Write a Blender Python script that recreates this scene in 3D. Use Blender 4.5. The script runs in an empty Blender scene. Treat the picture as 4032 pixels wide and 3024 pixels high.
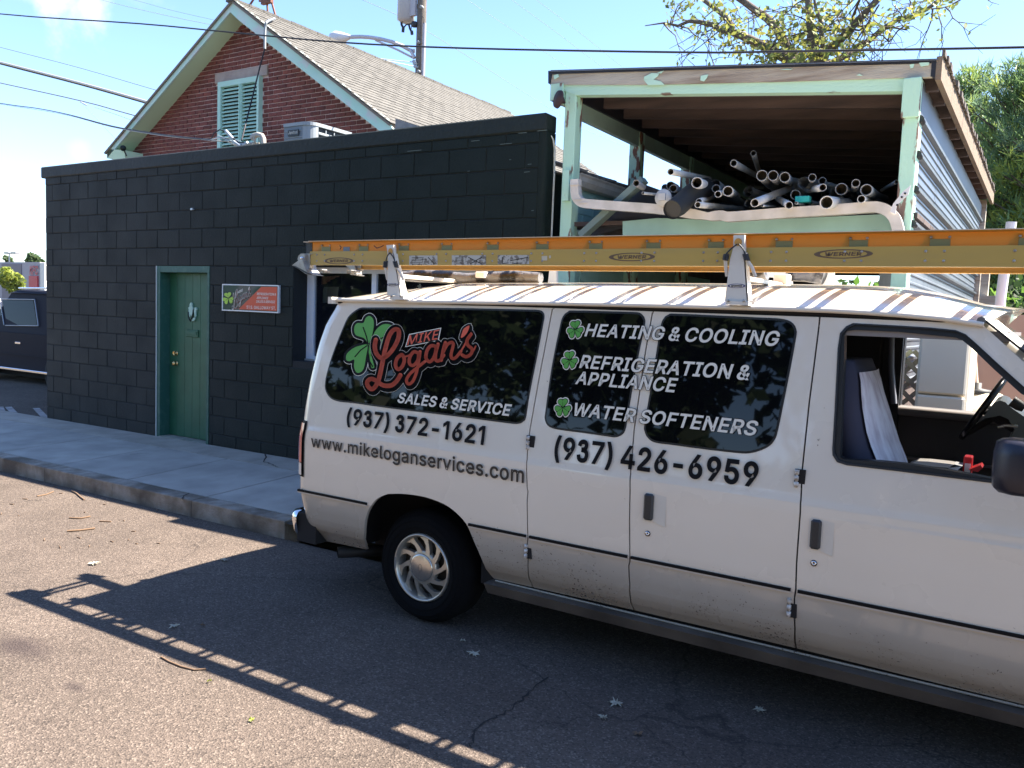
import bpy, bmesh, math, random
from math import sin, cos, pi, radians, sqrt, atan2, hypot
from mathutils import Vector, Matrix
from mathutils.geometry import tessellate_polygon
random.seed(7)
SC = bpy.context.scene
COL = SC.collection
# ------------------------------------------------------------------ camera
EYE = 1.80
YAW, PITCH, ROLL = radians(32.2), radians(4.82), radians(2.2)
FPX = 3320.0            # focal length in pixels of the 4032 px wide photograph
_f = Vector((-sin(YAW), cos(YAW), 0)); _r = Vector((cos(YAW), sin(YAW), 0)); _u = Vector((0, 0, 1))
_f2 = _f*cos(PITCH) - _u*sin(PITCH); _u2 = _u*cos(PITCH) + _f*sin(PITCH)
CR = _r*cos(ROLL) + _u2*sin(ROLL); CU = _u2*cos(ROLL) - _r*sin(ROLL); CF = _f2
cam = bpy.data.cameras.new('camera'); camo = bpy.data.objects.new('camera', cam); COL.objects.link(camo)
mm = Matrix((CR, CU, -CF)).transposed().to_4x4(); mm.translation = (0, 0, EYE); camo.matrix_world = mm
cam.sensor_width = 36; cam.lens = FPX/4032*36; cam.clip_start = .05; cam.clip_end = 3000
SC.camera = camo
SC.render.resolution_x = 1024; SC.render.resolution_y = 768
# ------------------------------------------------------------------ light
SUN = Vector((.60, .513, 1.0)).normalized()       # direction towards the sun
w = bpy.data.worlds.new('World'); SC.world = w; w.use_nodes = True
NT = w.node_tree; N = NT.nodes; LK = NT.links; N.clear()
out = N.new('ShaderNodeOutputWorld'); bg = N.new('ShaderNodeBackground'); sky = N.new('ShaderNodeTexSky')
sky.sky_type = 'NISHITA'; sky.sun_disc = False
sky.sun_elevation = math.asin(SUN.z); sky.sun_rotation = atan2(SUN.x, SUN.y)
sky.altitude = 250; sky.air_density = 1.0; sky.dust_density = .2; sky.ozone_density = 1.7
bg.inputs[1].default_value = .068
tc = N.new('ShaderNodeTexCoord')
def dirpx(u, v):
    d = CF + (u*1.8228-2016)/FPX*CR - (v*1.8228-1512)/FPX*CU
    return d.normalized()
# clouds: a few soft white heaps, here and there all round the sky
nz = N.new('ShaderNodeTexNoise'); nz.inputs['Scale'].default_value = 9; nz.inputs['Detail'].default_value = 7; nz.inputs['Roughness'].default_value = .62
LK.new(tc.outputs['Generated'], nz.inputs['Vector'])
clouds = [(dirpx(120, -6), .060, 1.0), (dirpx(195, 10), .040, .95), (dirpx(172, 326), .016, .25), (dirpx(20, 500), .09, .28), (dirpx(300, -60), .05, .5),
          (Vector((.5, -.8, .4)).normalized(), .12, .9), (Vector((-.6, -.6, .3)).normalized(), .1, .8), (Vector((-.2, -.9, .75)).normalized(), .12, .8), (Vector((.95, .1, .3)).normalized(), .08, .8)]
prev = None
for d, rad, amt in clouds:
    dn = N.new('ShaderNodeVectorMath'); dn.operation = 'DISTANCE'; dn.inputs[1].default_value = d
    LK.new(tc.outputs['Generated'], dn.inputs[0])
    ma = N.new('ShaderNodeMath'); ma.operation = 'MULTIPLY_ADD'; ma.inputs[1].default_value = -.9/rad; ma.inputs[2].default_value = .62
    LK.new(dn.outputs['Value'], ma.inputs[0])
    ad = N.new('ShaderNodeMath'); ad.operation = 'MULTIPLY_ADD'; ad.inputs[1].default_value = 2.4; LK.new(nz.outputs['Fac'], ad.inputs[0])
    sb = N.new('ShaderNodeMath'); sb.operation = 'SUBTRACT'; LK.new(ma.outputs[0], sb.inputs[0]); sb.inputs[1].default_value = 1.22
    LK.new(sb.outputs[0], ad.inputs[2])
    cl = N.new('ShaderNodeMapRange'); cl.interpolation_type = 'SMOOTHSTEP'; cl.inputs['From Min'].default_value = 0; cl.inputs['From Max'].default_value = .75; cl.inputs['To Max'].default_value = amt
    LK.new(ad.outputs[0], cl.inputs['Value'])
    if prev is None: prev = cl.outputs[0]
    else:
        mx = N.new('ShaderNodeMath'); mx.operation = 'MAXIMUM'; LK.new(prev, mx.inputs[0]); LK.new(cl.outputs[0], mx.inputs[1]); prev = mx.outputs[0]
mixc = N.new('ShaderNodeMix'); mixc.data_type = 'RGBA'
tint = N.new('ShaderNodeMix'); tint.data_type = 'RGBA'; tint.blend_type = 'MULTIPLY'; tint.inputs[0].default_value = 1; tint.inputs[7].default_value = (.93, 1.0, 1.16, 1); LK.new(sky.outputs[0], tint.inputs[6])
LK.new(prev, mixc.inputs[0]); LK.new(tint.outputs[2], mixc.inputs[6]); mixc.inputs[7].default_value = (4.2, 4.2, 4.3, 1)
LK.new(mixc.outputs[2], bg.inputs[0]); LK.new(bg.outputs[0], out.inputs[0])
sl = bpy.data.lights.new('sun', 'SUN'); so = bpy.data.objects.new('sun', sl); COL.objects.link(so)
sl.energy = 5.0; sl.angle = radians(.53); sl.color = (1, .90, .77)
so.rotation_euler = SUN.to_track_quat('Z', 'Y').to_euler(); so.location = (8, 6, 20)
SC.view_settings.view_transform = 'Standard'; SC.view_settings.look = 'None'; SC.view_settings.gamma = 1
SC.view_settings.use_curve_mapping = False
SC.view_settings.exposure = 2.3
# ------------------------------------------------------------------ where the eye's rays meet real planes (survey of the photograph, 2212 px wide)
CAM = Vector((0, 0, EYE))
def ray(u, v): return CF + (u*1.8228-2016)/FPX*CR - (v*1.8228-1512)/FPX*CU
def at_y(u, v, y): d = ray(u, v); return CAM + d*(y/d.y)
def at_x(u, v, x): d = ray(u, v); return CAM + d*(x/d.x)
def at_z(u, v, z): d = ray(u, v); return CAM + d*((z-EYE)/d.z)
def at_plane(u, v, p, n): d = ray(u, v); return CAM + d*((p-CAM).dot(n)/d.dot(n))
# ------------------------------------------------------------------ materials
MATS = {}
def mat(name, col, rough=.6, metal=0, col2=None, nscale=6, ndetail=4, bump=0, bscale=60, vary=0, coat=0, spec=.5, trans=0, rvary=0, thr=None, stretch=None, emit=None, ior=None, alpha=None, sub=0, col3=None, n3=1.2):
    if name in MATS: return MATS[name]
    m = bpy.data.materials.new(name); m.use_nodes = True; nt = m.node_tree; nd = nt.nodes; lk = nt.links
    b = nd['Principled BSDF']; b.inputs['Roughness'].default_value = rough; b.inputs['Metallic'].default_value = metal
    b.inputs['Specular IOR Level'].default_value = spec
    if coat: b.inputs['Coat Weight'].default_value = coat; b.inputs['Coat Roughness'].default_value = .04
    if trans: b.inputs['Transmission Weight'].default_value = trans
    if ior: b.inputs['IOR'].default_value = ior
    if alpha is not None: b.inputs['Alpha'].default_value = alpha
    if emit: b.inputs['Emission Color'].default_value = (*emit[0], 1); b.inputs['Emission Strength'].default_value = emit[1]
    t = nd.new('ShaderNodeNewGeometry'); src = t.outputs['Position']
    if stretch:
        mp = nd.new('ShaderNodeMapping'); mp.inputs['Scale'].default_value = stretch; lk.new(src, mp.inputs[0]); src = mp.outputs[0]
    c = None
    def rgb(x): return (*x, 1)
    if col2 is not None:
        n = nd.new('ShaderNodeTexNoise'); n.inputs['Scale'].default_value = nscale; n.inputs['Detail'].default_value = ndetail; lk.new(src, n.inputs['Vector'])
        rp = nd.new('ShaderNodeValToRGB'); lo, hi = thr or (.35, .65)
        rp.color_ramp.elements[0].position = lo; rp.color_ramp.elements[1].position = hi
        rp.color_ramp.elements[0].color = rgb(col); rp.color_ramp.elements[1].color = rgb(col2); lk.new(n.outputs['Fac'], rp.inputs[0]); c = rp.outputs[0]
        if col3 is not None:
            n3_ = nd.new('ShaderNodeTexNoise'); n3_.inputs['Scale'].default_value = n3; n3_.inputs['Detail'].default_value = 5; lk.new(src, n3_.inputs['Vector'])
            mr = nd.new('ShaderNodeMapRange'); mr.inputs['From Min'].default_value = .45; mr.inputs['From Max'].default_value = .62; lk.new(n3_.outputs['Fac'], mr.inputs['Value'])
            mx = nd.new('ShaderNodeMix'); mx.data_type = 'RGBA'; lk.new(mr.outputs[0], mx.inputs[0]); lk.new(c, mx.inputs[6]); mx.inputs[7].default_value = rgb(col3); c = mx.outputs[2]
    if vary:
        oi = nd.new('ShaderNodeObjectInfo'); hs = nd.new('ShaderNodeHueSaturation'); mr = nd.new('ShaderNodeMapRange')
        mr.inputs['To Min'].default_value = 1-vary; mr.inputs['To Max'].default_value = 1+vary; lk.new(oi.outputs['Random'], mr.inputs['Value']); lk.new(mr.outputs[0], hs.inputs['Value'])
        if c: lk.new(c, hs.inputs['Color'])
        else: hs.inputs['Color'].default_value = rgb(col)
        c = hs.outputs[0]
    if c: lk.new(c, b.inputs['Base Color'])
    else: b.inputs['Base Color'].default_value = rgb(col)
    if sub: b.inputs['Subsurface Weight'].default_value = sub
    if rvary:
        n = nd.new('ShaderNodeTexNoise'); n.inputs['Scale'].default_value = nscale*1.7; n.inputs['Detail'].default_value = 6; lk.new(src, n.inputs['Vector'])
        mr = nd.new('ShaderNodeMapRange'); mr.inputs['To Min'].default_value = max(0, rough-rvary); mr.inputs['To Max'].default_value = min(1, rough+rvary); lk.new(n.outputs['Fac'], mr.inputs['Value']); lk.new(mr.outputs[0], b.inputs['Roughness'])
    if bump:
        n = nd.new('ShaderNodeTexNoise'); n.inputs['Scale'].default_value = bscale; n.inputs['Detail'].default_value = 5; lk.new(src, n.inputs['Vector'])
        bp = nd.new('ShaderNodeBump'); bp.inputs['Strength'].default_value = min(1, bump); bp.inputs['Distance'].default_value = .01*max(1, bump); lk.new(n.outputs['Fac'], bp.inputs['Height']); lk.new(bp.outputs[0], b.inputs['Normal'])
    MATS[name] = m; return m
# ------------------------------------------------------------------ building blocks
def setp(o, label=None, cat=None, group=None, kind=None):
    if label: o['label'] = label
    if cat: o['category'] = cat
    if group: o['group'] = group
    if kind: o['kind'] = kind
    return o
def empty(name, loc, label, cat, group=None, kind=None):
    o = bpy.data.objects.new(name, None); COL.objects.link(o); o.location = loc; o.empty_display_size = .1
    return setp(o, label, cat, group, kind)
def wloc(o):
    v = Vector((0, 0, 0))
    while o: v += o.location; o = o.parent
    return v
class MB:
    def __init__(s): s.v = []; s.f = []; s.sm = []
    def add(s, vs, fs, smooth=False):
        n = len(s.v); s.v += [tuple(x) for x in vs]; s.f += [tuple(i+n for i in f) for f in fs]; s.sm += [smooth]*len(fs); return s
    def box(s, a, b, ch=0):
        x0, y0, z0 = a; x1, y1, z1 = b
        if x0 > x1: x0, x1 = x1, x0
        if y0 > y1: y0, y1 = y1, y0
        if z0 > z1: z0, z1 = z1, z0
        if not ch:
            return s.add([(x0, y0, z0), (x1, y0, z0), (x1, y1, z0), (x0, y1, z0), (x0, y0, z1), (x1, y0, z1), (x1, y1, z1), (x0, y1, z1)],
                         [(0, 3, 2, 1), (4, 5, 6, 7), (0, 1, 5, 4), (1, 2, 6, 5), (2, 3, 7, 6), (3, 0, 4, 7)])
        c = ch; V = []
        for (X, sx) in ((x0, 1), (x1, -1)):
            for (Y, sy) in ((y0, 1), (y1, -1)):
                for (Z, sz) in ((z0, 1), (z1, -1)):
                    V += [Vector((X, Y+sy*c, Z+sz*c)), Vector((X+sx*c, Y, Z+sz*c)), Vector((X+sx*c, Y+sy*c, Z))]
        bm = bmesh.new(); [bm.verts.new(q) for q in V]; r = bmesh.ops.convex_hull(bm, input=bm.verts)
        bmesh.ops.dissolve_limit(bm, angle_limit=.02, verts=bm.verts, edges=bm.edges)
        bm.verts.index_update(); s.add([q.co for q in bm.verts], [tuple(q.index for q in f.verts) for f in bm.faces]); bm.free(); return s
    def prism(s, pts, d):      # polygon (list of 3D points, planar) swept by vector d
        n = len(pts); d = Vector(d); P = [Vector(p) for p in pts]; tr = tessellate_polygon([P])
        V = P + [p+d for p in P]; F = [tuple(t) for t in tr] + [tuple(i+n for i in reversed(t)) for t in tr]
        F += [(i, (i+1) % n, (i+1) % n+n, i+n) for i in range(n)]
        return s.add(V, F)
    def bar(s, p, q, w, h, up=(0, 0, 1)):
        p = Vector(p); q = Vector(q); d = (q-p).normalized(); a = d.cross(Vector(up))
        if a.length < 1e-4: a = d.cross(Vector((0, 1, 0)))
        a.normalize(); b = a.cross(d)
        V = [r + a*w/2*i + b*h/2*j for r in (p, q) for i, j in ((-1, -1), (1, -1), (1, 1), (-1, 1))]
        return s.add(V, [(0, 1, 2, 3), (7, 6, 5, 4), (0, 4, 5, 1), (1, 5, 6, 2), (2, 6, 7, 3), (3, 7, 4, 0)])
    def tube(s, pts, r, n=10, caps=True, sy=1.0, up=(0, 0, 1), smooth=True):
        P = [Vector(p) for p in pts]; R = r if isinstance(r, (list, tuple)) else [r]*len(P); V = []; F = []; last = None
        for i, p in enumerate(P):
            d = (P[min(i+1, len(P)-1)] - P[max(i-1, 0)]).normalized()
            a = d.cross(Vector(up)) if last is None else last - d*last.dot(d)
            if a.length < 1e-3: a = d.cross(Vector((1, .1, 0)))
            a.normalize(); last = a; b = a.cross(d)
            V += [p + (a*cos(2*pi*k/n)*sy + b*sin(2*pi*k/n))*R[i] for k in range(n)]
        for i in range(len(P)-1):
            for k in range(n): F.append((i*n+k, i*n+(k+1) % n, (i+1)*n+(k+1) % n, (i+1)*n+k))
        s.add(V, F, smooth)
        if caps:
            m = len(P)-1; s.add(V[:n], [tuple(reversed(range(n)))]); s.add(V[m*n:], [tuple(range(n))])
        return s
    def lathe(s, prof, origin, axis, n=24, smooth=True):   # prof: list of (radius, distance along axis)
        A = Vector(axis).normalized(); X = A.orthogonal().normalized(); Y = A.cross(X); O = Vector(origin); V = []; F = []
        for (r, h) in prof: V += [O + A*h + (X*cos(2*pi*k/n)+Y*sin(2*pi*k/n))*r for k in range(n)]
        for i in range(len(prof)-1):
            for k in range(n): F.append((i*n+k, i*n+(k+1) % n, (i+1)*n+(k+1) % n, (i+1)*n+k))
        return s.add(V, F, smooth)
    def disc(s, c, axis, r, n=20):
        A = Vector(axis).normalized(); X = A.orthogonal().normalized(); Y = A.cross(X); c = Vector(c)
        return s.add([c + (X*cos(2*pi*k/n)+Y*sin(2*pi*k/n))*r for k in range(n)], [tuple(range(n))])
    def mesh(s, name, m, off=Vector((0, 0, 0))):
        me = bpy.data.meshes.new(name); me.from_pydata([Vector(v)-off for v in s.v], [], s.f)
        me.polygons.foreach_set('use_smooth', s.sm); me.update()
        if isinstance(m, (list, tuple)): [me.materials.append(x) for x in m]
        else: me.materials.append(m)
        return me
    def build(s, name, m, parent=None, label=None, cat=None, group=None, kind=None, loc=None, fix=True):
        off = wloc(parent) if parent else Vector(loc or (0, 0, 0))
        me = s.mesh(name, m, off)
        if fix:
            bm = bmesh.new(); bm.from_mesh(me); bmesh.ops.recalc_face_normals(bm, faces=bm.faces); bm.to_mesh(me); bm.free()
        o = bpy.data.objects.new(name, me); COL.objects.link(o)
        if parent: o.parent = parent
        else: o.location = off
        return setp(o, label, cat, group, kind)
def inst(name, me, parent, wpos, rot=None, scale=None, **k):
    o = bpy.data.objects.new(name, me); COL.objects.link(o); o.parent = parent
    o.location = Vector(wpos) - (wloc(parent) if parent else Vector((0, 0, 0)))
    if rot: o.rotation_euler = rot
    if scale: o.scale = scale
    return setp(o, **k)
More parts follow.
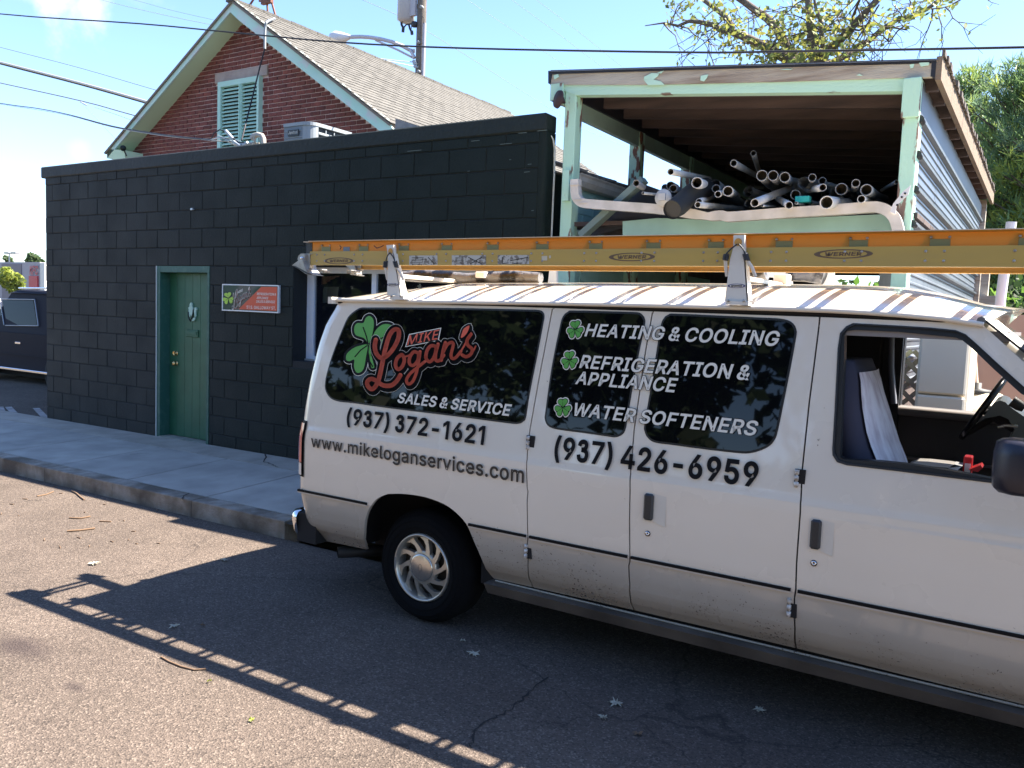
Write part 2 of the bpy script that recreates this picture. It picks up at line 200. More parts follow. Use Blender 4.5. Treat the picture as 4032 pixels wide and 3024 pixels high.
GLYPHS = {'&':[447,[[(197,-7),(150,-2),(110,12),(78,34),(54,62),(39,96),(34,133),(37,163),(47,189),(63,213),(85,235),(140,279),(216,335),(237,352),(255,375),(262,405),(258,427),(245,445),(226,457),(201,461),(168,453),(145,431),(139,416),(137,399),(139,380),(145,363),(169,327),(204,284),(438,0),(364,0),(171,231),(121,293),(102,319),(87,344),(78,370),(75,398),(79,430),(91,458),(109,481),(134,499),(165,510),(200,513),(235,510),(266,499),(290,482),(308,459),(320,433),(324,404),(322,382),(315,362),(305,342),(291,325),(256,293),(154,217),(128,195),(110,174),(100,154),(97,131),(100,108),(109,87),(124,70),(143,57),(166,49),(193,46),(223,50),(251,59),(278,75),(301,95),(321,121),(336,151),(346,186),(349,224),(408,224),(405,180),(397,144),(385,115),(371,92),(345,62),(333,47),(305,23),(271,7),(234,-3)]]],'(':[273,[[(89,207),(92,264),(101,324),(114,384),(132,441),(153,494),(177,539),(236,539),(212,485),(191,428),(174,370),(161,313),(154,258),(151,207),(154,161),(160,115),(172,67),(188,16),(209,-38),(236,-96),(177,-96),(139,-21),(111,55),(95,131)]]],')':[273,[[(37,-96),(64,-37),(86,18),(102,69),(113,116),(120,162),(122,207),(119,258),(112,313),(99,370),(82,428),(62,485),(37,539),(97,539),(121,494),(142,441),(159,384),(173,323),(181,264),(184,207),(178,130),(161,53),(134,-22),(97,-96)]]],'-':[453,[[(337,244),(337,188),(114,188),(114,244)]]],'.':[188,[[(95,-4),(78,-1),(63,9),(53,24),(50,41),(53,59),(63,73),(78,83),(95,87),(113,83),(128,73),(138,59),(141,41),(138,24),(128,9),(113,-1)]]],'1':[453,[[(76,0),(76,55),(391,55),(391,0)],[(276,509),(276,0),(212,0),(212,448),(209,448),(86,358),(86,427),(198,509)]]],'2':[453,[[(64,0),(64,47),(234,229),(282,282),(299,305),(311,327),(318,348),(320,371),(317,397),(308,419),(293,436),(273,449),(250,457),(224,460),(196,457),(172,447),(153,433),(139,413),(130,390),(127,362),(66,362),(71,405),(86,442),(111,473),(143,496),(182,511),(225,516),(268,511),(306,497),(337,474),(361,445),(376,411),(381,372),(378,345),(371,318),(357,290),(336,259),(306,223),(267,180),(153,60),(153,57),(389,57),(389,0)]]],'3':[453,[[(218,-7),(173,-3),(133,10),(98,30),(70,57),(52,91),(44,132),(109,132),(115,107),(126,87),(144,71),(165,59),(191,52),(219,50),(248,53),(275,61),(297,74),(315,93),(325,116),(329,145),(326,172),(316,196),(299,217),(275,234),(242,244),(201,248),(157,248),(157,299),(288,448),(288,452),(70,452),(70,509),(372,509),(372,461),(211,278),(211,289),(264,288),(308,276),(344,253),(371,222),(387,186),(393,145),(387,103),(370,66),(344,36),(309,12),(266,-2)]]],'4':[453,[[(40,105),(40,158),(247,509),(311,509),(109,166),(109,163),(413,163),(413,105)],[(282,0),(282,121),(282,146),(282,318),(343,318),(343,0)]]],'5':[453,[[(221,-7),(178,-2),(140,11),(108,32),(83,60),(66,93),(60,130),(122,130),(127,108),(138,89),(154,73),(173,60),(196,52),(221,50),(250,53),(276,64),(298,82),(314,104),(324,131),(328,162),(324,193),(314,221),(297,244),(275,262),(248,273),(218,277),(192,275),(167,268),(145,258),(128,246),(67,253),(96,509),(366,509),(366,452),(151,452),(134,301),(136,301),(155,315),(178,325),(203,331),(229,334),(263,330),(294,321),(321,306),(345,285),(364,260),(379,231),(388,199),(391,163),(385,117),(369,76),(343,41),(309,15),(268,-1)]]],'6':[453,[[(226,-7),(182,-1),(142,15),(109,40),(84,74),(69,115),(64,162),(68,199),(80,239),(102,285),(137,340),(252,509),(322,509),(151,261),(145,261),(165,288),(196,307),(214,312),(235,314),(278,309),(316,295),(346,271),(370,240),(384,201),(389,157),(384,112),(368,73),(343,39),(310,14),(271,-2)],[(226,48),(254,52),(279,63),(299,79),(314,101),(324,128),(327,157),(324,187),(314,213),(299,235),(279,251),(254,262),(226,265),(198,262),(174,252),(153,235),(138,214),(128,188),(125,158),(128,128),(138,102),(153,79),(174,63),(198,52)]]],'7':[453,[[(97,0),(323,448),(323,452),(62,452),(62,509),(391,509),(391,449),(165,0)]]],'9':[453,[[(226,516),(271,510),(310,494),(343,468),(368,434),(384,393),(389,347),(385,309),(373,270),(350,224),(315,168),(200,0),(130,0),(301,248),(307,248),(287,221),(257,202),(238,196),(218,195),(175,199),(137,214),(106,237),(83,269),(68,307),(64,352),(69,397),(85,436),(110,469),(143,494),(182,510)],[(226,460),(199,457),(174,446),(154,429),(138,407),(129,381),(125,352),(129,322),(138,295),(154,274),(174,257),(199,247),(226,243),(254,247),(279,257),(299,273),(314,295),(324,321),(327,350),(324,381),(314,407),(299,429),(279,446),(254,457)]]],'A':[479,[[(16,0),(201,509),(276,509),(463,0),(395,0),(287,302),(264,372),(232,478),(245,478),(213,371),(191,302),(85,0)],[(110,142),(110,199),(370,199),(370,142)]]],'C':[510,[[(267,-7),(205,1),(150,25),(104,63),(70,115),(48,179),(40,254),(48,329),(70,393),(104,445),(150,484),(205,508),(267,516),(305,513),(340,504),(373,490),(402,471),(427,447),(448,418),(463,385),(473,348),(408,348),(401,373),(389,395),(375,413),(357,428),(337,440),(315,449),(292,454),(267,456),(223,450),(184,432),(150,403),(125,364),(109,314),(103,254),(109,194),(125,145),(151,105),(184,76),(223,59),(267,53),(292,55),(315,60),(337,69),(357,81),(375,96),(389,114),(401,136),(408,160),(473,160),(463,124),(448,91),(428,62),(402,38),(373,19),(341,5),(305,-4)]]],'E':[418,[[(60,0),(60,509),(372,509),(372,452),(125,452),(125,286),(355,286),(355,229),(125,229),(125,57),(375,57),(375,0)]]],'F':[410,[[(60,0),(60,509),(369,509),(369,452),(125,452),(125,278),(346,278),(346,221),(125,221),(125,0)]]],'G':[520,[[(269,-7),(205,1),(149,25),(104,64),(69,116),(47,179),(40,254),(47,329),(69,393),(103,445),(149,484),(203,508),(265,516),(304,513),(340,504),(374,489),(403,469),(429,445),(449,416),(465,384),(474,349),(408,349),(399,372),(387,393),(373,411),(356,427),(337,439),(315,448),(291,454),(265,456),(222,450),(183,432),(150,404),(125,364),(109,314),(103,254),(109,194),(125,145),(151,105),(184,76),(224,59),(269,53),(309,57),(345,71),(374,93),(396,123),(410,160),(415,202),(434,199),(283,199),(283,256),(478,256),(478,200),(471,141),(451,91),(419,50),(377,19),(326,0)]]],'H':[517,[[(60,0),(60,509),(125,509),(125,289),(392,289),(392,509),(457,509),(457,0),(392,0),(392,232),(125,232),(125,0)]]],'I':[300,[[(31,0),(31,57),(118,57),(118,452),(31,452),(31,509),(269,509),(269,452),(183,452),(183,57),(269,57),(269,0)]]],'J':[396,[[(185,-7),(124,3),(75,33),(44,81),(33,145),(33,173),(98,173),(98,145),(104,104),(122,74),(149,56),(185,50),(220,56),(248,74),(266,104),(272,145),(272,509),(336,509),(336,145),(326,81),(294,33),(246,3)]]],'K':[467,[[(104,145),(104,216),(139,261),(174,303),(212,344),(364,509),(448,509),(231,276),(228,276)],[(60,0),(60,509),(125,509),(125,334),(124,225),(125,193),(125,0)],[(372,0),(188,259),(228,309),(449,0)]]],'L':[393,[[(60,0),(60,509),(125,509),(125,57),(361,57),(361,0)]]],'M':[628,[[(60,0),(60,509),(152,509),(277,187),(287,159),(299,123),(311,84),(322,49),(307,49),(318,83),(330,121),(342,158),(352,187),(476,509),(568,509),(568,0),(504,0),(504,291),(504,327),(505,369),(506,413),(507,457),(513,457),(498,409),(482,363),(467,322),(456,291),(342,0),(286,0),(170,291),(159,321),(145,361),(129,408),(112,457),(119,457),(120,416),(121,372),(122,328),(122,291),(122,0)]]],'N':[523,[[(60,0),(60,509),(136,509),(343,183),(363,151),(388,107),(414,55),(405,54),(401,108),(399,157),(399,195),(399,509),(463,509),(463,0),(387,0),(202,290),(177,331),(148,381),(108,452),(119,454),(122,384),(124,328),(125,291),(125,0)]]],'O':[533,[[(267,-7),(205,1),(150,25),(105,63),(70,115),(48,179),(40,254),(48,329),(70,393),(105,445),(150,484),(205,508),(267,516),(329,508),(384,484),(429,445),(464,393),(486,329),(493,254),(486,179),(464,115),(429,63),(384,25),(329,1)],[(267,53),(310,59),(349,76),(383,105),(408,144),(425,194),(430,254),(425,314),(408,365),(383,404),(349,433),(310,450),(267,456),(223,450),(184,433),(151,404),(125,364),(109,314),(103,254),(109,194),(125,144),(151,105),(184,76),(223,59)]]],'P':[444,[[(60,0),(60,509),(235,509),(289,503),(332,487),(366,462),(390,430),(404,391),(409,348),(404,304),(390,265),(366,233),(332,207),(289,191),(235,186),(109,186),(109,242),(233,242),(269,246),(297,256),(318,272),(333,294),(342,319),(344,348),(342,376),(333,402),(318,423),(297,439),(268,449),(232,452),(125,452),(125,0)]]],'R':[449,[[(60,0),(60,509),(236,509),(290,504),(333,489),(367,465),(390,433),(405,395),(409,352),(405,309),(390,271),(367,240),(333,217),(289,203),(236,198),(96,198),(96,255),(234,255),(269,258),(298,267),(319,281),(334,300),(342,324),(345,352),(342,380),(334,405),(319,425),(298,440),(269,449),(233,452),(125,452),(125,0)],[(353,0),(230,229),(303,229),(428,0)]]],'S':[446,[[(224,-9),(172,-4),(128,9),(91,31),(64,60),(46,96),(38,137),(104,137),(110,110),(123,88),(142,71),(166,59),(194,52),(224,49),(257,52),(286,60),(311,74),(329,92),(341,114),(346,139),(342,161),(332,179),(316,193),(296,205),(245,222),(184,239),(128,260),(86,289),(60,326),(52,372),(58,413),(75,448),(102,476),(138,498),(180,511),(227,516),(275,511),(316,498),(351,476),(377,449),(394,415),(401,378),(337,378),(326,412),(302,437),(267,453),(225,459),(194,456),(167,448),(145,435),(129,418),(118,398),(115,376),(119,352),(131,334),(148,319),(169,308),(212,293),(264,279),(312,264),(336,252),(359,238),(379,220),(395,198),(405,171),(408,139),(403,99),(386,64),(360,34),(323,11),(278,-4)]]],'T':[448,[[(32,452),(32,509),(417,509),(417,452),(257,452),(257,0),(193,0),(193,452)]]],'V':[479,[[(204,0),(16,509),(84,509),(192,206),(215,137),(248,31),(235,31),(267,138),(290,206),(395,509),(463,509),(278,0)]]],'W':[686,[[(155,0),(16,509),(82,509),(163,196),(175,145),(187,94),(197,40),(189,40),(200,94),(211,145),(224,196),(306,509),(380,509),(462,196),(474,145),(486,94),(497,40),(488,40),(499,94),(510,145),(523,196),(603,509),(670,509),(530,0),(455,0),(368,323),(351,391),(336,475),(350,475),(335,395),(318,323),(230,0)]]],'Y':[472,[[(203,0),(203,208),(16,509),(91,509),(192,344),(222,292),(250,230),(224,230),(251,293),(280,344),(381,509),(455,509),(268,208),(268,0)]]],'a':[389,[[(160,-9),(126,-5),(94,5),(68,22),(48,45),(35,73),(30,108),(34,138),(43,161),(58,179),(78,193),(100,203),(125,211),(178,220),(234,227),(265,235),(276,255),(276,257),(273,279),(267,297),(256,311),(240,322),(220,329),(196,331),(171,329),(149,322),(118,301),(100,274),(41,291),(57,322),(79,346),(104,364),(133,375),(163,382),(194,384),(239,379),(263,372),(286,360),(306,343),(322,320),(333,290),(337,251),(337,0),(277,0),(277,52),(272,52),(252,25),(236,12),(215,1),(190,-6)],[(170,45),(202,49),(228,59),(248,74),(263,93),(272,115),(276,138),(276,190),(259,182),(231,176),(200,171),(175,168),(134,159),(117,150),(103,139),(95,124),(92,105),(94,87),(102,72),(114,61),(130,52),(149,47)]]],'c':[396,[[(207,-8),(159,-2),(117,16),(82,46),(56,85),(40,133),(34,187),(40,243),(56,291),(82,330),(117,360),(159,378),(207,384),(234,383),(260,377),(284,368),(305,356),(324,341),(340,322),(353,301),(362,277),(303,262),(290,289),(270,311),(242,325),(207,330),(173,325),(145,310),(124,287),(108,258),(99,224),(96,187),(99,151),(108,117),(124,89),(145,66),(173,51),(207,46),(243,52),(271,66),(292,89),(304,117),(363,102),(354,78),(341,56),(325,37),(306,21),(285,9),(261,-1),(235,-6)]]],'e':[404,[[(212,-8),(161,-2),(117,16),(82,46),(56,85),(40,132),(34,187),(39,242),(55,290),(81,329),(115,359),(157,378),(205,384),(236,382),(266,374),(294,361),(319,341),(341,315),(357,282),(368,242),(371,194),(371,169),(75,169),(75,221),(338,221),(310,202),(307,237),(298,269),(283,294),(263,314),(237,326),(205,330),(173,326),(146,313),(125,294),(109,270),(99,241),(96,211),(96,178),(100,139),(110,106),(128,80),(151,61),(179,50),(212,46),(234,48),(254,53),(271,61),(285,73),(297,88),(306,105),(365,91),(353,63),(335,39),(311,19),(283,4),(249,-5)]]],'g':[425,[[(207,-151),(168,-148),(134,-140),(105,-127),(82,-110),(64,-91),(51,-69),(101,-41),(122,-66),(136,-78),(154,-88),(178,-95),(207,-97),(249,-92),(282,-75),(304,-47),(311,-6),(311,68),(306,68),(287,41),(272,28),(252,16),(227,8),(195,5),(152,10),(113,27),(80,53),(55,90),(39,136),(34,191),(39,246),(55,293),(80,332),(112,361),(152,378),(196,384),(228,382),(253,373),(273,360),(288,346),(308,319),(313,319),(313,379),(372,379),(372,-9),(367,-54),(350,-90),(324,-117),(291,-136),(251,-147)],[(205,59),(237,63),(264,75),(285,95),(300,121),(309,154),(312,193),(309,231),(300,264),(285,291),(264,312),(237,325),(205,330),(172,325),(145,312),(124,290),(109,262),(99,229),(96,193),(99,155),(109,123),(124,96),(145,76),(172,63)]]],'i':[166,[[(53,0),(53,379),(114,379),(114,0)],[(84,443),(67,446),(54,455),(44,468),(41,483),(44,499),(54,512),(67,521),(84,524),(100,521),(114,512),(123,499),(126,483),(123,468),(114,455),(100,446)]]],'k':[380,[[(110,137),(110,212),(121,212),(284,379),(360,379),(184,199),(177,199)],[(53,0),(53,509),(114,509),(114,0)],[(294,0),(148,186),(191,229),(372,0)]]],'l':[189,[[(139,-2),(101,3),(74,20),(58,47),(53,84),(53,509),(114,509),(114,99),(115,77),(120,62),(130,54),(146,52),(160,53),(170,54),(181,3),(162,-1)]]],'m':[610,[[(53,0),(53,379),(112,379),(112,295),(108,295),(118,323),(132,346),(151,363),(172,376),(195,384),(219,386),(257,380),(287,361),(309,331),(321,295),(312,295),(322,321),(337,343),(357,361),(381,375),(407,383),(437,386),(468,383),(497,372),(522,354),(541,328),(553,296),(557,255),(557,0),(496,0),(496,254),(490,289),(473,313),(447,326),(419,330),(395,328),(374,320),(358,307),(345,290),(338,270),(335,247),(335,0),(274,0),(274,260),(269,288),(253,311),(229,326),(199,330),(178,328),(158,320),(140,307),(126,289),(117,266),(114,238),(114,0)]]],'n':[410,[[(114,227),(114,0),(53,0),(53,379),(112,379),(112,287),(102,287),(124,332),(152,362),(187,379),(227,384),(264,380),(295,369),(321,349),(341,321),(353,285),(357,240),(357,0),(296,0),(296,235),(290,275),(273,304),(246,323),(210,329),(184,326),(161,317),(141,303),(126,283),(117,257)]]],'o':[415,[[(207,-8),(159,-2),(117,16),(82,46),(56,85),(40,133),(34,187),(40,243),(56,291),(82,330),(117,360),(159,378),(207,384),(256,378),(299,360),(333,330),(359,291),(376,243),(381,187),(376,133),(359,85),(333,46),(299,16),(256,-2)],[(207,46),(242,51),(270,66),(292,89),(307,117),(316,151),(319,187),(316,224),(307,258),(292,287),(270,310),(242,325),(207,330),(173,325),(145,310),(124,287),(108,258),(99,224),(96,187),(99,151),(108,117),(124,89),(145,66),(173,51)]]],'r':[259,[[(53,0),(53,379),(112,379),(112,321),(115,321),(130,347),(152,367),(181,380),(213,385),(229,384),(243,384),(243,322),(230,324),(207,326),(182,323),(159,315),(140,301),(126,284),(117,262),(114,237),(114,0)]]],'s':[365,[[(182,-8),(145,-5),(112,3),(84,18),(62,38),(45,63),(36,94),(94,107),(105,79),(124,60),(150,49),(181,45),(217,50),(244,62),(262,81),(268,103),(265,121),(254,136),(237,147),(212,155),(149,170),(104,186),(72,208),(53,237),(47,274),(51,305),(65,332),(87,354),(115,370),(149,381),(187,384),(223,381),(254,372),(279,358),(299,339),(314,316),(324,290),(268,277),(258,298),(243,316),(219,328),(187,333),(156,329),(131,317),(114,299),(109,277),(112,258),(124,243),(144,232),(172,223),(229,209),(275,194),(306,171),(325,142),(331,107),(326,75),(312,47),(290,24),(260,6),(223,-5)]]],'t':[227,[[(204,379),(204,327),(6,327),(6,379)],[(65,471),(126,471),(126,98),(128,76),(136,61),(150,53),(170,50),(185,51),(202,54),(213,2),(192,-3),(168,-4),(125,2),(92,21),(72,52),(65,93)]]],'v':[389,[[(163,0),(17,379),(84,379),(165,155),(187,87),(206,21),(184,21),(203,87),(224,155),(305,379),(371,379),(226,0)]]],'w':[567,[[(138,0),(23,379),(87,379),(133,214),(154,137),(175,41),(165,41),(186,135),(206,214),(252,379),(316,379),(362,214),(382,136),(402,41),(391,41),(413,135),(434,214),(480,379),(545,379),(429,0),(368,0),(319,172),(305,225),(291,280),(277,338),(291,338),(277,280),(263,225),(248,172),(199,0)]]]}
def _area(l): return sum(l[i][0]*l[(i+1) % len(l)][1]-l[(i+1) % len(l)][0]*l[i][1] for i in range(len(l)))/2
def _inside(p, l):
    c = False; n = len(l)
    for i in range(n):
        (x0, y0), (x1, y1) = l[i], l[(i+1) % n]
        if (y0 > p[1]) != (y1 > p[1]) and p[0] < (x1-x0)*(p[1]-y0)/(y1-y0)+x0: c = not c
    return c
def grow(pts, d):      # push a closed outline outwards by d
    n = len(pts); sg = 1 if _area(pts) > 0 else -1; out = []
    for i in range(n):
        x, y = pts[i]; ax, ay = x-pts[i-1][0], y-pts[i-1][1]; bx, by = pts[(i+1) % n][0]-x, pts[(i+1) % n][1]-y
        la, lb = hypot(ax, ay) or 1e-9, hypot(bx, by) or 1e-9; n1 = (ay/la, -ax/la); n2 = (by/lb, -bx/lb)
        mx, my = n1[0]+n2[0], n1[1]+n2[1]; L = hypot(mx, my)
        if L < .3: k = 1; mx, my = n1
        else: mx, my = mx/L, my/L; k = 1/max(.78, mx*n1[0]+my*n1[1])
        out.append((x+sg*mx*d*k, y+sg*my*d*k))
    return out
def _clean(l, tol=9):
    out = []
    for p in l:
        if out and hypot(p[0]-out[-1][0], p[1]-out[-1][1]) < tol: out[-1] = ((p[0]+out[-1][0])/2, (p[1]+out[-1][1])/2)
        else: out.append(p)
    return out
GLYPHS['1'] = [330, [[(x-40, y) for x, y in GLYPHS['1'][1][1]]]]
def text_tris(body, size=1, offset=0, shear=0, space=1.0):
    """lettering drawn from the outlines above; capitals are .70 high at size 1"""
    k = .70/509; V = []; F = []; x0 = 0; d = offset*1.12/k
    for ch in body:
        if ch == ' ': x0 += 150; continue
        adv, loops = GLYPHS[ch]; loops = [_clean(l) for l in loops if len(l) > 2]
        outer_sign = 1 if _area(max(loops, key=lambda l: abs(_area(l)))) > 0 else -1
        outs = [l for l in loops if _area(l)*outer_sign > 0]; holes = [l for l in loops if _area(l)*outer_sign < 0]
        for o in outs:
            hs_ = [h for h in holes if _inside(h[0], o)]
            ls = [grow(o, d)] + [grow(h, -d) for h in hs_]
            fl = [p for l in ls for p in l]; n = len(V)
            for t in tessellate_polygon([[Vector((x, y, 0)) for x, y in l] for l in ls]): F.append(tuple(i+n for i in t))
            V += [((x0+x+y*shear)*k*size, y*k*size) for x, y in fl]
        x0 += adv*space+22
    return V, F
def stroke2d(pts, wd, closed=False, n=7):       # round-ended ribbon as overlapping discs and quads, (verts, faces) in 2D
    V = []; F = []
    W = wd if isinstance(wd, (list, tuple)) else [wd]*len(pts)
    q = list(pts) + ([pts[0]] if closed else []); W = list(W) + ([W[0]] if closed else [])
    for i in range(len(q)-1):
        (x0, y0), (x1, y1) = q[i], q[i+1]; L = hypot(x1-x0, y1-y0) or 1e-9; nx, ny = -(y1-y0)/L, (x1-x0)/L; a, b = W[i]/2, W[i+1]/2; k = len(V)
        V += [(x0+nx*a, y0+ny*a), (x0-nx*a, y0-ny*a), (x1-nx*b, y1-ny*b), (x1+nx*b, y1+ny*b)]; F.append((k, k+1, k+2, k+3))
    for (x, y), ww in zip(q, W):
        k = len(V); m = 12; V += [(x+cos(2*pi*j/m)*ww/2, y+sin(2*pi*j/m)*ww/2) for j in range(m)]; F.append(tuple(range(k, k+m)))
    return V, F
def smooth2d(pts, n=6, closed=False):           # Catmull-Rom through the points
    P = [tuple(p) for p in pts]; out = []; m = len(P)
    rng = range(m) if closed else range(m-1)
    for i in rng:
        p0 = P[(i-1) % m] if closed or i > 0 else P[0]; p1 = P[i]; p2 = P[(i+1) % m]; p3 = P[(i+2) % m] if closed or i+2 < m else P[-1]
        for k in range(n):
            t = k/n; out.append(tuple(.5*((2*b)+(-a+c)*t+(2*a-5*b+4*c-d)*t*t+(-a+3*b-3*c+d)*t**3) for a, b, c, d in zip(p0, p1, p2, p3)))
    if not closed: out.append(P[-1])
    return out
def _hook(pts, hw=31):
    P = smooth2d(pts, 3); a = []; b = []
    for i, p in enumerate(P):
        q = P[min(i+1, len(P)-1)]; o = P[max(i-1, 0)]; dx, dy = q[0]-o[0], q[1]-o[1]; L = hypot(dx, dy) or 1
        a.append((p[0]-dy/L*hw, p[1]+dx/L*hw)); b.append((p[0]+dy/L*hw, p[1]-dx/L*hw))
    return a+b[::-1]
GLYPHS['3'] = [400, [_hook([(82, 385), (96, 430), (132, 465), (190, 478), (250, 462), (282, 425), (286, 380), (268, 330), (225, 296), (165, 284)]), _hook([(165, 276), (240, 268), (300, 232), (322, 165), (305, 85), (262, 38), (192, 23), (125, 38), (86, 78), (72, 135)])]]
def gz(x): return 0.0 if x > -3 else .007*(x+3)     # the street falls gently away

# ------------------------------------------------------------------ ground, road, sidewalk
asphalt = mat('asphalt', (.20, .165, .145), .93, col2=(.30, .25, .215), nscale=55, ndetail=6, bump=.7, bscale=140)
def asphalt_nodes(m, crack=True, light=(.185, .150, .124), dark=(.052, .042, .036), base=(.095, .076, .063)):
    nt = m.node_tree; nd = nt.nodes; lk = nt.links; nd.clear()
    o = nd.new('ShaderNodeOutputMaterial'); b = nd.new('ShaderNodeBsdfPrincipled'); lk.new(b.outputs[0], o.inputs[0]); b.inputs['Roughness'].default_value = .95; b.inputs['Specular IOR Level'].default_value = .25
    t = nd.new('ShaderNodeTexCoord')
    vo = nd.new('ShaderNodeTexVoronoi'); vo.inputs['Scale'].default_value = 120; lk.new(t.outputs['Object'], vo.inputs['Vector'])
    cr = nd.new('ShaderNodeValToRGB'); e = cr.color_ramp.elements; e[0].position = .0; e[1].position = 1
    e[0].color = (*dark, 1); e[1].color = (*light, 1); m1 = e.new(.3); m1.color = (*base, 1); m2 = e.new(.78); m2.color = (base[0]*1.12, base[1]*1.1, base[2]*1.1, 1)
    sep = nd.new('ShaderNodeSeparateColor'); lk.new(vo.outputs['Color'], sep.inputs[0]); lk.new(sep.outputs[0], cr.inputs[0])
    n = nd.new('ShaderNodeTexNoise'); n.inputs['Scale'].default_value = .9; n.inputs['Detail'].default_value = 8; n.inputs['Roughness'].default_value = .7; lk.new(t.outputs['Object'], n.inputs['Vector'])
    mr = nd.new('ShaderNodeMapRange'); mr.inputs['From Min'].default_value = .3; mr.inputs['From Max'].default_value = .7; mr.inputs['To Min'].default_value = .74; mr.inputs['To Max'].default_value = 1.2; lk.new(n.outputs['Fac'], mr.inputs['Value'])
    mu = nd.new('ShaderNodeMix'); mu.data_type = 'RGBA'; mu.blend_type = 'MULTIPLY'; mu.inputs[0].default_value = 1; lk.new(cr.outputs[0], mu.inputs[6]); lk.new(mr.outputs[0], mu.inputs[7])
    c = mu.outputs[2]
    # old stains
    for (sx, sy, rx, ry, amt) in ((-4.35, 2.24, .24, .11, .75), (-3.68, 2.14, .09, .04, .6), (-1.2, 3.4, 1.2, .5, .25)):
        mp = nd.new('ShaderNodeMapping'); mp.inputs['Location'].default_value = (-sx/rx, -sy/ry, 0); mp.inputs['Scale'].default_value = (1/rx, 1/ry, 0); lk.new(t.outputs['Object'], mp.inputs[0])
        ln = nd.new('ShaderNodeVectorMath'); ln.operation = 'LENGTH'; lk.new(mp.outputs[0], ln.inputs[0])
        ad = nd.new('ShaderNodeMath'); ad.operation = 'MULTIPLY_ADD'; ad.inputs[1].default_value = 1.4; lk.new(n.outputs['Fac'], ad.inputs[0]); lk.new(ln.outputs['Value'], ad.inputs[2])
        r2 = nd.new('ShaderNodeMapRange'); r2.inputs['From Min'].default_value = 1.0; r2.inputs['From Max'].default_value = 1.9; r2.inputs['To Min'].default_value = amt; r2.inputs['To Max'].default_value = 0; lk.new(ad.outputs[0], r2.inputs['Value'])
        mx = nd.new('ShaderNodeMix'); mx.data_type = 'RGBA'; lk.new(r2.outputs[0], mx.inputs[0]); lk.new(c, mx.inputs[6]); mx.inputs[7].default_value = (.035, .026, .026, 1); c = mx.outputs[2]
    if crack:
        nw = nd.new('ShaderNodeTexNoise'); nw.inputs['Scale'].default_value = 5; nw.inputs['Detail'].default_value = 6; lk.new(t.outputs['Object'], nw.inputs['Vector'])
        va = nd.new('ShaderNodeVectorMath'); va.operation = 'MULTIPLY_ADD'; va.inputs[1].default_value = (.35, .35, 0); lk.new(nw.outputs['Color'], va.inputs[0]); lk.new(t.outputs['Object'], va.inputs[2])
        v2 = nd.new('ShaderNodeTexVoronoi'); v2.feature = 'DISTANCE_TO_EDGE'; v2.inputs['Scale'].default_value = .42; lk.new(va.outputs[0], v2.inputs['Vector'])
        r3 = nd.new('ShaderNodeMapRange'); r3.inputs['From Min'].default_value = .0; r3.inputs['From Max'].default_value = .004; r3.inputs['To Min'].default_value = .6; r3.inputs['To Max'].default_value = 0; lk.new(v2.outputs['Distance'], r3.inputs['Value'])
        mx = nd.new('ShaderNodeMix'); mx.data_type = 'RGBA'; lk.new(r3.outputs[0], mx.inputs[0]); lk.new(c, mx.inputs[6]); mx.inputs[7].default_value = (.02, .017, .016, 1); c = mx.outputs[2]
    lk.new(c, b.inputs['Base Color'])
    bp = nd.new('ShaderNodeBump'); bp.inputs['Strength'].default_value = .8; bp.inputs['Distance'].default_value = .006; lk.new(vo.outputs['Distance'], bp.inputs['Height']); lk.new(bp.outputs[0], b.inputs['Normal'])
asphalt_nodes(asphalt)
ground_m = mat('dry_ground', (.10, .10, .06), .95, col2=(.17, .15, .10), nscale=.8, ndetail=8)
MB().box((-900, -900, -1.7), (900, 900, -1.6)).build('ground', ground_m, kind='structure', label='bare and grassy ground all round the street')
rd = MB(); xs = [-70, -50, -30, -20, -14, -10, -7, -5, -3, 0, 10, 30]
for a, b in zip(xs, xs[1:]):
    for y0, y1 in ((-9, 0), (0, 4.50)):
        rd.add([(a, y0, gz(a)), (b, y0, gz(b)), (b, y1, gz(b)), (a, y1, gz(a))], [(0, 1, 2, 3)])
rd.build('road', asphalt, kind='structure')
# yard / lot behind the sidewalk
lot_m = mat('lot_asphalt', (.12, .105, .095), .95, bump=.4, bscale=90); asphalt_nodes(lot_m, True, (.2, .17, .14), (.035, .03, .025), (.085, .072, .058))
lt = MB()
for a, b in zip(xs, xs[1:]):
    lt.add([(a, 4.8, gz(a)+.10), (b, 4.8, gz(b)+.10), (b, 7.5, gz(b)+.12), (a, 7.5, gz(a)+.12)], [(0, 1, 2, 3)])
    lt.add([(a, 7.5, gz(a)+.12), (b, 7.5, gz(b)+.12), (b, 40, gz(b)+.0), (a, 40, gz(a)+.0)], [(0, 1, 2, 3)])
lt.build('parking_lot', lot_m, kind='structure')
far_m = mat('far_lawn', (.12, .14, .07), .95, col2=(.2, .19, .13), nscale=.3)
verge = MB()
verge.add([(-70, -9, gz(-70)-.02), (30, -9, .02), (30, -9.01, .0), (-70, -9.01, gz(-70)-.1)], [(0, 1, 2, 3)])
verge.add([(-70, -9, gz(-70)+.02), (30, -9, .04), (30, -60, .4), (-70, -60, -.4)], [(0, 1, 2, 3)])
verge.build('grass_verge', far_m, kind='structure')
conc = mat('sidewalk_concrete', (.27, .255, .225), .92, col2=(.36, .34, .30), nscale=3, ndetail=7, bump=.35, bscale=120, vary=.06)
conc2 = mat('old_concrete', (.27, .245, .205), .95, col2=(.35, .32, .27), nscale=4, ndetail=7, bump=.5, bscale=90, vary=.06)
curb_m = mat('curb_concrete', (.20, .165, .125), .95, col2=(.30, .27, .23), nscale=9, ndetail=7, bump=.8, bscale=60, vary=.08, col3=(.10, .08, .06), n3=2.2)
PIT = 1.13; X0 = -7.12
def swz(x, y): return gz(x) + .14 + (y-4.5)*.045
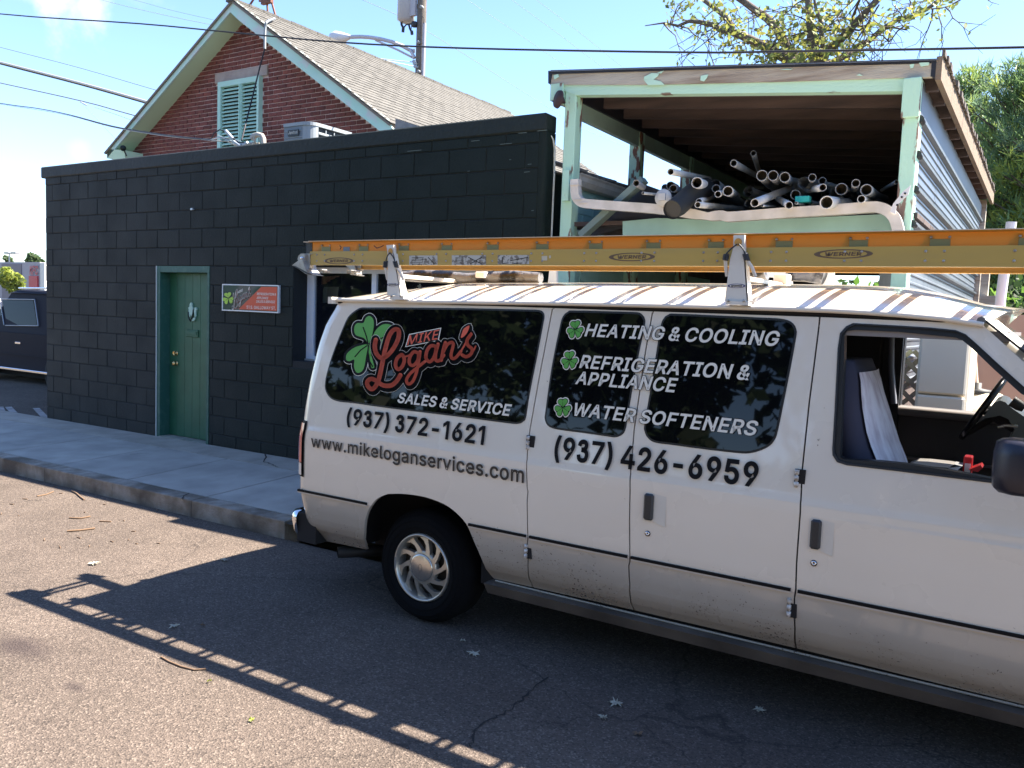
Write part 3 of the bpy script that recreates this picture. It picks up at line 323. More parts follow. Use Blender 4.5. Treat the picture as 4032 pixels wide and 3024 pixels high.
sw = empty('sidewalk', (X0, 5.3, .1), 'pale concrete sidewalk between the curb and the dark block wall', None, kind='structure')
def slab(xa, xb, ya, yb, name, m, depth=.10, g=.009):
    b = MB(); c = .004
    V = [(x, y, swz(x, y)-dz) for dz in (0,) for x, y in ((xa+g+c, ya+g+c), (xb-g-c, ya+g+c), (xb-g-c, yb-g-c), (xa+g+c, yb-g-c))]
    V += [(x, y, swz(x, y)-c) for x, y in ((xa+g, ya+g), (xb-g, ya+g), (xb-g, yb-g), (xa+g, yb-g))]
    V += [(x, y, swz(x, y)-depth) for x, y in ((xa+g, ya+g), (xb-g, ya+g), (xb-g, yb-g), (xa+g, yb-g))]
    F = [(0, 1, 2, 3)] + [(i, i+4, (i+1) % 4+4, (i+1) % 4) for i in range(4)] + [(i+4, i+8, (i+1) % 4+8, (i+1) % 4+4) for i in range(4)]
    b.add(V, F); return b.build(name, m, sw)
for k in range(-24, 3):
    xa = X0 + k*PIT; xb = xa+PIT
    if xb > -3.9: continue
    slab(xa, xb, 4.66, 5.80, 'slab', conc)
    slab(xa, xb, 4.50, 4.66, 'curbstone', curb_m, depth=.30, g=.004)
for k in range(-12, 3):
    xa = X0 + .3 + k*2.3; xb = min(xa+2.3, -3.9)
    if xa > -4 or xb < xa+.2: continue
    slab(xa, xb, 5.80, 6.19, 'back_slab', conc2, g=.004)
bed = MB()
for a, b_ in ((-36, -20), (-20, -10), (-10, -3.9)):
    bed.add([(a, 4.503, swz(a, 4.5)-.014), (b_, 4.503, swz(b_, 4.5)-.014), (b_, 6.24, swz(b_, 6.2)-.014), (a, 6.24, swz(a, 6.2)-.014)], [(0, 1, 2, 3)])
bed.build('slab_bed', mat('joint_dirt', (.05, .045, .035), .95), sw)
# driveway apron beside the van (the curb runs out into the yard entrance)
ap = MB()
ap.add([(-3.9, 4.5, .135), (-3.2, 4.5, .005), (6, 4.5, .005), (6, 5.6, .06), (-3.2, 5.6, .06), (-3.9, 5.6, .18), (-3.9, 6.6, .2), (-3.2, 6.6, .12), (6, 6.6, .12)], [(0, 1, 4, 5), (1, 2, 3, 4), (5, 4, 7, 6), (4, 3, 8, 7)])
ap.build('driveway_apron', conc2, sw)
# litter: sticks and leaves on the asphalt
twig_m = mat('twig', (.16, .10, .06), .9); leaf_m = mat('dead_leaf', (.42, .40, .33), .8, col2=(.30, .27, .2), nscale=40); leafg = mat('small_yellow_leaf', (.45, .5, .08), .7)
def twig(pts, r, label):
    P = [at_z(u, v, 0) for u, v in pts]; P = [Vector((p.x, p.y, gz(p.x)+r)) for p in [at_z(u, v, gz(at_z(u, v, 0).x)) for u, v in pts]]
    MB().tube(P, r, 5).build('twig', twig_m, label=label, cat='twig', group='twigs fallen on the road', loc=P[0])
twig([(348, 1421), (365, 1431), (392, 1442), (420, 1449), (445, 1447)], .005, 'long curved dry twig on the sunlit asphalt near the bottom of the picture')
twig([(155, 1062), (165, 1067), (175, 1076), (182, 1081)], .008, 'dark crooked stick beside the kerb shadow')
twig([(80, 1073), (100, 1069), (115, 1063)], .006, 'thin straight stick just left of the crooked dark stick')
twig([(145, 1149), (175, 1147), (205, 1143)], .008, 'longest thin stick lying on the bright road past the shadow tip')
twig([(150, 1120), (175, 1121), (195, 1117)], .007, 'dark stick lying level on the bright road, middle of three')
twig([(215, 1127), (240, 1128)], .006, 'short stick on the bright road close to the notch of shadow')
def mapleleaf(u, v, r, label, m=leaf_m, rot=0):
    p = at_z(u, v, 0); p = at_z(u, v, gz(p.x)); b = MB(); n = 22; V = [(p.x, p.y, gz(p.x)+.012)]
    for k in range(n):
        a = 2*pi*k/n+rot; q = r*(1 if k % 4 == 0 else .42 if k % 2 else .72)*random.uniform(.85, 1.1)
        V.append((p.x+cos(a)*q, p.y+sin(a)*q*.9, gz(p.x)+.004+random.uniform(0, .018)))
    b.add(V, [(0, k+1, (k+1) % n+1) for k in range(n)]); b.build('fallen_leaf', m, label=label, cat='leaf', group='leaves fallen on the road', loc=p)
mapleleaf(1330, 1522, .05, 'pale lobed leaf on the shaded asphalt in front of the side doors')
mapleleaf(1302, 1554, .028, 'small curled leaf just below the pale lobed leaf')
mapleleaf(1023, 1415, .045, 'brown leaf on the shaded asphalt in front of the rear wheel')
mapleleaf(1000, 1388, .02, 'tiny leaf bit near the brown leaf in front of the wheel')
mapleleaf(202, 1220, .05, 'pale crumpled leaf in the sun above the ladder shadow')
mapleleaf(375, 1356, .035, 'small leaf in the van shadow beside the ladder shadow')
mapleleaf(485, 1213, .04, 'small leaf near the tip of the bright road wedge')
mapleleaf(438, 1354, .02, 'dark leaf scrap inside the van shadow', twig_m)
mapleleaf(452, 1475, .014, 'tiny yellow leaf on the sunlit asphalt', leafg)
mapleleaf(543, 1560, .018, 'small yellow green leaf near the bottom edge', leafg)
mapleleaf(1640, 1845/1.2, .035, 'leaf lying under the van sill near the driver door', leaf_m)
mapleleaf(1378, 1589, .03, 'dark brown leaf in the deep shade by the bottom edge', twig_m)
def crack(name, pts, w_, zf, m, parent=None):
    P = [zf(u, v) for u, v in pts]; b = MB(); rr = random.Random(len(pts)); Q = []
    for p, q in zip(P, P[1:]):
        for k in range(5): t = k/5; Q.append(p.lerp(q, t)+Vector((rr.uniform(-.012, .012), rr.uniform(-.012, .012), 0)))
    Q.append(P[-1]); V = []; F = []
    for i, p in enumerate(Q):
        d = (Q[min(i+1, len(Q)-1)]-Q[max(i-1, 0)]).normalized(); n_ = Vector((-d.y, d.x, 0))*w_*rr.uniform(.3, 1.2); V += [p+n_, p-n_]
    for i in range(len(Q)-1): F.append((2*i, 2*i+1, 2*i+3, 2*i+2))
    b.add(V, F); b.build(name, m, parent, fix=False, **({} if parent else {'kind': 'structure'}))
crk = mat('crack_dark', (.018, .015, .013), .95)
def zroad(u, v): p = at_z(u, v, 0); p = at_z(u, v, gz(p.x)+.003); return p
def zwalk(u, v):
    p = at_z(u, v, .15)
    for _ in range(3): p = at_z(u, v, swz(p.x, p.y)+.003)
    return p
crack('road_crack', [(1016, 1618), (1022, 1590), (1040, 1566), (1062, 1552), (1100, 1534), (1122, 1515), (1150, 1491), (1185, 1462)], .006, zroad, crk)
crack('slab_crack', [(0+1790*.3224, 905+212*.3224), (1768*.3224, 905+285*.3224), (1812*.3224, 905+300*.3224), (1862*.3224, 905+322*.3224)], .007, zwalk, crk, sw)
crack('slab_crack', [(1270*.3224, 905+496*.3224), (1225*.3224, 905+520*.3224), (1216*.3224, 905+545*.3224)], .008, zwalk, crk, sw)
crack('slab_crack', [(990*.3224, 905+228*.3224), (870*.3224, 905+236*.3224)], .006, zwalk, crk, sw)
rr_ = random.Random(9)
for k in range(26):
    u, v = rr_.uniform(0, 480), rr_.uniform(1035, 1180)
    if v > 1060+u*.25+95 or v < 1025+u*.2: continue
    p = zroad(u, v); L_ = rr_.uniform(.02, .07); a_ = rr_.uniform(-.6, .6)
    MB().tube([p, p+Vector((cos(a_)*L_, sin(a_)*L_, .003))], .004, 5).build('twig_scrap', twig_m, label='tiny dry twig scrap scattered on the sunlit road by the kerb', cat='twig', group='tiny twig scraps on the road', loc=p)
# ------------------------------------------------------------------ painted block building
blk_m = mat('dark_block_paint', (.016, .0195, .0195), .7, col2=(.029, .032, .031), spec=.28, nscale=2.2, ndetail=8, bump=.6, bscale=55, rvary=.12)
def x_grade(m, x0, x1, col):
    nt = m.node_tree; b = nt.nodes['Principled BSDF']; src = b.inputs['Base Color'].links[0].from_socket
    g = nt.nodes.new('ShaderNodeNewGeometry'); sp = nt.nodes.new('ShaderNodeSeparateXYZ'); nt.links.new(g.outputs['Position'], sp.inputs[0])
    n = nt.nodes.new('ShaderNodeTexNoise'); n.inputs['Scale'].default_value = 1.1; n.inputs['Detail'].default_value = 6; nt.links.new(g.outputs['Position'], n.inputs['Vector'])
    ad = nt.nodes.new('ShaderNodeMath'); ad.operation = 'MULTIPLY_ADD'; ad.inputs[1].default_value = 2.0; nt.links.new(n.outputs['Fac'], ad.inputs[0]); nt.links.new(sp.outputs['X'], ad.inputs[2])
    mr = nt.nodes.new('ShaderNodeMapRange'); mr.inputs['From Min'].default_value = x0+1; mr.inputs['From Max'].default_value = x1+1; nt.links.new(ad.outputs[0], mr.inputs['Value'])
    mx = nt.nodes.new('ShaderNodeMix'); mx.data_type = 'RGBA'; nt.links.new(mr.outputs[0], mx.inputs[0]); nt.links.new(src, mx.inputs[6]); mx.inputs[7].default_value = (*col, 1); nt.links.new(mx.outputs[2], b.inputs['Base Color'])
x_grade(blk_m, -9.4, -6.2, (.0040, .0105, .0082))   # base colour grades to a darker green black toward the shed end
blk_edge = mat('mortar_paint', (.010, .013, .014), .8, bump=.5, bscale=60)
FY = 6.2; CX0 = -11.103; CW = .40263; RZ = 3.443; RH = .20881; XL, XR = -11.27, -3.66
bld = empty('block_building', (-7.4, 6.2, .2), 'low dark painted concrete block shop with a flat parapet and green door', 'building')
DX0, DX1, DZ1 = -8.885, -7.945, 2.19
WX0, WX1, WZ0, WZ1 = -6.62, -4.15, 1.215, 2.195
def blockmesh(wd, ht):
    return MB().box((0, 0, 0), (wd, .06, ht), .006).mesh('concrete_block', blk_m)
BM = {}
def put_block(xa, xb, za, zb):
    g = .0028; k = (round(xb-xa, 3), round(zb-za, 3))
    if xb-xa < .03 or zb-za < .03: return
    if k not in BM: BM[k] = blockmesh(xb-xa-2*g, zb-za-2*g)
    inst('concrete_block', BM[k], bld, (xa+g, FY-.004+random.uniform(-.0022, .0022), za+g))
for r in range(1, 18):
    zt = RZ-(r-1)*RH; zb = RZ-r*RH
    if r == 1: zt = 3.33
    if r == 17: zb = -.05
    off = 0 if r % 2 == 0 else .5
    edges = [XL] + [CX0+(c+off)*CW for c in range(-1, 20)] + [XR-.06]
    edges = sorted(e for e in set(round(x, 4) for x in edges) if XL <= e <= XR-.06)
    zm = (zt+zb)/2
    holes = []
    if zm < DZ1: holes.append((DX0, DX1))
    if WZ0 < zm < WZ1: holes.append((WX0, WX1))
    for a, b_ in zip(edges, edges[1:]):
        segs = [(a, b_)]
        for h0, h1 in holes:
            ns = []
            for s0, s1 in segs:
                if s1 <= h0 or s0 >= h1: ns.append((s0, s1))
                else:
                    if s0 < h0: ns.append((s0, h0))
                    if s1 > h1: ns.append((h1, s1))
            segs = ns
        for s0, s1 in segs: put_block(s0, s1, zb, zt)
# mortar backing with openings
bk = MB(); yb = FY+.004
for a, b_, c, d in ((XL, DX0, -.1, 3.33), (DX0, DX1, DZ1, 3.33), (DX1, WX0, -.1, 3.33), (WX0, WX1, -.1, WZ0), (WX0, WX1, WZ1, 3.33), (WX1, XR-.05, -.1, 3.33)):
    bk.box((a, yb, c), (b_, yb+.19, d))
bk.build('mortar', blk_edge, bld)
cop = mat('parapet_paint', (.018, .023, .024), .7, col2=(.028, .033, .033), nscale=3, bump=.8, bscale=25); x_grade(cop, -9.4, -6.2, (.0040, .0105, .0082))
MB().box((XL-.09, FY-.014, 3.33), (XR+.0, FY+.17, 3.475), .012).build('parapet_cap', cop, bld)
# rounded end pier and return of the wall
er = MB(); n = 6
for (z0, z1) in ((-.05, 3.33),):
    prof = [(XR-.06, FY-.004)] + [(XR-.055+.055*sin(a*pi/2/n), FY+.055-.059*cos(a*pi/2/n)) for a in range(n+1)] + [(XR, FY+.16), (XR-.06, FY+.16)]
    er.prism([(x, y, z0) for x, y in prof], (0, 0, z1-z0))
er.build('corner_pier', blk_m, bld)
caulk = mat('white_caulk', (.55, .60, .58), .8, bump=1, bscale=80)
cp = [(XR+.004, FY+.075, 3.30), (XR+.006, FY+.11, 3.27), (XR+.008, FY+.135, 3.2), (XR+.008, FY+.145, 3.0), (XR+.008, FY+.143, 2.4), (XR+.01, FY+.145, 1.8), (XR+.01, FY+.145, .6)]
MB().tube(cp, [.004, .008, .011, .009, .009, .008, .008], 6).build('caulk_bead', caulk, bld)
chip = mat('chipped_paint', (.11, .15, .14), .9); cb = MB()
for u, v, w_ in ((1018, 305, 18), (1080, 312, 26), (1120, 288, 18), (1160, 283, 22), (880, 327, 30), (900, 306, 8), (1010, 370, 5), (1132, 372, 12), (1100, 345, 4), (1148, 455, 5), (1140, 355, 8)):
    a = at_y(u, v, FY-.006); q = at_y(u+w_, v-w_*.1, FY-.006)
    cb.bar(a, q, .003, .005)
cb.build('paint_chips', chip, bld)
anc = at_y(416, 452, FY-.01)
MB().box(anc-Vector((.02, .02, .012)), anc+Vector((.02, .01, .012)), .004).build('wall_anchor', mat('galv', (.5, .52, .53), .4, metal=.8), bld)
# left side wall, roof and back of the building
MB().box((XL-.005, FY+.2, -.2), (XL+.2, 8.9, 3.33)).box((XL+.2, 8.7, -.2), (XR-.2, 8.9, 2.9)).build('side_wall', blk_m, bld)
MB().box((XL+.2, FY+.2, 2.95), (XR-.06, 8.7, 3.02)).build('flat_roof', mat('roof_felt', (.12, .12, .12), .9), bld)
MB().box((XR-.2, FY+.197, -.1), (XR-.02, 8.7, 3.0)).build('side_wall', blk_m, bld)
# door
grn = mat('green_door_paint', (.018, .098, .052), .42, col2=(.024, .118, .064), nscale=5, ndetail=6, bump=.25, bscale=20, rvary=.1)
grn2 = mat('green_frame_paint', (.022, .095, .072), .5, col2=(.05, .13, .10), nscale=14, ndetail=8, thr=(.5, .75), bump=.4, bscale=40)
dr = empty('green_door', (DX0, FY+.1, .2), 'green wooden street door set back in the dark block wall', 'door')
DB = .155
FRB = MB(); fw = .055; dy = .135
FRB.box((DX0, FY-.008, DB), (DX0+fw, FY+.20, DZ1)).box((DX1-fw*.7, FY-.008, DB), (DX1, FY+.2, DZ1)).box((DX0+fw, FY-.006, DZ1-fw*1.3), (DX1-fw*.7, FY+.2, DZ1))
FRB.build('door_frame', grn2, dr)
MB().tube([(DX0-.008, FY-.012, DB), (DX0-.006, FY-.012, 1.2), (DX0-.008, FY-.012, DZ1)], .008, 5).build('caulk_bead', caulk, dr)
dleaf = MB().box((DX0+fw, FY+dy, DB+.03), (DX1-fw*.7, FY+dy+.045, DZ1-fw*1.3)).build('door_leaf', grn, dr)
pl = MB()
npk = 6; pw = (DX1-fw*.7-DX0-fw)/npk
for k in range(npk):
    xa = DX0+fw+k*pw; o = MB().box((xa+.0012, FY+dy-.012, DB+.035), (xa+pw-.0012, FY+dy+.002, DZ1-fw*1.3-.004), .003).build('door_plank', grn, dr)
MB().box((DX0+fw, FY-.02, DB-.02), (DX1-fw*.7, FY+dy+.04, DB+.028)).build('threshold', mat('worn_stone', (.18, .19, .15), .95, col2=(.3, .29, .25), nscale=12, bump=.8), dr)
brass = mat('brass', (.72, .50, .22), .25, metal=1)
hx = at_y(375, 785, FY+dy-.05).x
for zz, rr, nm in ((at_y(372, 762, FY+dy).z, .028, 'deadbolt'), (at_y(374, 784, FY+dy).z, .03, 'door_knob')):
    b = MB(); b.lathe([(0, -.052 if rr == .03 else -.03), (rr*.8, -.05 if rr == .03 else -.03), (rr, -.035), (rr*.75, -.02), (.012, -.015), (.012, -.004), (rr, -.003), (rr, 0)], (hx+.0, FY+dy-.012, zz), (0, 1, 0), 16); b.build(nm, brass, dr)
msl = at_y(417, 720, FY+dy-.02)
MB().box((msl.x-.115, FY+dy-.028, msl.z-.045), (msl.x+.095, FY+dy-.010, msl.z+.04), .006).box((msl.x-.09, FY+dy-.036, msl.z-.02), (msl.x+.075, FY+dy-.026, msl.z+.02), .004).build('mail_slot', grn, dr)
orn = mat('mint_plaster', (.42, .62, .52), .6); oc = at_y(416, 672, FY+dy-.02); b = MB()
def blob(cx, cz, pts): b.prism([(oc.x+(x+cx)*.0045, FY+dy-.030, oc.z+(z+cz)*.0045) for x, z in pts], (0, .018, 0))
blob(-5, 2, [(-9, -12), (-8, 2), (-10, 6), (-5, 9), (-4, 16), (0, 20), (4, 17), (5, 10), (8, 6), (7, -8), (2, -16), (-2, -10), (-4, -18)])
blob(9, -2, [(-1, 4), (2, 12), (7, 11), (10, 6), (6, 2), (6, -10), (3, -15), (1, -6)])
blob(3, -20, [(-5, -4), (0, 2), (8, 4), (9, -1), (2, -6)])
b.build('door_ornament', orn, dr)
MB().tube([Vector((oc.x-.062, FY+dy-.03, oc.z-.01)), Vector((oc.x-.055, FY+dy-.035, oc.z-.075)), Vector((oc.x-.02, FY+dy-.037, oc.z-.115)), Vector((oc.x+.02, FY+dy-.035, oc.z-.07)), Vector((oc.x+.03, FY+dy-.03, oc.z+.02))], .008, 6).build('knocker_ring', mat('black_iron', (.02, .03, .03), .5, metal=.6), dr)
# window
wn = empty('shop_window', (WX0, FY+.2, WZ0), 'white framed shop window behind the ladder rack with old curtains', 'window')
whitef = mat('white_frame', (.62, .70, .80), .45, col2=(.7, .75, .8), nscale=20, bump=.2)
bk2 = MB(); gy = FY+.2
bk2.box((WX0, gy-.01, WZ0), (WX0+.10, gy+.03, WZ1)).box((WX0, gy-.01, WZ1-.06), (WX1, gy+.03, WZ1)).box((WX0+.1, gy-.01, WZ0), (WX1, gy+.03, WZ0+.05))
bk2.box((-5.72, gy-.012, WZ0+.05), (-5.66, gy+.025, WZ1-.06))
bk2.build('window_frame', whitef, wn)
MB().box((WX0, gy-.004, WZ0-.03), (WX1, gy+.04, WZ0)).box((WX0-.02, gy-.03, WZ0-.02), (WX0+.12, gy, WZ0+.02)).build('window_sill', mat('sill_paint', (.35, .35, .33), .7), wn)
glassd = mat('dark_window_glass', (.012, .014, .02), .03, spec=.7)
g_alpha = mat('window_glass', (.01, .012, .02), .02, trans=0, alpha=.3, spec=.8)
MB().box((WX0+.10, gy+.012, WZ0+.05), (WX1, gy+.016, WZ1-.06)).build('pane', g_alpha, wn)
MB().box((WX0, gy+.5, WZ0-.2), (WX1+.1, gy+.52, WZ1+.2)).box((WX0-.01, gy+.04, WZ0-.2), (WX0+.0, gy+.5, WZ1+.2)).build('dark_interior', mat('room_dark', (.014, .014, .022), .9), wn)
cur = mat('curtain_pale_green', (.34, .40, .33), .9, col2=(.22, .26, .22), nscale=3, stretch=(14, 1, .6)); cur2 = mat('curtain_peach', (.62, .38, .26), .9, col2=(.4, .22, .16), nscale=3, stretch=(14, 1, .6))
def drape(poly, y, m, nm):
    P = [at_y(u, v, y) for u, v in poly]; bmx = bmesh.new(); vs = [bmx.verts.new(p) for p in P]; bmx.faces.new(vs)
    for k in range(60):
        x = min(p.x for p in P)+k*.018
        bmesh.ops.bisect_plane(bmx, geom=bmx.verts[:]+bmx.edges[:]+bmx.faces[:], plane_co=(x, 0, 0), plane_no=(1, 0, 0))
    for q in bmx.verts: q.co.y += .018*sin(q.co.x*105)+.01*sin(q.co.x*41)
    me = bpy.data.meshes.new(nm); bmx.to_mesh(me); bmx.free(); me.materials.append(m); me.polygons.foreach_set('use_smooth', [True]*len(me.polygons))
    o = bpy.data.objects.new(nm, me); COL.objects.link(o); o.parent = wn; o.location = -wn.location
drape([(687, 598), (732, 596), (690, 619), (687, 655)], gy+.2, cur2, 'curtain')
drape([(702, 620), (730, 620), (728, 650), (695, 655)], gy+.22, cur, 'curtain')
# ------------------------------------------------------------------ flat print helpers on upright planes
def print_flat(name, polys, y, m, parent, **k):       # polys: list of (verts uv in picture units already mapped to 3D points, faces)
    b = MB()
    for V, F in polys: b.add(V, F)
    return b.build(name, m, parent, fix=False, **k)
def shamrock_shapes(cx, cy, s, rot=0):
    """leaf outlines and veins of a three-leaved clover, y up, unit about s"""
    leaves = []; veins = []
    for a, L, W in ((100, 1.0, .62), (215, 1.0, .62), (-25+0, .92, .60)):
        a = radians(a)+rot; pts = []
        for t in [i/28 for i in range(29)]:
            th = 2*pi*t
            x = 16*sin(th)**3/16; yv = (13*cos(th)-5*cos(2*th)-2*cos(3*th)-cos(4*th))/17
            lx = (yv+1.0)*.55*L*s; ly = x*W*s*.95
            pts.append((cx+lx*cos(a)-ly*sin(a), cy+lx*sin(a)+ly*cos(a)))
        leaves.append(pts); veins.append([(cx, cy), (cx+.62*s*cos(a), cy+.62*s*sin(a))])
    a = radians(-72)+rot
    stem = [(cx, cy), (cx+.5*s*cos(a), cy+.5*s*sin(a)), (cx+.85*s*cos(a+.15), cy+.85*s*sin(a+.15))]
    return leaves, veins, stem
def tess2(pts):
    return pts, [tuple(t) for t in tessellate_polygon([[Vector((x, y, 0)) for x, y in pts]])]
# script lettering traced as pen strokes, in units of the van-side picture crop (y down)
LOGAN = [
 ([(672, 478), (664, 530), (676, 585), (715, 622), (765, 600), (815, 540), (850, 465), (852, 405), (818, 398), (782, 440), (752, 530), (728, 640), (706, 750), (682, 825), (645, 868), (612, 848), (604, 812), (632, 788), (672, 800), (730, 838), (795, 838), (840, 800), (866, 758)], 34, 0),
 ([(868, 600), (838, 630), (828, 680), (848, 712), (880, 690), (898, 640), (885, 602)], 28, 1),
 ([(893, 612), (925, 606), (950, 590)], 14, 0),
 ([(1000, 580), (970, 575), (940, 620), (940, 668), (970, 680), (1005, 640), (1010, 590)], 26, 1),
 ([(1022, 572), (1012, 640), (995, 730), (965, 805), (930, 828), (915, 795), (945, 745), (1010, 690), (1060, 650)], 24, 0),
 ([(1142, 530), (1105, 528), (1075, 570), (1070, 625), (1098, 652), (1130, 620), (1148, 560)], 26, 1),
 ([(1165, 512), (1145, 590), (1148, 640), (1178, 640), (1210, 600)], 25, 0),
 ([(1222, 500), (1205, 560), (1190, 640)], 25, 0),
 ([(1200, 585), (1235, 520), (1272, 498), (1285, 520), (1268, 590), (1275, 625), (1305, 618), (1345, 570)], 24, 0),
 ([(1335, 585), (1380, 510), (1425, 425)], 14, 0),
 ([(1425, 435), (1395, 480), (1400, 520), (1435, 555), (1420, 595), (1385, 612), (1355, 598)], 26, 0),
 ([(1440, 575), (1462, 530)], 12, 0)]
APOS = [(1412, 366), (1370, 388), (1355, 420), (1345, 462), (1372, 450), (1400, 412)]
# ------------------------------------------------------------------ shop sign on the block wall
sy = FY-.03
def E(x, y): return (427.9+x*.14881, 576.0+y*.14881)
def se(x, y, d=0): return at_y(*E(x, y), sy-d)
sg = empty('shop_sign', se(350, 640), 'small framed shop sign with clover and orange corner beside the green door', 'sign')
al = mat('aluminium_edge', (.66, .68, .70), .4, metal=.3)
tl, tr_, br, bl = se(352, 252), se(1172, 268), se(1168, 672), se(350, 640)
sx0, sx1 = (tl.x+bl.x)/2, (tr_.x+br.x)/2; sz1, sz0 = (tl.z+tr_.z)/2, (bl.z+br.z)/2
b = MB(); t = .012
b.box((sx0, sy-.004, sz0), (sx1, sy+.024, sz0+t)).box((sx0, sy-.004, sz1-t), (sx1, sy+.024, sz1)).box((sx0, sy-.004, sz0+t), (sx0+t, sy+.024, sz1-t)).box((sx1-t, sy-.004, sz0+t), (sx1, sy+.024, sz1-t))
b.build('sign_frame', al, sg)
MB().box((sx0+t, sy+.002, sz0+t), (sx1-t, sy+.02, sz1-t)).build('sign_board', mat('sign_dark_green', (.016, .05, .035), .25, col2=(.10, .10, .085), nscale=3.2, ndetail=1, thr=(.5, .56)), sg)
orange = mat('sign_orange', (.62, .085, .025), .45)
MB().add([se(588, 618, .0), se(918, 292, .0), se(1148, 296, .0), se(1144, 645, .0)], [(0, 1, 2, 3)]).build('orange_corner', orange, sg, fix=False)
cream = mat('print_cream', (.80, .77, .68), .5); limeg = mat('sign_lime', (.38, .62, .06), .5); blackp = mat('print_black', (.012, .012, .014), .4)
def sign_text(s, x0, y0, x1, y1, h, sh, off=.02, lay=.002, m=cream):
    vs, fs = text_tris(s, 1, off, sh); mx = max(v[0] for v in vs); mn = min(v[0] for v in vs); cap = .70
    V = []
    for (x, y) in vs:
        f = (x-mn)/(mx-mn); V.append(se(x0+(x1-x0)*f, y0+(y1-y0)*f-y/cap*h, lay))
    MB().add(V, fs).build('lettering', m, sg, fix=False)
sign_text('REFRIGERATION &', 853, 412, 1130, 420, 34, .25)
sign_text('APPLIANCE', 849, 468, 1020, 474, 33, .25)
sign_text('SALES & SERVICE', 843, 522, 1118, 530, 34, .25)
sign_text('51 S. GALLOWAY ST.', 705, 607, 1126, 624, 42, 0, off=.012)
vs, fs = text_tris('MIKE', 1, .03, .2); mx = max(v[0] for v in vs); V = []
for (x, y) in vs: V.append(se(574+(650-574)*x/mx, 392-(392-352)*x/mx-y/.7*32, .002))
MB().add(V, fs).build('lettering', cream, sg, fix=False)
def map_logo(x, y):     # van-crop units -> sign-crop units
    return (490+(x-600)*(768-490)/(1468-600), 360+(y-398)*(612-300)/(905-380) - (x-600)*.045 - 18)
for m_, gw, dx, dy, lay in ((orange, 6, 6, 10, .0008), (cream, 0, 0, 0, .0025)):
    b = MB()
    for pts, wd, cl in LOGAN:
        q = [map_logo(x+dx, y+dy) for x, y in smooth2d(pts, 5, bool(cl))]; V2, F2 = stroke2d(q, wd*.44+gw*.25, bool(cl)); b.add([se(x, y, lay) for x, y in V2], F2)
    V2, F2 = tess2([map_logo(x+dx, y+dy) for x, y in APOS]); b.add([se(x, y, lay) for x, y in V2], F2)
    b.build('script_lettering', m_, sg, fix=False)
lv, vn, st = shamrock_shapes(0, 0, 1)
sc_ = 88; b = MB(); b2 = MB()
for l in lv:
    V2, F2 = tess2([(440+x*sc_, 460-y*sc_*1.05) for x, y in grow(l, .06)]); b2.add([se(x, y, .0012) for x, y in V2], F2)
    V2, F2 = tess2([(440+x*sc_, 460-y*sc_*1.05) for x, y in l]); b.add([se(x, y, .002) for x, y in V2], F2)
V2, F2 = stroke2d([(440+x*sc_, 460-y*sc_) for x, y in st], [4, 6, 10]); b.add([se(x, y, .002) for x, y in V2], F2)
b2.build('clover_outline', blackp, sg, fix=False); b.build('clover', limeg, sg, fix=False)
b = MB()
for l in vn: V2, F2 = stroke2d([(440+x*sc_, 460-y*sc_) for x, y in l], 4); b.add([se(x, y, .0028) for x, y in V2], F2)
b.build('clover_veins', blackp, sg, fix=False)
# ------------------------------------------------------------------ brick house behind
HY, YR = 9.2, 8.86
hs = empty('brick_house', (-11, HY, 0), 'old red brick house with mint green gable boards rising behind the dark shop', 'house')
mint = mat('mint_paint', (.42, .66, .56), .7, col2=(.48, .72, .62), nscale=3, ndetail=8, bump=.3, bscale=40)
mintw = mat('worn_mint_paint', (.46, .70, .60), .75, col2=(.58, .62, .60), nscale=5, ndetail=10, thr=(.46, .60), bump=.5, bscale=50, col3=(.52, .74, .65), n3=1.5)
brk = mat('old_brick', (.21, .062, .048), .9, col2=(.14, .042, .036), nscale=14, ndetail=6, bump=.6, bscale=90, vary=.22)
mort = mat('brick_mortar', (.62, .46, .41), .95, col2=(.7, .54, .49), nscale=10, bump=.6, bscale=120)
gA = at_y(514, 40, HY); gL = at_y(266, 347, HY); gR = at_y(826, 286, HY)
zb = 3.6
def edge_x(z, P): return gA.x + (P.x-gA.x)*(gA.z-z)/(gA.z-P.z)
MB().prism([(gA.x, HY+.012, gA.z+.05), (edge_x(3.6, gR)+.1, HY+.012, 3.6), (edge_x(3.6, gR)+.1, HY+.012, 0), (edge_x(3.6, gL)-.1, HY+.012, 0), (edge_x(3.6, gL)-.1, HY+.012, 3.6)], (0, .3, 0)).build('mortar', mort, hs)
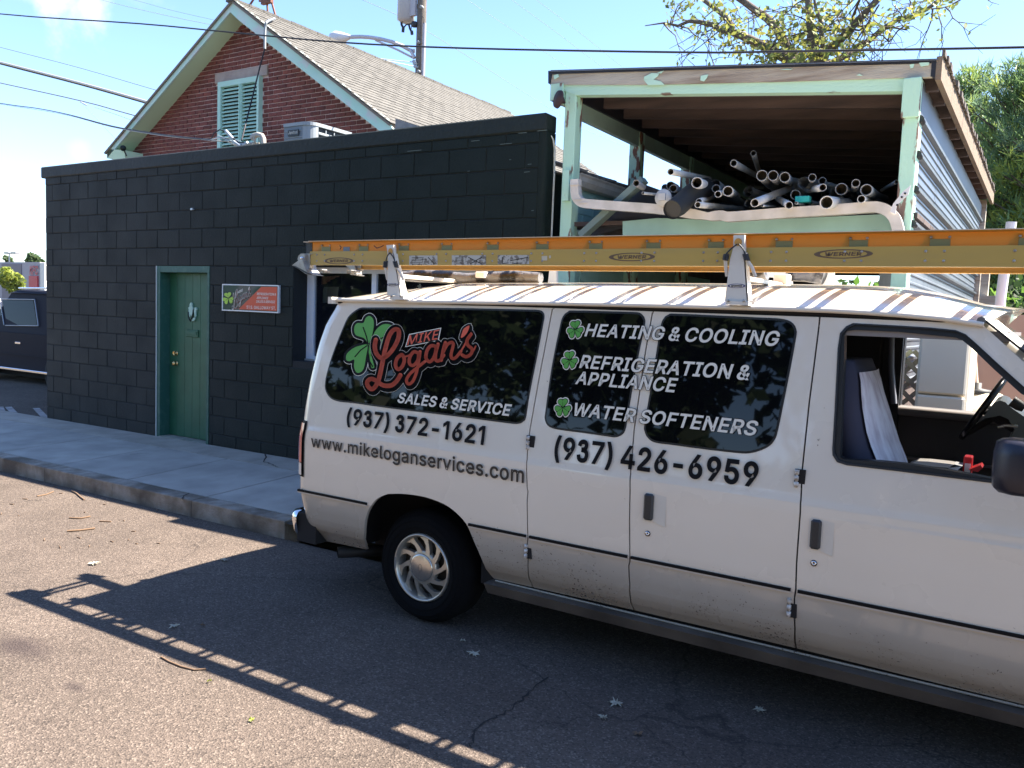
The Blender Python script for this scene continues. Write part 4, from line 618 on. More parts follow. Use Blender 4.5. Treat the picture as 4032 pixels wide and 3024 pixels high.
# vent
vTL, vTR = at_y(478, 178, HY), at_y(567, 168, HY); vx0, vx1, vz1 = vTL.x, vTR.x, (vTL.z+vTR.z)/2; vz0 = vz1-1.55
l0, l1 = at_y(466, 158, HY), at_y(579, 143, HY); lz1 = (l0.z+l1.z)/2; lz0 = vz1+.004
bl_cells = []; bw, bh = .205, .0672
r = 0; z = 4.0
while z < gA.z:
    zc = z+bh/2; xl = edge_x(zc+.03, gL); xr = edge_x(zc+.03, gR)
    off = (r % 2)*.5*bw + random.uniform(-.012, .012)
    x = math.floor(xl/bw)*bw+off
    while x < xr:
        a, b_ = max(x, xl), min(x+bw, xr)
        segs = [(a, b_)]
        hole = None
        if z+bh > vz0 and z < vz1: hole = (vx0, vx1)
        if z+bh*.6 > lz0 and z < lz1-.02: hole = (l0.x, l1.x)
        if hole:
            ns = []
            for s0, s1 in segs:
                if s1 <= hole[0] or s0 >= hole[1]: ns.append((s0, s1))
                else:
                    if s0 < hole[0]: ns.append((s0, hole[0]))
                    if s1 > hole[1]: ns.append((hole[1], s1))
            segs = ns
        for s0, s1 in segs:
            if s1-s0 > .04:
                nz_ = z
                if z+bh > vz1 and z < vz1+.0 and hole: pass
                bl_cells.append((s0, s1, z))
        x += bw
    z += bh; r += 1
vis = [c for c in bl_cells if c[2] > 4.05]
vis.sort(key=lambda c: hypot((c[0]+c[1])/2, HY)*1.0 - min(c[1]-c[0], .2)*2)
BR = {}
rest = MB(); g = .006
keep = set(vis[:298])
for c in bl_cells:
    s0, s1, z = c
    if c in keep:
        k = round(s1-s0, 2)
        if k not in BR: BR[k] = MB().box((0, 0, 0), (s1-s0-2*g, .04, bh-2*g), .004).mesh('brick', brk)
        inst('brick', BR[k], hs, (s0+g, HY+random.uniform(-.003, .003), z+g), rot=(0, random.uniform(-.006, .006), 0))
    else:
        y0 = HY+random.uniform(-.003, .003); rest.box((s0+g, y0, z+g), (s1-g, y0+.04, z+bh-g))
rest.build('bricks_beyond', brk, hs, kind='stuff')
MB().box((l0.x, HY-.02, lz0), (l1.x, HY+.1, lz1), .008).build('stone_lintel', mat('lintel_stone', (.34, .27, .24), .9, col2=(.42, .35, .31), nscale=6, bump=.5), hs)
vf = MB(); fw = .045
vf.box((vx0, HY-.072, vz0), (vx0+fw*1.6, HY+.02, vz1)).box((vx1-fw, HY-.072, vz0), (vx1, HY+.02, vz1)).box((vx0+fw*1.6, HY-.072, vz1-fw*1.8), (vx1-fw, HY+.02, vz1))
vxm = (vx0+vx1)/2+.05
vf.box((vxm-.03, HY-.068, vz0), (vxm+.03, HY+.01, vz1-fw*1.8)).box((vxm-.008, HY-.09, vz0), (vxm+.008, HY-.068, vz1-fw*1.8))
ve = vf.build('louvred_vent', mint, hs)
MB().box((vx0+.03, HY+.002, vz0), (vx1-.03, HY+.009, vz1-.03)).build('vent_back', mat('vent_dark', (.02, .03, .03), .9), ve)
slat_me = {}
for side, (xa, xb) in enumerate(((vx0+fw*1.6+.015, vxm-.035), (vxm+.035, vx1-fw-.01))):
    me = MB().add([(0, .0, 0), (xb-xa, .0, 0), (xb-xa, .048, .040), (0, .048, .040), (0, .004, -.008), (xb-xa, .004, -.008), (xb-xa, .052, .032), (0, .052, .032)],
                  [(0, 1, 2, 3), (7, 6, 5, 4), (0, 4, 5, 1), (3, 2, 6, 7), (0, 3, 7, 4), (1, 5, 6, 2)]).mesh('slat', mint)
    n = int((vz1-fw*1.8-vz0)/.0565)
    for k in range(n):
        inst('slat', me, ve, (xa, HY-.058, vz1-fw*1.8-.062-k*.0565))
# gable boards, soffit, roof
apx = at_y(503, -3, YR); eL = at_y(232, 322, YR); eLb = at_y(231, 342, YR); eR = at_y(838, 258, YR)
bdh = .235
def rake(Pa, Pb, h0, h1):   # board face between roof edge line and a parallel line below it
    return [Pa, Pb, Pb-Vector((0, 0, h1)), Pa-Vector((0, 0, h0))]
pa = at_y(499, 30, YR)
lb = MB().prism([apx, eL, eLb, at_y(497, 26, YR)], (0, .03, 0)); lb.build('gable_board', mintw, hs)
rb_in0 = at_y(516, 44, YR); rb_in1 = at_y(823, 285, YR)
MB().prism([apx, at_y(497, 26, YR), rb_in0, rb_in1, at_y(848, 278, YR), eR], (0, .03, 0)).build('gable_board', mintw, hs)
# soffits behind the boards
pale = mat('soffit_green', (.56, .72, .50), .8)
def soff(P, Q): 
    return MB().prism([P+Vector((0, .03, .02)), Q+Vector((0, .03, .02)), Q+Vector((0, .36, .02)), P+Vector((0, .36, .02))], (0, 0, .02))
soff(at_y(497, 26, YR), eLb).build('soffit', pale, hs)
soff(rb_in0+Vector((0, 0, .03)), rb_in1+Vector((0, 0, .03))).build('soffit', pale, hs)
MB().prism([eLb, eLb+Vector((0, 0, .16)), at_y(270, 345, YR)+Vector((0, 0, .16)), at_y(270, 347, YR)], (0, .35, 0)).build('eave_return', pale, hs)
# roof slopes
RL = 7.95
ridge0 = Vector((apx.x, YR-.03, apx.z-.06)); 
roofm = mat('asphalt_shingle', (.080, .077, .070), .95, col2=(.125, .12, .108), nscale=30, ndetail=6, bump=.8, bscale=150, vary=.11)
roofu = mat('roof_deck', (.2, .17, .14), .9)
dR = (eR-apx); dR.y = 0; LR = dR.length; dRn = dR.normalized(); dL = (eL-apx); dL.y = 0; LL = dL.length; dLn = dL.normalized()
nR = Vector((-dRn.z, 0, dRn.x)); nR = nR if nR.z > 0 else -nR; nL = Vector((-dLn.z, 0, dLn.x)); nL = nL if nL.z > 0 else -nL
for dn, LN, nn in ((dRn, LR, nR), (dLn, LL, nL)):
    p0 = ridge0; p1 = ridge0+dn*(LN+.05)
    MB().prism([p0, p1, p1+nn*.03, p0+nn*.03], (0, RL, 0)).build('roof_slope', roofu, hs)
# shingles on the visible slope
exp_ = .142; nc = int((LR+.05)/exp_); tabs = []
tw = .305
angR = atan2(-dRn.z, dRn.x)
for i in range(nc+1):
    s = i*exp_
    y = YR-.04-(i % 2)*tw/2 + random.uniform(-.02, .02)
    while y < YR-.03+RL:
        ya = max(y, YR-.045); yb_ = min(y+tw, YR-.03+RL)
        if yb_-ya > .06: tabs.append((s, ya, yb_))
        y += tw
def tabmesh(L): return MB().box((0, 0, 0), (exp_+.02, L-.006, .011)).mesh('shingle', roofm)
TM = {}
def tabkey(t):
    P = ridge0+dRn*t[0]; return hypot(P.x, t[1])*(1 if P.z > 4.45 else 3)
tabs.sort(key=tabkey); rest = MB()
Rm = Matrix.Rotation(angR, 4, 'Y')
for i, (s, ya, yb_) in enumerate(tabs):
    P = ridge0+dRn*s+nR*(.032+random.uniform(0, .004)); P.y = ya+.003
    if i < 299:
        k = round(yb_-ya, 2)
        if k not in TM: TM[k] = tabmesh(yb_-ya)
        inst('shingle', TM[k], hs, P, rot=(0, angR-.055, 0))
    else:
        R2 = Matrix.Rotation(angR-.055, 4, 'Y'); q = [(0, 0, 0), (exp_+.02, 0, 0), (exp_+.02, yb_-ya-.006, 0), (0, yb_-ya-.006, 0), (0, 0, .011), (exp_+.02, 0, .011), (exp_+.02, yb_-ya-.006, .011), (0, yb_-ya-.006, .011)]
        rest.add([P+R2 @ Vector(v) for v in q], [(4, 5, 6, 7), (0, 1, 5, 4), (1, 2, 6, 5), (3, 0, 4, 7)])
rest.build('shingles_beyond', roofm, hs, kind='stuff', fix=False)
cap = MB()
for k in range(27): 
    y = YR-.05+k*.29; cap.box((apx.x-.10, y, apx.z-.05), (apx.x+.08, y+.30, apx.z-.016+random.uniform(0, .012)))
cap.build('ridge_cap', roofm, hs)
# hip end, gutter stub at right eave and walls
MB().prism([(eR.x-.3, YR+.3, eR.z-.28), (eR.x+.02, YR+.02, eR.z-.13), (eR.x+.02, YR+.02, eR.z-.02), (eR.x-.3, YR+.3, eR.z-.02)], (0, RL-.3, 0)).build('roof_gutter', mat('white_gutter', (.7, .72, .7), .5), hs)
MB().box((edge_x(3.6, gR)-.2, HY+.3, 0), (edge_x(3.6, gR)-.0, YR+RL-.2, 3.9)).box((edge_x(3.6, gL), HY+.3, 0), (edge_x(3.6, gL)+.2, YR+RL-.2, 3.9)).build('side_wall', brk, hs)
MB().prism([(gA.x, YR+RL-.2, gA.z), (edge_x(3.6, gR), YR+RL-.2, 3.6), (edge_x(3.6, gR), YR+RL-.2, 0), (edge_x(3.6, gL), YR+RL-.2, 0), (edge_x(3.6, gL), YR+RL-.2, 3.6)], (0, .2, 0)).build('back_wall', brk, hs)
# eave insulator/camera on left soffit
bi = mat('black_iron', (.02, .03, .03), .5, metal=.6)
q = at_y(266, 320, YR-.02)
cam2 = empty('flood_lamp', q, 'small black flood lamp fixed under the low end of the gable board', 'lamp')
MB().lathe([(0, -.05), (.035, -.05), (.05, 0), (.045, .03), (0, .035)], q, (.6, -.5, -.3), 14).build('lamp_head', bi, cam2)
MB().tube([q, q+Vector((.03, .02, -.08)), q+Vector((.05, .03, -.13))], .012, 6).build('bracket', bi, cam2)
# antenna tripod on the ridge
an = empty('roof_mast', at_y(572, 50, 9.9), 'rusty tripod mast standing on the brick house ridge', 'mast')
rust = mat('rusty_steel', (.16, .07, .05), .7, metal=.4)
for p, q in (((537, 15), (552, -8)), ((579, 38), (576, -10)), ((600, 52), (583, -10)), ((560, 2), (580, 2))):
    MB().tube([at_y(*p, 9.9), at_y(*q, 9.9)], .018, 6).build('mast_leg', rust, an)
MB().tube([at_y(577, 8, 9.9), at_y(576, -90, 9.9)], .022, 8).build('mast_pole', rust, an)
MB().box(at_y(569, 6, 9.88)-Vector((.03, .03, .03)), at_y(585, 0, 9.88)+Vector((.03, .03, .03))).build('clamp', rust, an)
# ------------------------------------------------------------------ air conditioner on the flat roof
ac0 = at_y(613, 305, 7.3); ac1 = at_y(654, 263, 7.3)
ac = empty('air_conditioner', (ac0.x, 7.3, 3.02), 'grey outdoor air conditioning unit standing on the flat shop roof', 'air conditioner')
acg = mat('ac_grey', (.15, .18, .21), .55, bump=.1); acl = mat('ac_light', (.26, .29, .31), .5); acd = mat('ac_coil', (.025, .03, .035), .7)
zt = ac1.z; xe = at_x(692, 286, ac1.x+.16); yd = 8.0
MB().box((ac0.x, 7.3, 3.02), (ac1.x, 7.34, zt-.04), .004).build('front_panel', acg, ac)
for k in range(9):
    MB().box((ac0.x+.01, 7.292, zt-.1-k*.075), (ac1.x-.005, 7.301, zt-.094-k*.075)).build('panel_ridge', acl, ac)
prof = [(ac1.x+.13*sin(a*pi/12), 7.43-.13*cos(a*pi/12)) for a in range(7)]
MB().prism([(x, y, 3.02) for x, y in prof] + [(ac1.x, 7.5, 3.02)], (0, 0, zt-3.06)).build('corner_post', acl, ac)
MB().prism([(ac0.x, 7.29, zt-.04)] + [(x+.005, y-.01, zt-.04) for x, y in prof] + [(ac1.x+.135, 8.0, zt-.04), (ac0.x, 8.0, zt-.04)], (0, 0, .04)).build('top_lid', acl, ac)
MB().box((ac0.x+.02, 7.35, 3.02), (ac1.x+.1, 7.97, zt-.05)).build('coil', acd, ac)
for k in range(9):
    zz = zt-.13-k*.085
    MB().box((ac1.x+.102, 7.44, zz), (ac1.x+.128, 7.86, zz+.028), .004).build('grille_slat', acl, ac)
for yy in (7.56, 7.7): MB().box((ac1.x+.112, yy, 3.05), (ac1.x+.122, yy+.012, zt-.06)).build('grille_rod', acl, ac)
MB().box((ac1.x+.09, 7.87, 3.05), (ac1.x+.13, 8.0, zt-.05)).build('service_panel', acg, ac)
MB().box((ac1.x+.131, 7.9, zt-.42), (ac1.x+.134, 7.99, zt-.14)).build('energy_label', mat('yellow_label', (.75, .72, .05), .6), ac)
pc = at_y(634, 287, 7.29)
MB().box((pc.x-.09, 7.282, pc.z-.035), (pc.x+.09, 7.292, pc.z+.035)).build('name_plate', blackp, ac)
vs, fs = text_tris('Janitrol', .05, .001, .2); mx = max(v[0] for v in vs)
MB().add([(pc.x-.08+x*.16/mx, 7.279, pc.z-.014+y) for x, y in vs], fs).build('lettering', cream, ac, fix=False)
# ------------------------------------------------------------------ wires, service head
wblk = mat('black_cable', (.012, .014, .02), .6); wlt = mat('pale_cable', (.34, .38, .42), .5); wgr = mat('grey_cable', (.20, .22, .24), .5)
def wire(name, pts, y, r, m, label, n=6, parent=None, **k):
    ys = y if isinstance(y, (list, tuple)) else [y]*len(pts)
    P = [at_y(u, v, yy) for (u, v), yy in zip(pts, ys)]; Q = []
    for i in range(len(P)-1):
        for j in range(4):
            t = j/4; a, b_, c, d = P[max(i-1, 0)], P[i], P[i+1], P[min(i+2, len(P)-1)]
            Q.append(.5*((2*b_)+(c-a)*t+(2*a-5*b_+4*c-d)*t*t+(3*b_-a-3*c+d)*t**3))
    Q.append(P[-1])
    bb = MB().tube(Q, r, n, smooth=True)
    if parent: return bb.build(name, m, parent)
    return bb.build(name, m, loc=P[0], label=label, cat='cable', **k)
wire('power_cable', [(-250, -3), (0, 30), (300, 51), (500, 70), (737, 91.5), (1000, 104), (1475, 113), (1700, 111), (2212, 102), (2500, 92)], 8.2, .011, wblk, 'single black cable strung across the whole street view in front of the gable')
wire('power_cable', [(-200, 50), (0, 102), (170, 146), (345, 197), (700, 300)], 24, .018, wgr, 'pale twisted wire, uppermost of the four beside the gable')
wire('power_cable', [(-200, 82), (0, 134), (170, 178), (330, 223), (700, 330)], 24, .060, mat('silver_cable', (.45, .46, .47), .45), 'thickest cable bundle running into the house gable from the street')
wire('power_cable', [(-200, 82.8), (0, 137.2), (170, 181.2), (330, 226.2), (700, 334)], 24.1, .058, wblk, 'black cable lashed under the thickest cable bundle')
wire('power_cable', [(-200, 135), (0, 179), (180, 219), (300, 252), (700, 360)], 23, .032, wgr, 'grey lashed cable below the thick bundle beside the gable')
wire('service_drop', [(-200, 190), (0, 223), (80, 234), (150, 248), (240, 272), (330, 288), (400, 297), (460, 302)], [14, 12, 11.5, 10.5, 9, 8.2, 7.6, 7.3], .012, wblk, 'dark twisted service cable dropping to the roof above the shop door')
wire('service_drop', [(-200, 192), (0, 225), (80, 237), (150, 250), (240, 274), (330, 290), (400, 298.5), (470, 304)], [14, 12, 11.5, 10.5, 9, 8.2, 7.6, 7.25], .006, wlt, 'pale strand twisted along the dark service cable')
wire('guy_wire', [(176, 222), (220, 268), (264, 316)], [22, 14, YR-.03], .006, wgr, 'thin guy wire from the lashed cable to the low end of the gable')
wire('guy_wire', [(205, 232), (250, 247), (290, 262)], [22, 21, 20], .010, wgr, 'faint second strand leaving the lashed cable near its clamp')
MB().bar(at_y(174, 220, 22.7), at_y(188, 228, 22.7), .05, .05).build('cable_clamp', wlt, label='small pale clamp where the guy wire leaves the lashed cable', cat='clamp', loc=at_y(178, 222, 22.7))
wire('power_cable', [(150, -22), (220, 0), (335, 28), (450, 52), (560, 72)], 22, .010, wlt, 'thin pale wire ending at the gable just below the peak')
wire('power_cable', [(230, -12), (290, 0), (370, 22), (462, 43), (540, 60)], 22, .007, wgr, 'hair thin wire nearest the peak of the gable')
cond = mat('grey_conduit', (.20, .22, .23), .45, metal=.3)
dm = wire('mast_cable', [(593, 40), (577, 47), (573, 60), (572, 106)], [9.3, 8.8, 8.75, 8.7], .02, cond, 'grey conduit and black lead hanging from the roof mast down the gable')
b = MB().tube([at_y(572, 105, 8.7), at_y(560, 150, 8.7), at_y(534, 255, 8.6), at_y(522, 303, 7.6)], .011, 6).build('black_lead', wblk, dm)
b.location = -dm.location*0
sh = empty('electric_service', at_y(560, 305, 7.2), 'cream weatherhead and looping wires at the parapet below the louvred vent', 'electric fitting')
crm = mat('cream_metal', (.36, .34, .30), .5)
MB().tube([at_y(570, 320, 7.2), at_y(569, 300, 7.2), at_y(566, 293, 7.2), at_y(557, 290.5, 7.2), at_y(549, 294, 7.2), at_y(545, 300, 7.2)], [.032, .032, .03, .03, .036, .04], 12).build('weatherhead', crm, sh)
MB().tube([at_y(548, 297, 7.18), at_y(551, 308, 7.18), at_y(545, 314, 7.2)], .014, 8).build('bracket', crm, sh)
for pts, r, m_ in (([(455, 303), (462, 288), (475, 280), (488, 284), (500, 297), (516, 308), (530, 308)], .008, wblk), ([(455, 302), (475, 297), (495, 303), (515, 312), (545, 308)], .008, wlt),
                   ([(460, 304), (490, 305), (510, 315), (560, 309)], .008, crm), ([(470, 292), (480, 296), (500, 300), (520, 305)], .005, wlt)):
    MB().tube([at_y(u, v, 7.2) for u, v in pts], r, 6).build('wire', m_, sh)
for p, q, r in (((488, 283), (503, 300), .022), ((505, 306), (520, 316), .02), ((525, 316), (535, 308), .022)): MB().tube([at_y(*p, 7.19), at_y(*q, 7.19)], r, 8).build('splice_sleeve', wlt, sh)
# ------------------------------------------------------------------ utility pole with street lamp
PY = 20
pl_ = empty('utility_pole', (at_y(909, 100, PY).x, PY, 0), 'weathered wooden utility pole with transformer and street lamp arm behind the brick house', 'utility pole')
px = at_y(909, 100, PY).x
wood = mat('pole_wood', (.17, .15, .13), .95, col2=(.10, .085, .075), nscale=4, stretch=(14, 14, .7), bump=.8, bscale=30)
MB().tube([(px, PY, 0), (px, PY, 4), (px, PY, 9), (px, PY, 13)], [.17, .16, .145, .13], 16).build('pole', wood, pl_)
whitec = mat('white_conduit', (.36, .35, .38), .5)
cx = at_y(919.5, 120, PY).x
MB().tube([(cx, PY-.1, 2), (cx, PY-.1, at_y(919, 53, PY).z)], .055, 10).build('conduit', whitec, pl_)
def P20(x, y, dy=0): return at_y(685.8+x*.124, y*.124, PY+dy)
tx = P20(1585, 0).x; tz0 = P20(1585, 395).z; tr = abs(P20(1700, 300).x-P20(1470, 300).x)/2
tank = mat('transformer_grey', (.36, .36, .38), .5, col2=(.42, .24, .19), nscale=2.2, thr=(.58, .68))
MB().lathe([(0, 0), (tr*.6, -.02), (tr, .05), (tr, 1.2), (tr*.9, 1.3), (0, 1.34)], (tx, PY-.1, tz0), (0, 0, 1), 24).build('transformer', tank, pl_)
MB().box((tx, PY-.08, tz0+.35), (px, PY+.02, tz0+.45)).box((tx, PY-.08, tz0+.85), (px, PY+.02, tz0+.95)).box((tx+tr*.4, PY-.2, tz0+.1), (px-.1, PY-.1, tz0+1.2)).build('bracket', whitec, pl_)
for pts, r in (([(1432, 0), (1450, 320), (1458, 400)], .015), ([(1458, 340), (1465, 430), (1495, 490)], .035), ([(1495, 480), (1488, 560)], .045), ([(1495, 490), (1545, 430), (1660, 412), (1690, 420)], .022), ([(1590, 420), (1610, 500), (1640, 560)], .03), ([(1640, 540), (1648, 600)], .045), ([(1700, 400), (1640, 430), (1630, 540)], .012), ([(1830, 290), (1865, 320), (1850, 410)], .012)):
    MB().tube([P20(x, y, -.15) for x, y in pts], r, 6).build('jumper_lead', wblk, pl_)
MB().lathe([(0, -.07), (.09, -.06), (.09, .05), (0, .07)], P20(1690, 425, -.15), (0, 1, .2), 12).build('insulator', wblk, pl_)
arm = [(1700, 885), (1650, 890), (1600, 868), (1480, 800), (1300, 730), (1100, 680), (900, 650), (750, 640), (560, 645)]
lampgrey = mat('lamp_grey', (.42, .41, .45), .45)
MB().tube([P20(x, y, -1.0*(1700-x)/1100) for x, y in arm], .055, 10).build('lamp_arm', lampgrey, pl_)
MB().tube([P20(1690, 1010, -.1), P20(1650, 930, -.1), P20(1620, 880, -.1)], .05, 8).tube([P20(1680, 1015), P20(1400, 870, -.3), P20(1010, 700, -.6)], .03, 8).build('arm_brace', lampgrey, pl_)
hd = [P20(x, y, -1.0) for x, y in ((570, 645), (520, 648), (440, 655), (330, 655), (260, 665), (232, 680))]
MB().tube(hd, [.06, .1, .15, .19, .15, .05], 12).build('lamp_head', mat('lamp_housing', (.55, .55, .57), .5), pl_)
MB().tube([P20(x, y, -1.0) for x, y in ((335, 690), (335, 740), (335, 775))], [.22, .20, .05], 14).build('lamp_lens', mat('lens', (.6, .6, .62), .2), pl_)
MB().tube([P20(487, 625, -1), P20(487, 585, -1)], .05, 8).build('photocell', bi, pl_)
for i, (x, y) in enumerate(((1690, 1075), (1700, 1110), (1715, 1165), (1760, 735), (1770, 1250), (1815, 125))):
    MB().lathe([(0, -.06), (.05, -.05), (.05, .05), (0, .06)], P20(x, y, -.2), (0, 1, 0), 8).build('insulator', wlt if i < 3 else wgr, pl_)
wire('house_cable', [(748, 115), (800, 123), (840, 129), (893, 134)], [16, 17, 18.5, 19.8], .012, wgr, 'upper of two slack wires from the house ridge to the wooden pole')
wire('house_cable', [(748, 115), (810, 127), (850, 134), (897, 144)], [16, 17, 18.5, 19.8], .012, wlt, 'lower of two slack wires from the house ridge to the wooden pole')
wire('power_cable', [(740, -20), (784, 0), (840, 24), (884, 45)], [24, 23, 21.5, 20], .010, wlt, 'pale wire coming in to the transformer pole from above')
wire('power_cable', [(917, 64), (1000, 115), (1186, 233), (1300, 296), (1640, 425), (1900, 540)], [20, 22, 28, 32, 50, 70], .006, wgr, 'thin pale wire running down from the wooden pole behind the open shed')
for k, (pts, lb_) in enumerate((([(980, -20), (1010, 0), (1130, 80), (1245, 158), (1400, 250)], 'hair thin far wire, nearest the wooden pole of three slanting ones'), ([(1080, -20), (1106, 0), (1210, 76), (1312, 153), (1450, 250)], 'hair thin far wire in the middle of three slanting ones'), ([(1133, -20), (1159, 0), (1262, 78), (1354, 152), (1500, 255)], 'hair thin far wire, farthest from the pole of three slanting ones'))):
    wire('power_cable', pts, [30, 31, 34, 38, 44], .006, wgr, lb_)
# ------------------------------------------------------------------ open storage shed
PL = Vector((-3.665, 6.27, 0)); PR = Vector((-.75, 6.27, 0)); FD = (PR-PL).normalized(); FN = Vector((FD.y, -FD.x, 0))   # front line and outward normal
def fr(u, v, off=0): return at_plane(u, v, PL+FN*off, FN)
shd = empty('storage_shed', (PL.x, PL.y, .2), 'open fronted pole shed with peeling mint paint and metal siding beside the dark shop', 'shed')
peel = mat('peeling_mint', (.46, .72, .57), .75, col2=(.20, .13, .10), nscale=9, ndetail=9, thr=(.60, .64), bump=.6, bscale=30, stretch=(1.5, 1.5, .45))
peel2 = mat('peeling_mint_beam', (.46, .71, .56), .75, col2=(.19, .14, .10), nscale=3.2, ndetail=10, thr=(.62, .65), bump=.5, bscale=30, stretch=(.8, .8, 2))
wwood = mat('weathered_wood', (.40, .355, .29), .9, col2=(.22, .17, .13), nscale=5, ndetail=9, bump=.7, bscale=30, stretch=(.6, .6, 6), col3=(.48, .45, .38), n3=.9)
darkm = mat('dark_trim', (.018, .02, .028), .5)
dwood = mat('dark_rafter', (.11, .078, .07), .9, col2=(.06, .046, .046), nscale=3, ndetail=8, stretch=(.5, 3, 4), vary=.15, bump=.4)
galv = mat('galvanised', (.150, .170, .205), .42, metal=.35, col2=(.12, .14, .17), nscale=3, ndetail=6, rvary=.1)
def on_front(name, poly, m, depth=.04, off=0, **k):
    return MB().prism([fr(u, v, off) for u, v in poly], -FN*depth).build(name, m, shd, **k)
on_front('fascia_board', [(1188, 160.5), (2014, 134), (2013, 166), (1700, 176), (1400, 183), (1188, 183)], wwood, .04, .0)
on_front('front_beam', [(1188, 183.5), (1400, 183.5), (1700, 176.5), (1986, 167.5), (1986, 196.5), (1700, 200), (1243, 205.5), (1243, 206)] , peel2, .09, -.012)
on_front('drip_edge', [(1186, 154.5), (2027, 129), (2027, 134), (1186, 160)], darkm, .05, .01)
on_front('metal_cap', [(1186, 152.5), (2027, 127.6), (2027, 129.6), (1186, 155)], galv, .06, .02)
on_front('corner_cap', [(2013, 132), (2026, 130), (2020, 166), (2010, 165)], darkm, .05, .008)
on_front('corner_cap', [(1184, 153), (1197, 152.5), (1192, 160), (1188, 182), (1184, 180)], darkm, .05, .008)
# loose paint flakes curling off the fascia
fl = mat('mint_flake', (.50, .76, .62), .7)
fb = MB()
for poly in ([(1392, 166), (1408, 158), (1424, 159), (1421, 165), (1412, 172), (1391, 173)], [(1390, 172), (1412, 172), (1428, 176), (1436, 183.5), (1400, 184)], [(1420, 157), (1434, 153), (1428, 159)], [(1514, 164), (1530, 161), (1528, 167), (1521, 176), (1513, 174)], [(1850, 163), (1857, 160), (1864, 164)], [(1685, 151), (1700, 149), (1708, 150), (1712, 148), (1708, 151)], [(1196, 163), (1206, 160), (1208, 166), (1198, 172)], [(1985, 136), (2008, 134), (2006, 141), (1990, 144)], [(1965, 140), (1975, 138), (1973, 146), (1967, 148)]):
    fb.prism([fr(u, v, .006) for u, v in poly], FN*.004)
fb.build('paint_flakes', fl, shd, kind='stuff')
# left end return of the roof, front posts
lx = PL.x
MB().box((fr(1190, 200).x, PL.y-.01, fr(1190, 218).z), (fr(1190, 200).x+.05, PL.y+.5, fr(1190, 183).z)).box((fr(1190, 200).x, PL.y-.012, fr(1190, 218).z), (fr(1212, 200).x+.02, PL.y+.05, fr(1190, 183).z)).build('end_board', peel, shd)
z0p = .1
def post(u0, u1, v, vtop, depth, m, off, zbot=z0p, name='post'):
    a = fr(u0, v, off); b_ = fr(u1, v, off); t = fr((u0+u1)/2, vtop, off).z
    return MB().box((a.x, min(a.y, b_.y), zbot), (b_.x, min(a.y, b_.y)+depth, t), .006).build(name, m, shd)
p1 = post(1217, 1241, 300, 188, .12, peel, -.02)
nb = fr(1232, 380, .0)
MB().box((nb.x-.06, nb.y-.02, 2.75), (nb.x+.0, nb.y+.04, 3.0)).build('post_cleat', peel, shd)
a = fr(1962, 250, -.0); b_ = fr(1990, 250, 0)
p2 = MB().box((a.x-.03, a.y-.02, z0p), (b_.x-.01, a.y+.14, fr(1975, 170).z), .006).build('post', peel, shd)
MB().box((b_.x-.12, a.y-.045, fr(1980, 255).z), (b_.x-.01, a.y-.02, fr(1980, 170).z), .004).build('post_cleat', peel, shd)
# receding side beam and posts on the shop side
SX = -3.56
rx_b = 3.825-.093*(SX+3.665)
bt = lambda y: 3.67-.008*(y-6.5)
MB().prism([(SX, 6.5, bt(6.5)), (SX, 12.4, bt(12.4)), (SX, 12.4, bt(12.4)-.19), (SX, 6.5, bt(6.5)-.19)], (.05, 0, 0)).build('side_beam', mat('side_beam_paint', (.34, .50, .44), .8, col2=(.27, .38, .34), nscale=3), shd)
MB().box((SX+.052, 6.52, bt(12)-.02), (SX+.075, 12.4, rx_b-.02) ).build('eave_filler', MATS['dark_trim'], shd)
peel3 = mat('flaking_post', (.44, .68, .55), .8, col2=(.16, .075, .05), nscale=16, ndetail=9, thr=(.52, .56), bump=.8, bscale=40, stretch=(1.3, 1.3, .35))
for y in (7.78, 9.15):
    MB().box((SX-.05, y-.05, .2), (SX+.07, y+.05, bt(y)), .005).build('post', peel3, shd)
# rafters and roof sheets
rx_ = lambda x: 3.825-.093*(x+3.665); rz = lambda y: rx_(-.80)
k = 0; y = 6.48
while y < 12.3:
    def fx(s): return s
    # each rafter parallel to the front line, hung from the side beam to the siding
    yl = y; p = Vector((SX+.02, yl, 0)); q = p + FD*2.70
    MB().bar(Vector((p.x, p.y, rx_(p.x)-.095)), Vector((q.x, q.y, rx_(q.x)-.095)), .04, .14).build('rafter', dwood, shd)
    y += .42; k += 1
qe = 12.6
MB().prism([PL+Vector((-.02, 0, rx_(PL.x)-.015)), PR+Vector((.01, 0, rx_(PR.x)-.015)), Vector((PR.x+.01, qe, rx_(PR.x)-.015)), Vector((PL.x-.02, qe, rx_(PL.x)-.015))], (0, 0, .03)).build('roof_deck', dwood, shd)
# corrugated sheet on top
cm = MB(); n = 74
V = []; F = []
for i in range(n+1):
    yy = 6.33+(qe-6.33)*i/n; zz = .03+.010*(1 if i % 2 else -1)
    V += [(PL.x-.03, yy, rx_(PL.x)+zz), (PR.x+.05, yy, rx_(PR.x)+zz)]
for i in range(n): F.append((2*i, 2*i+1, 2*i+3, 2*i+2))
cm.add(V, F).build('roof_sheet', mat('old_roof_metal', (.30, .30, .30), .6, metal=.3, col2=(.2, .15, .12), nscale=5), shd)
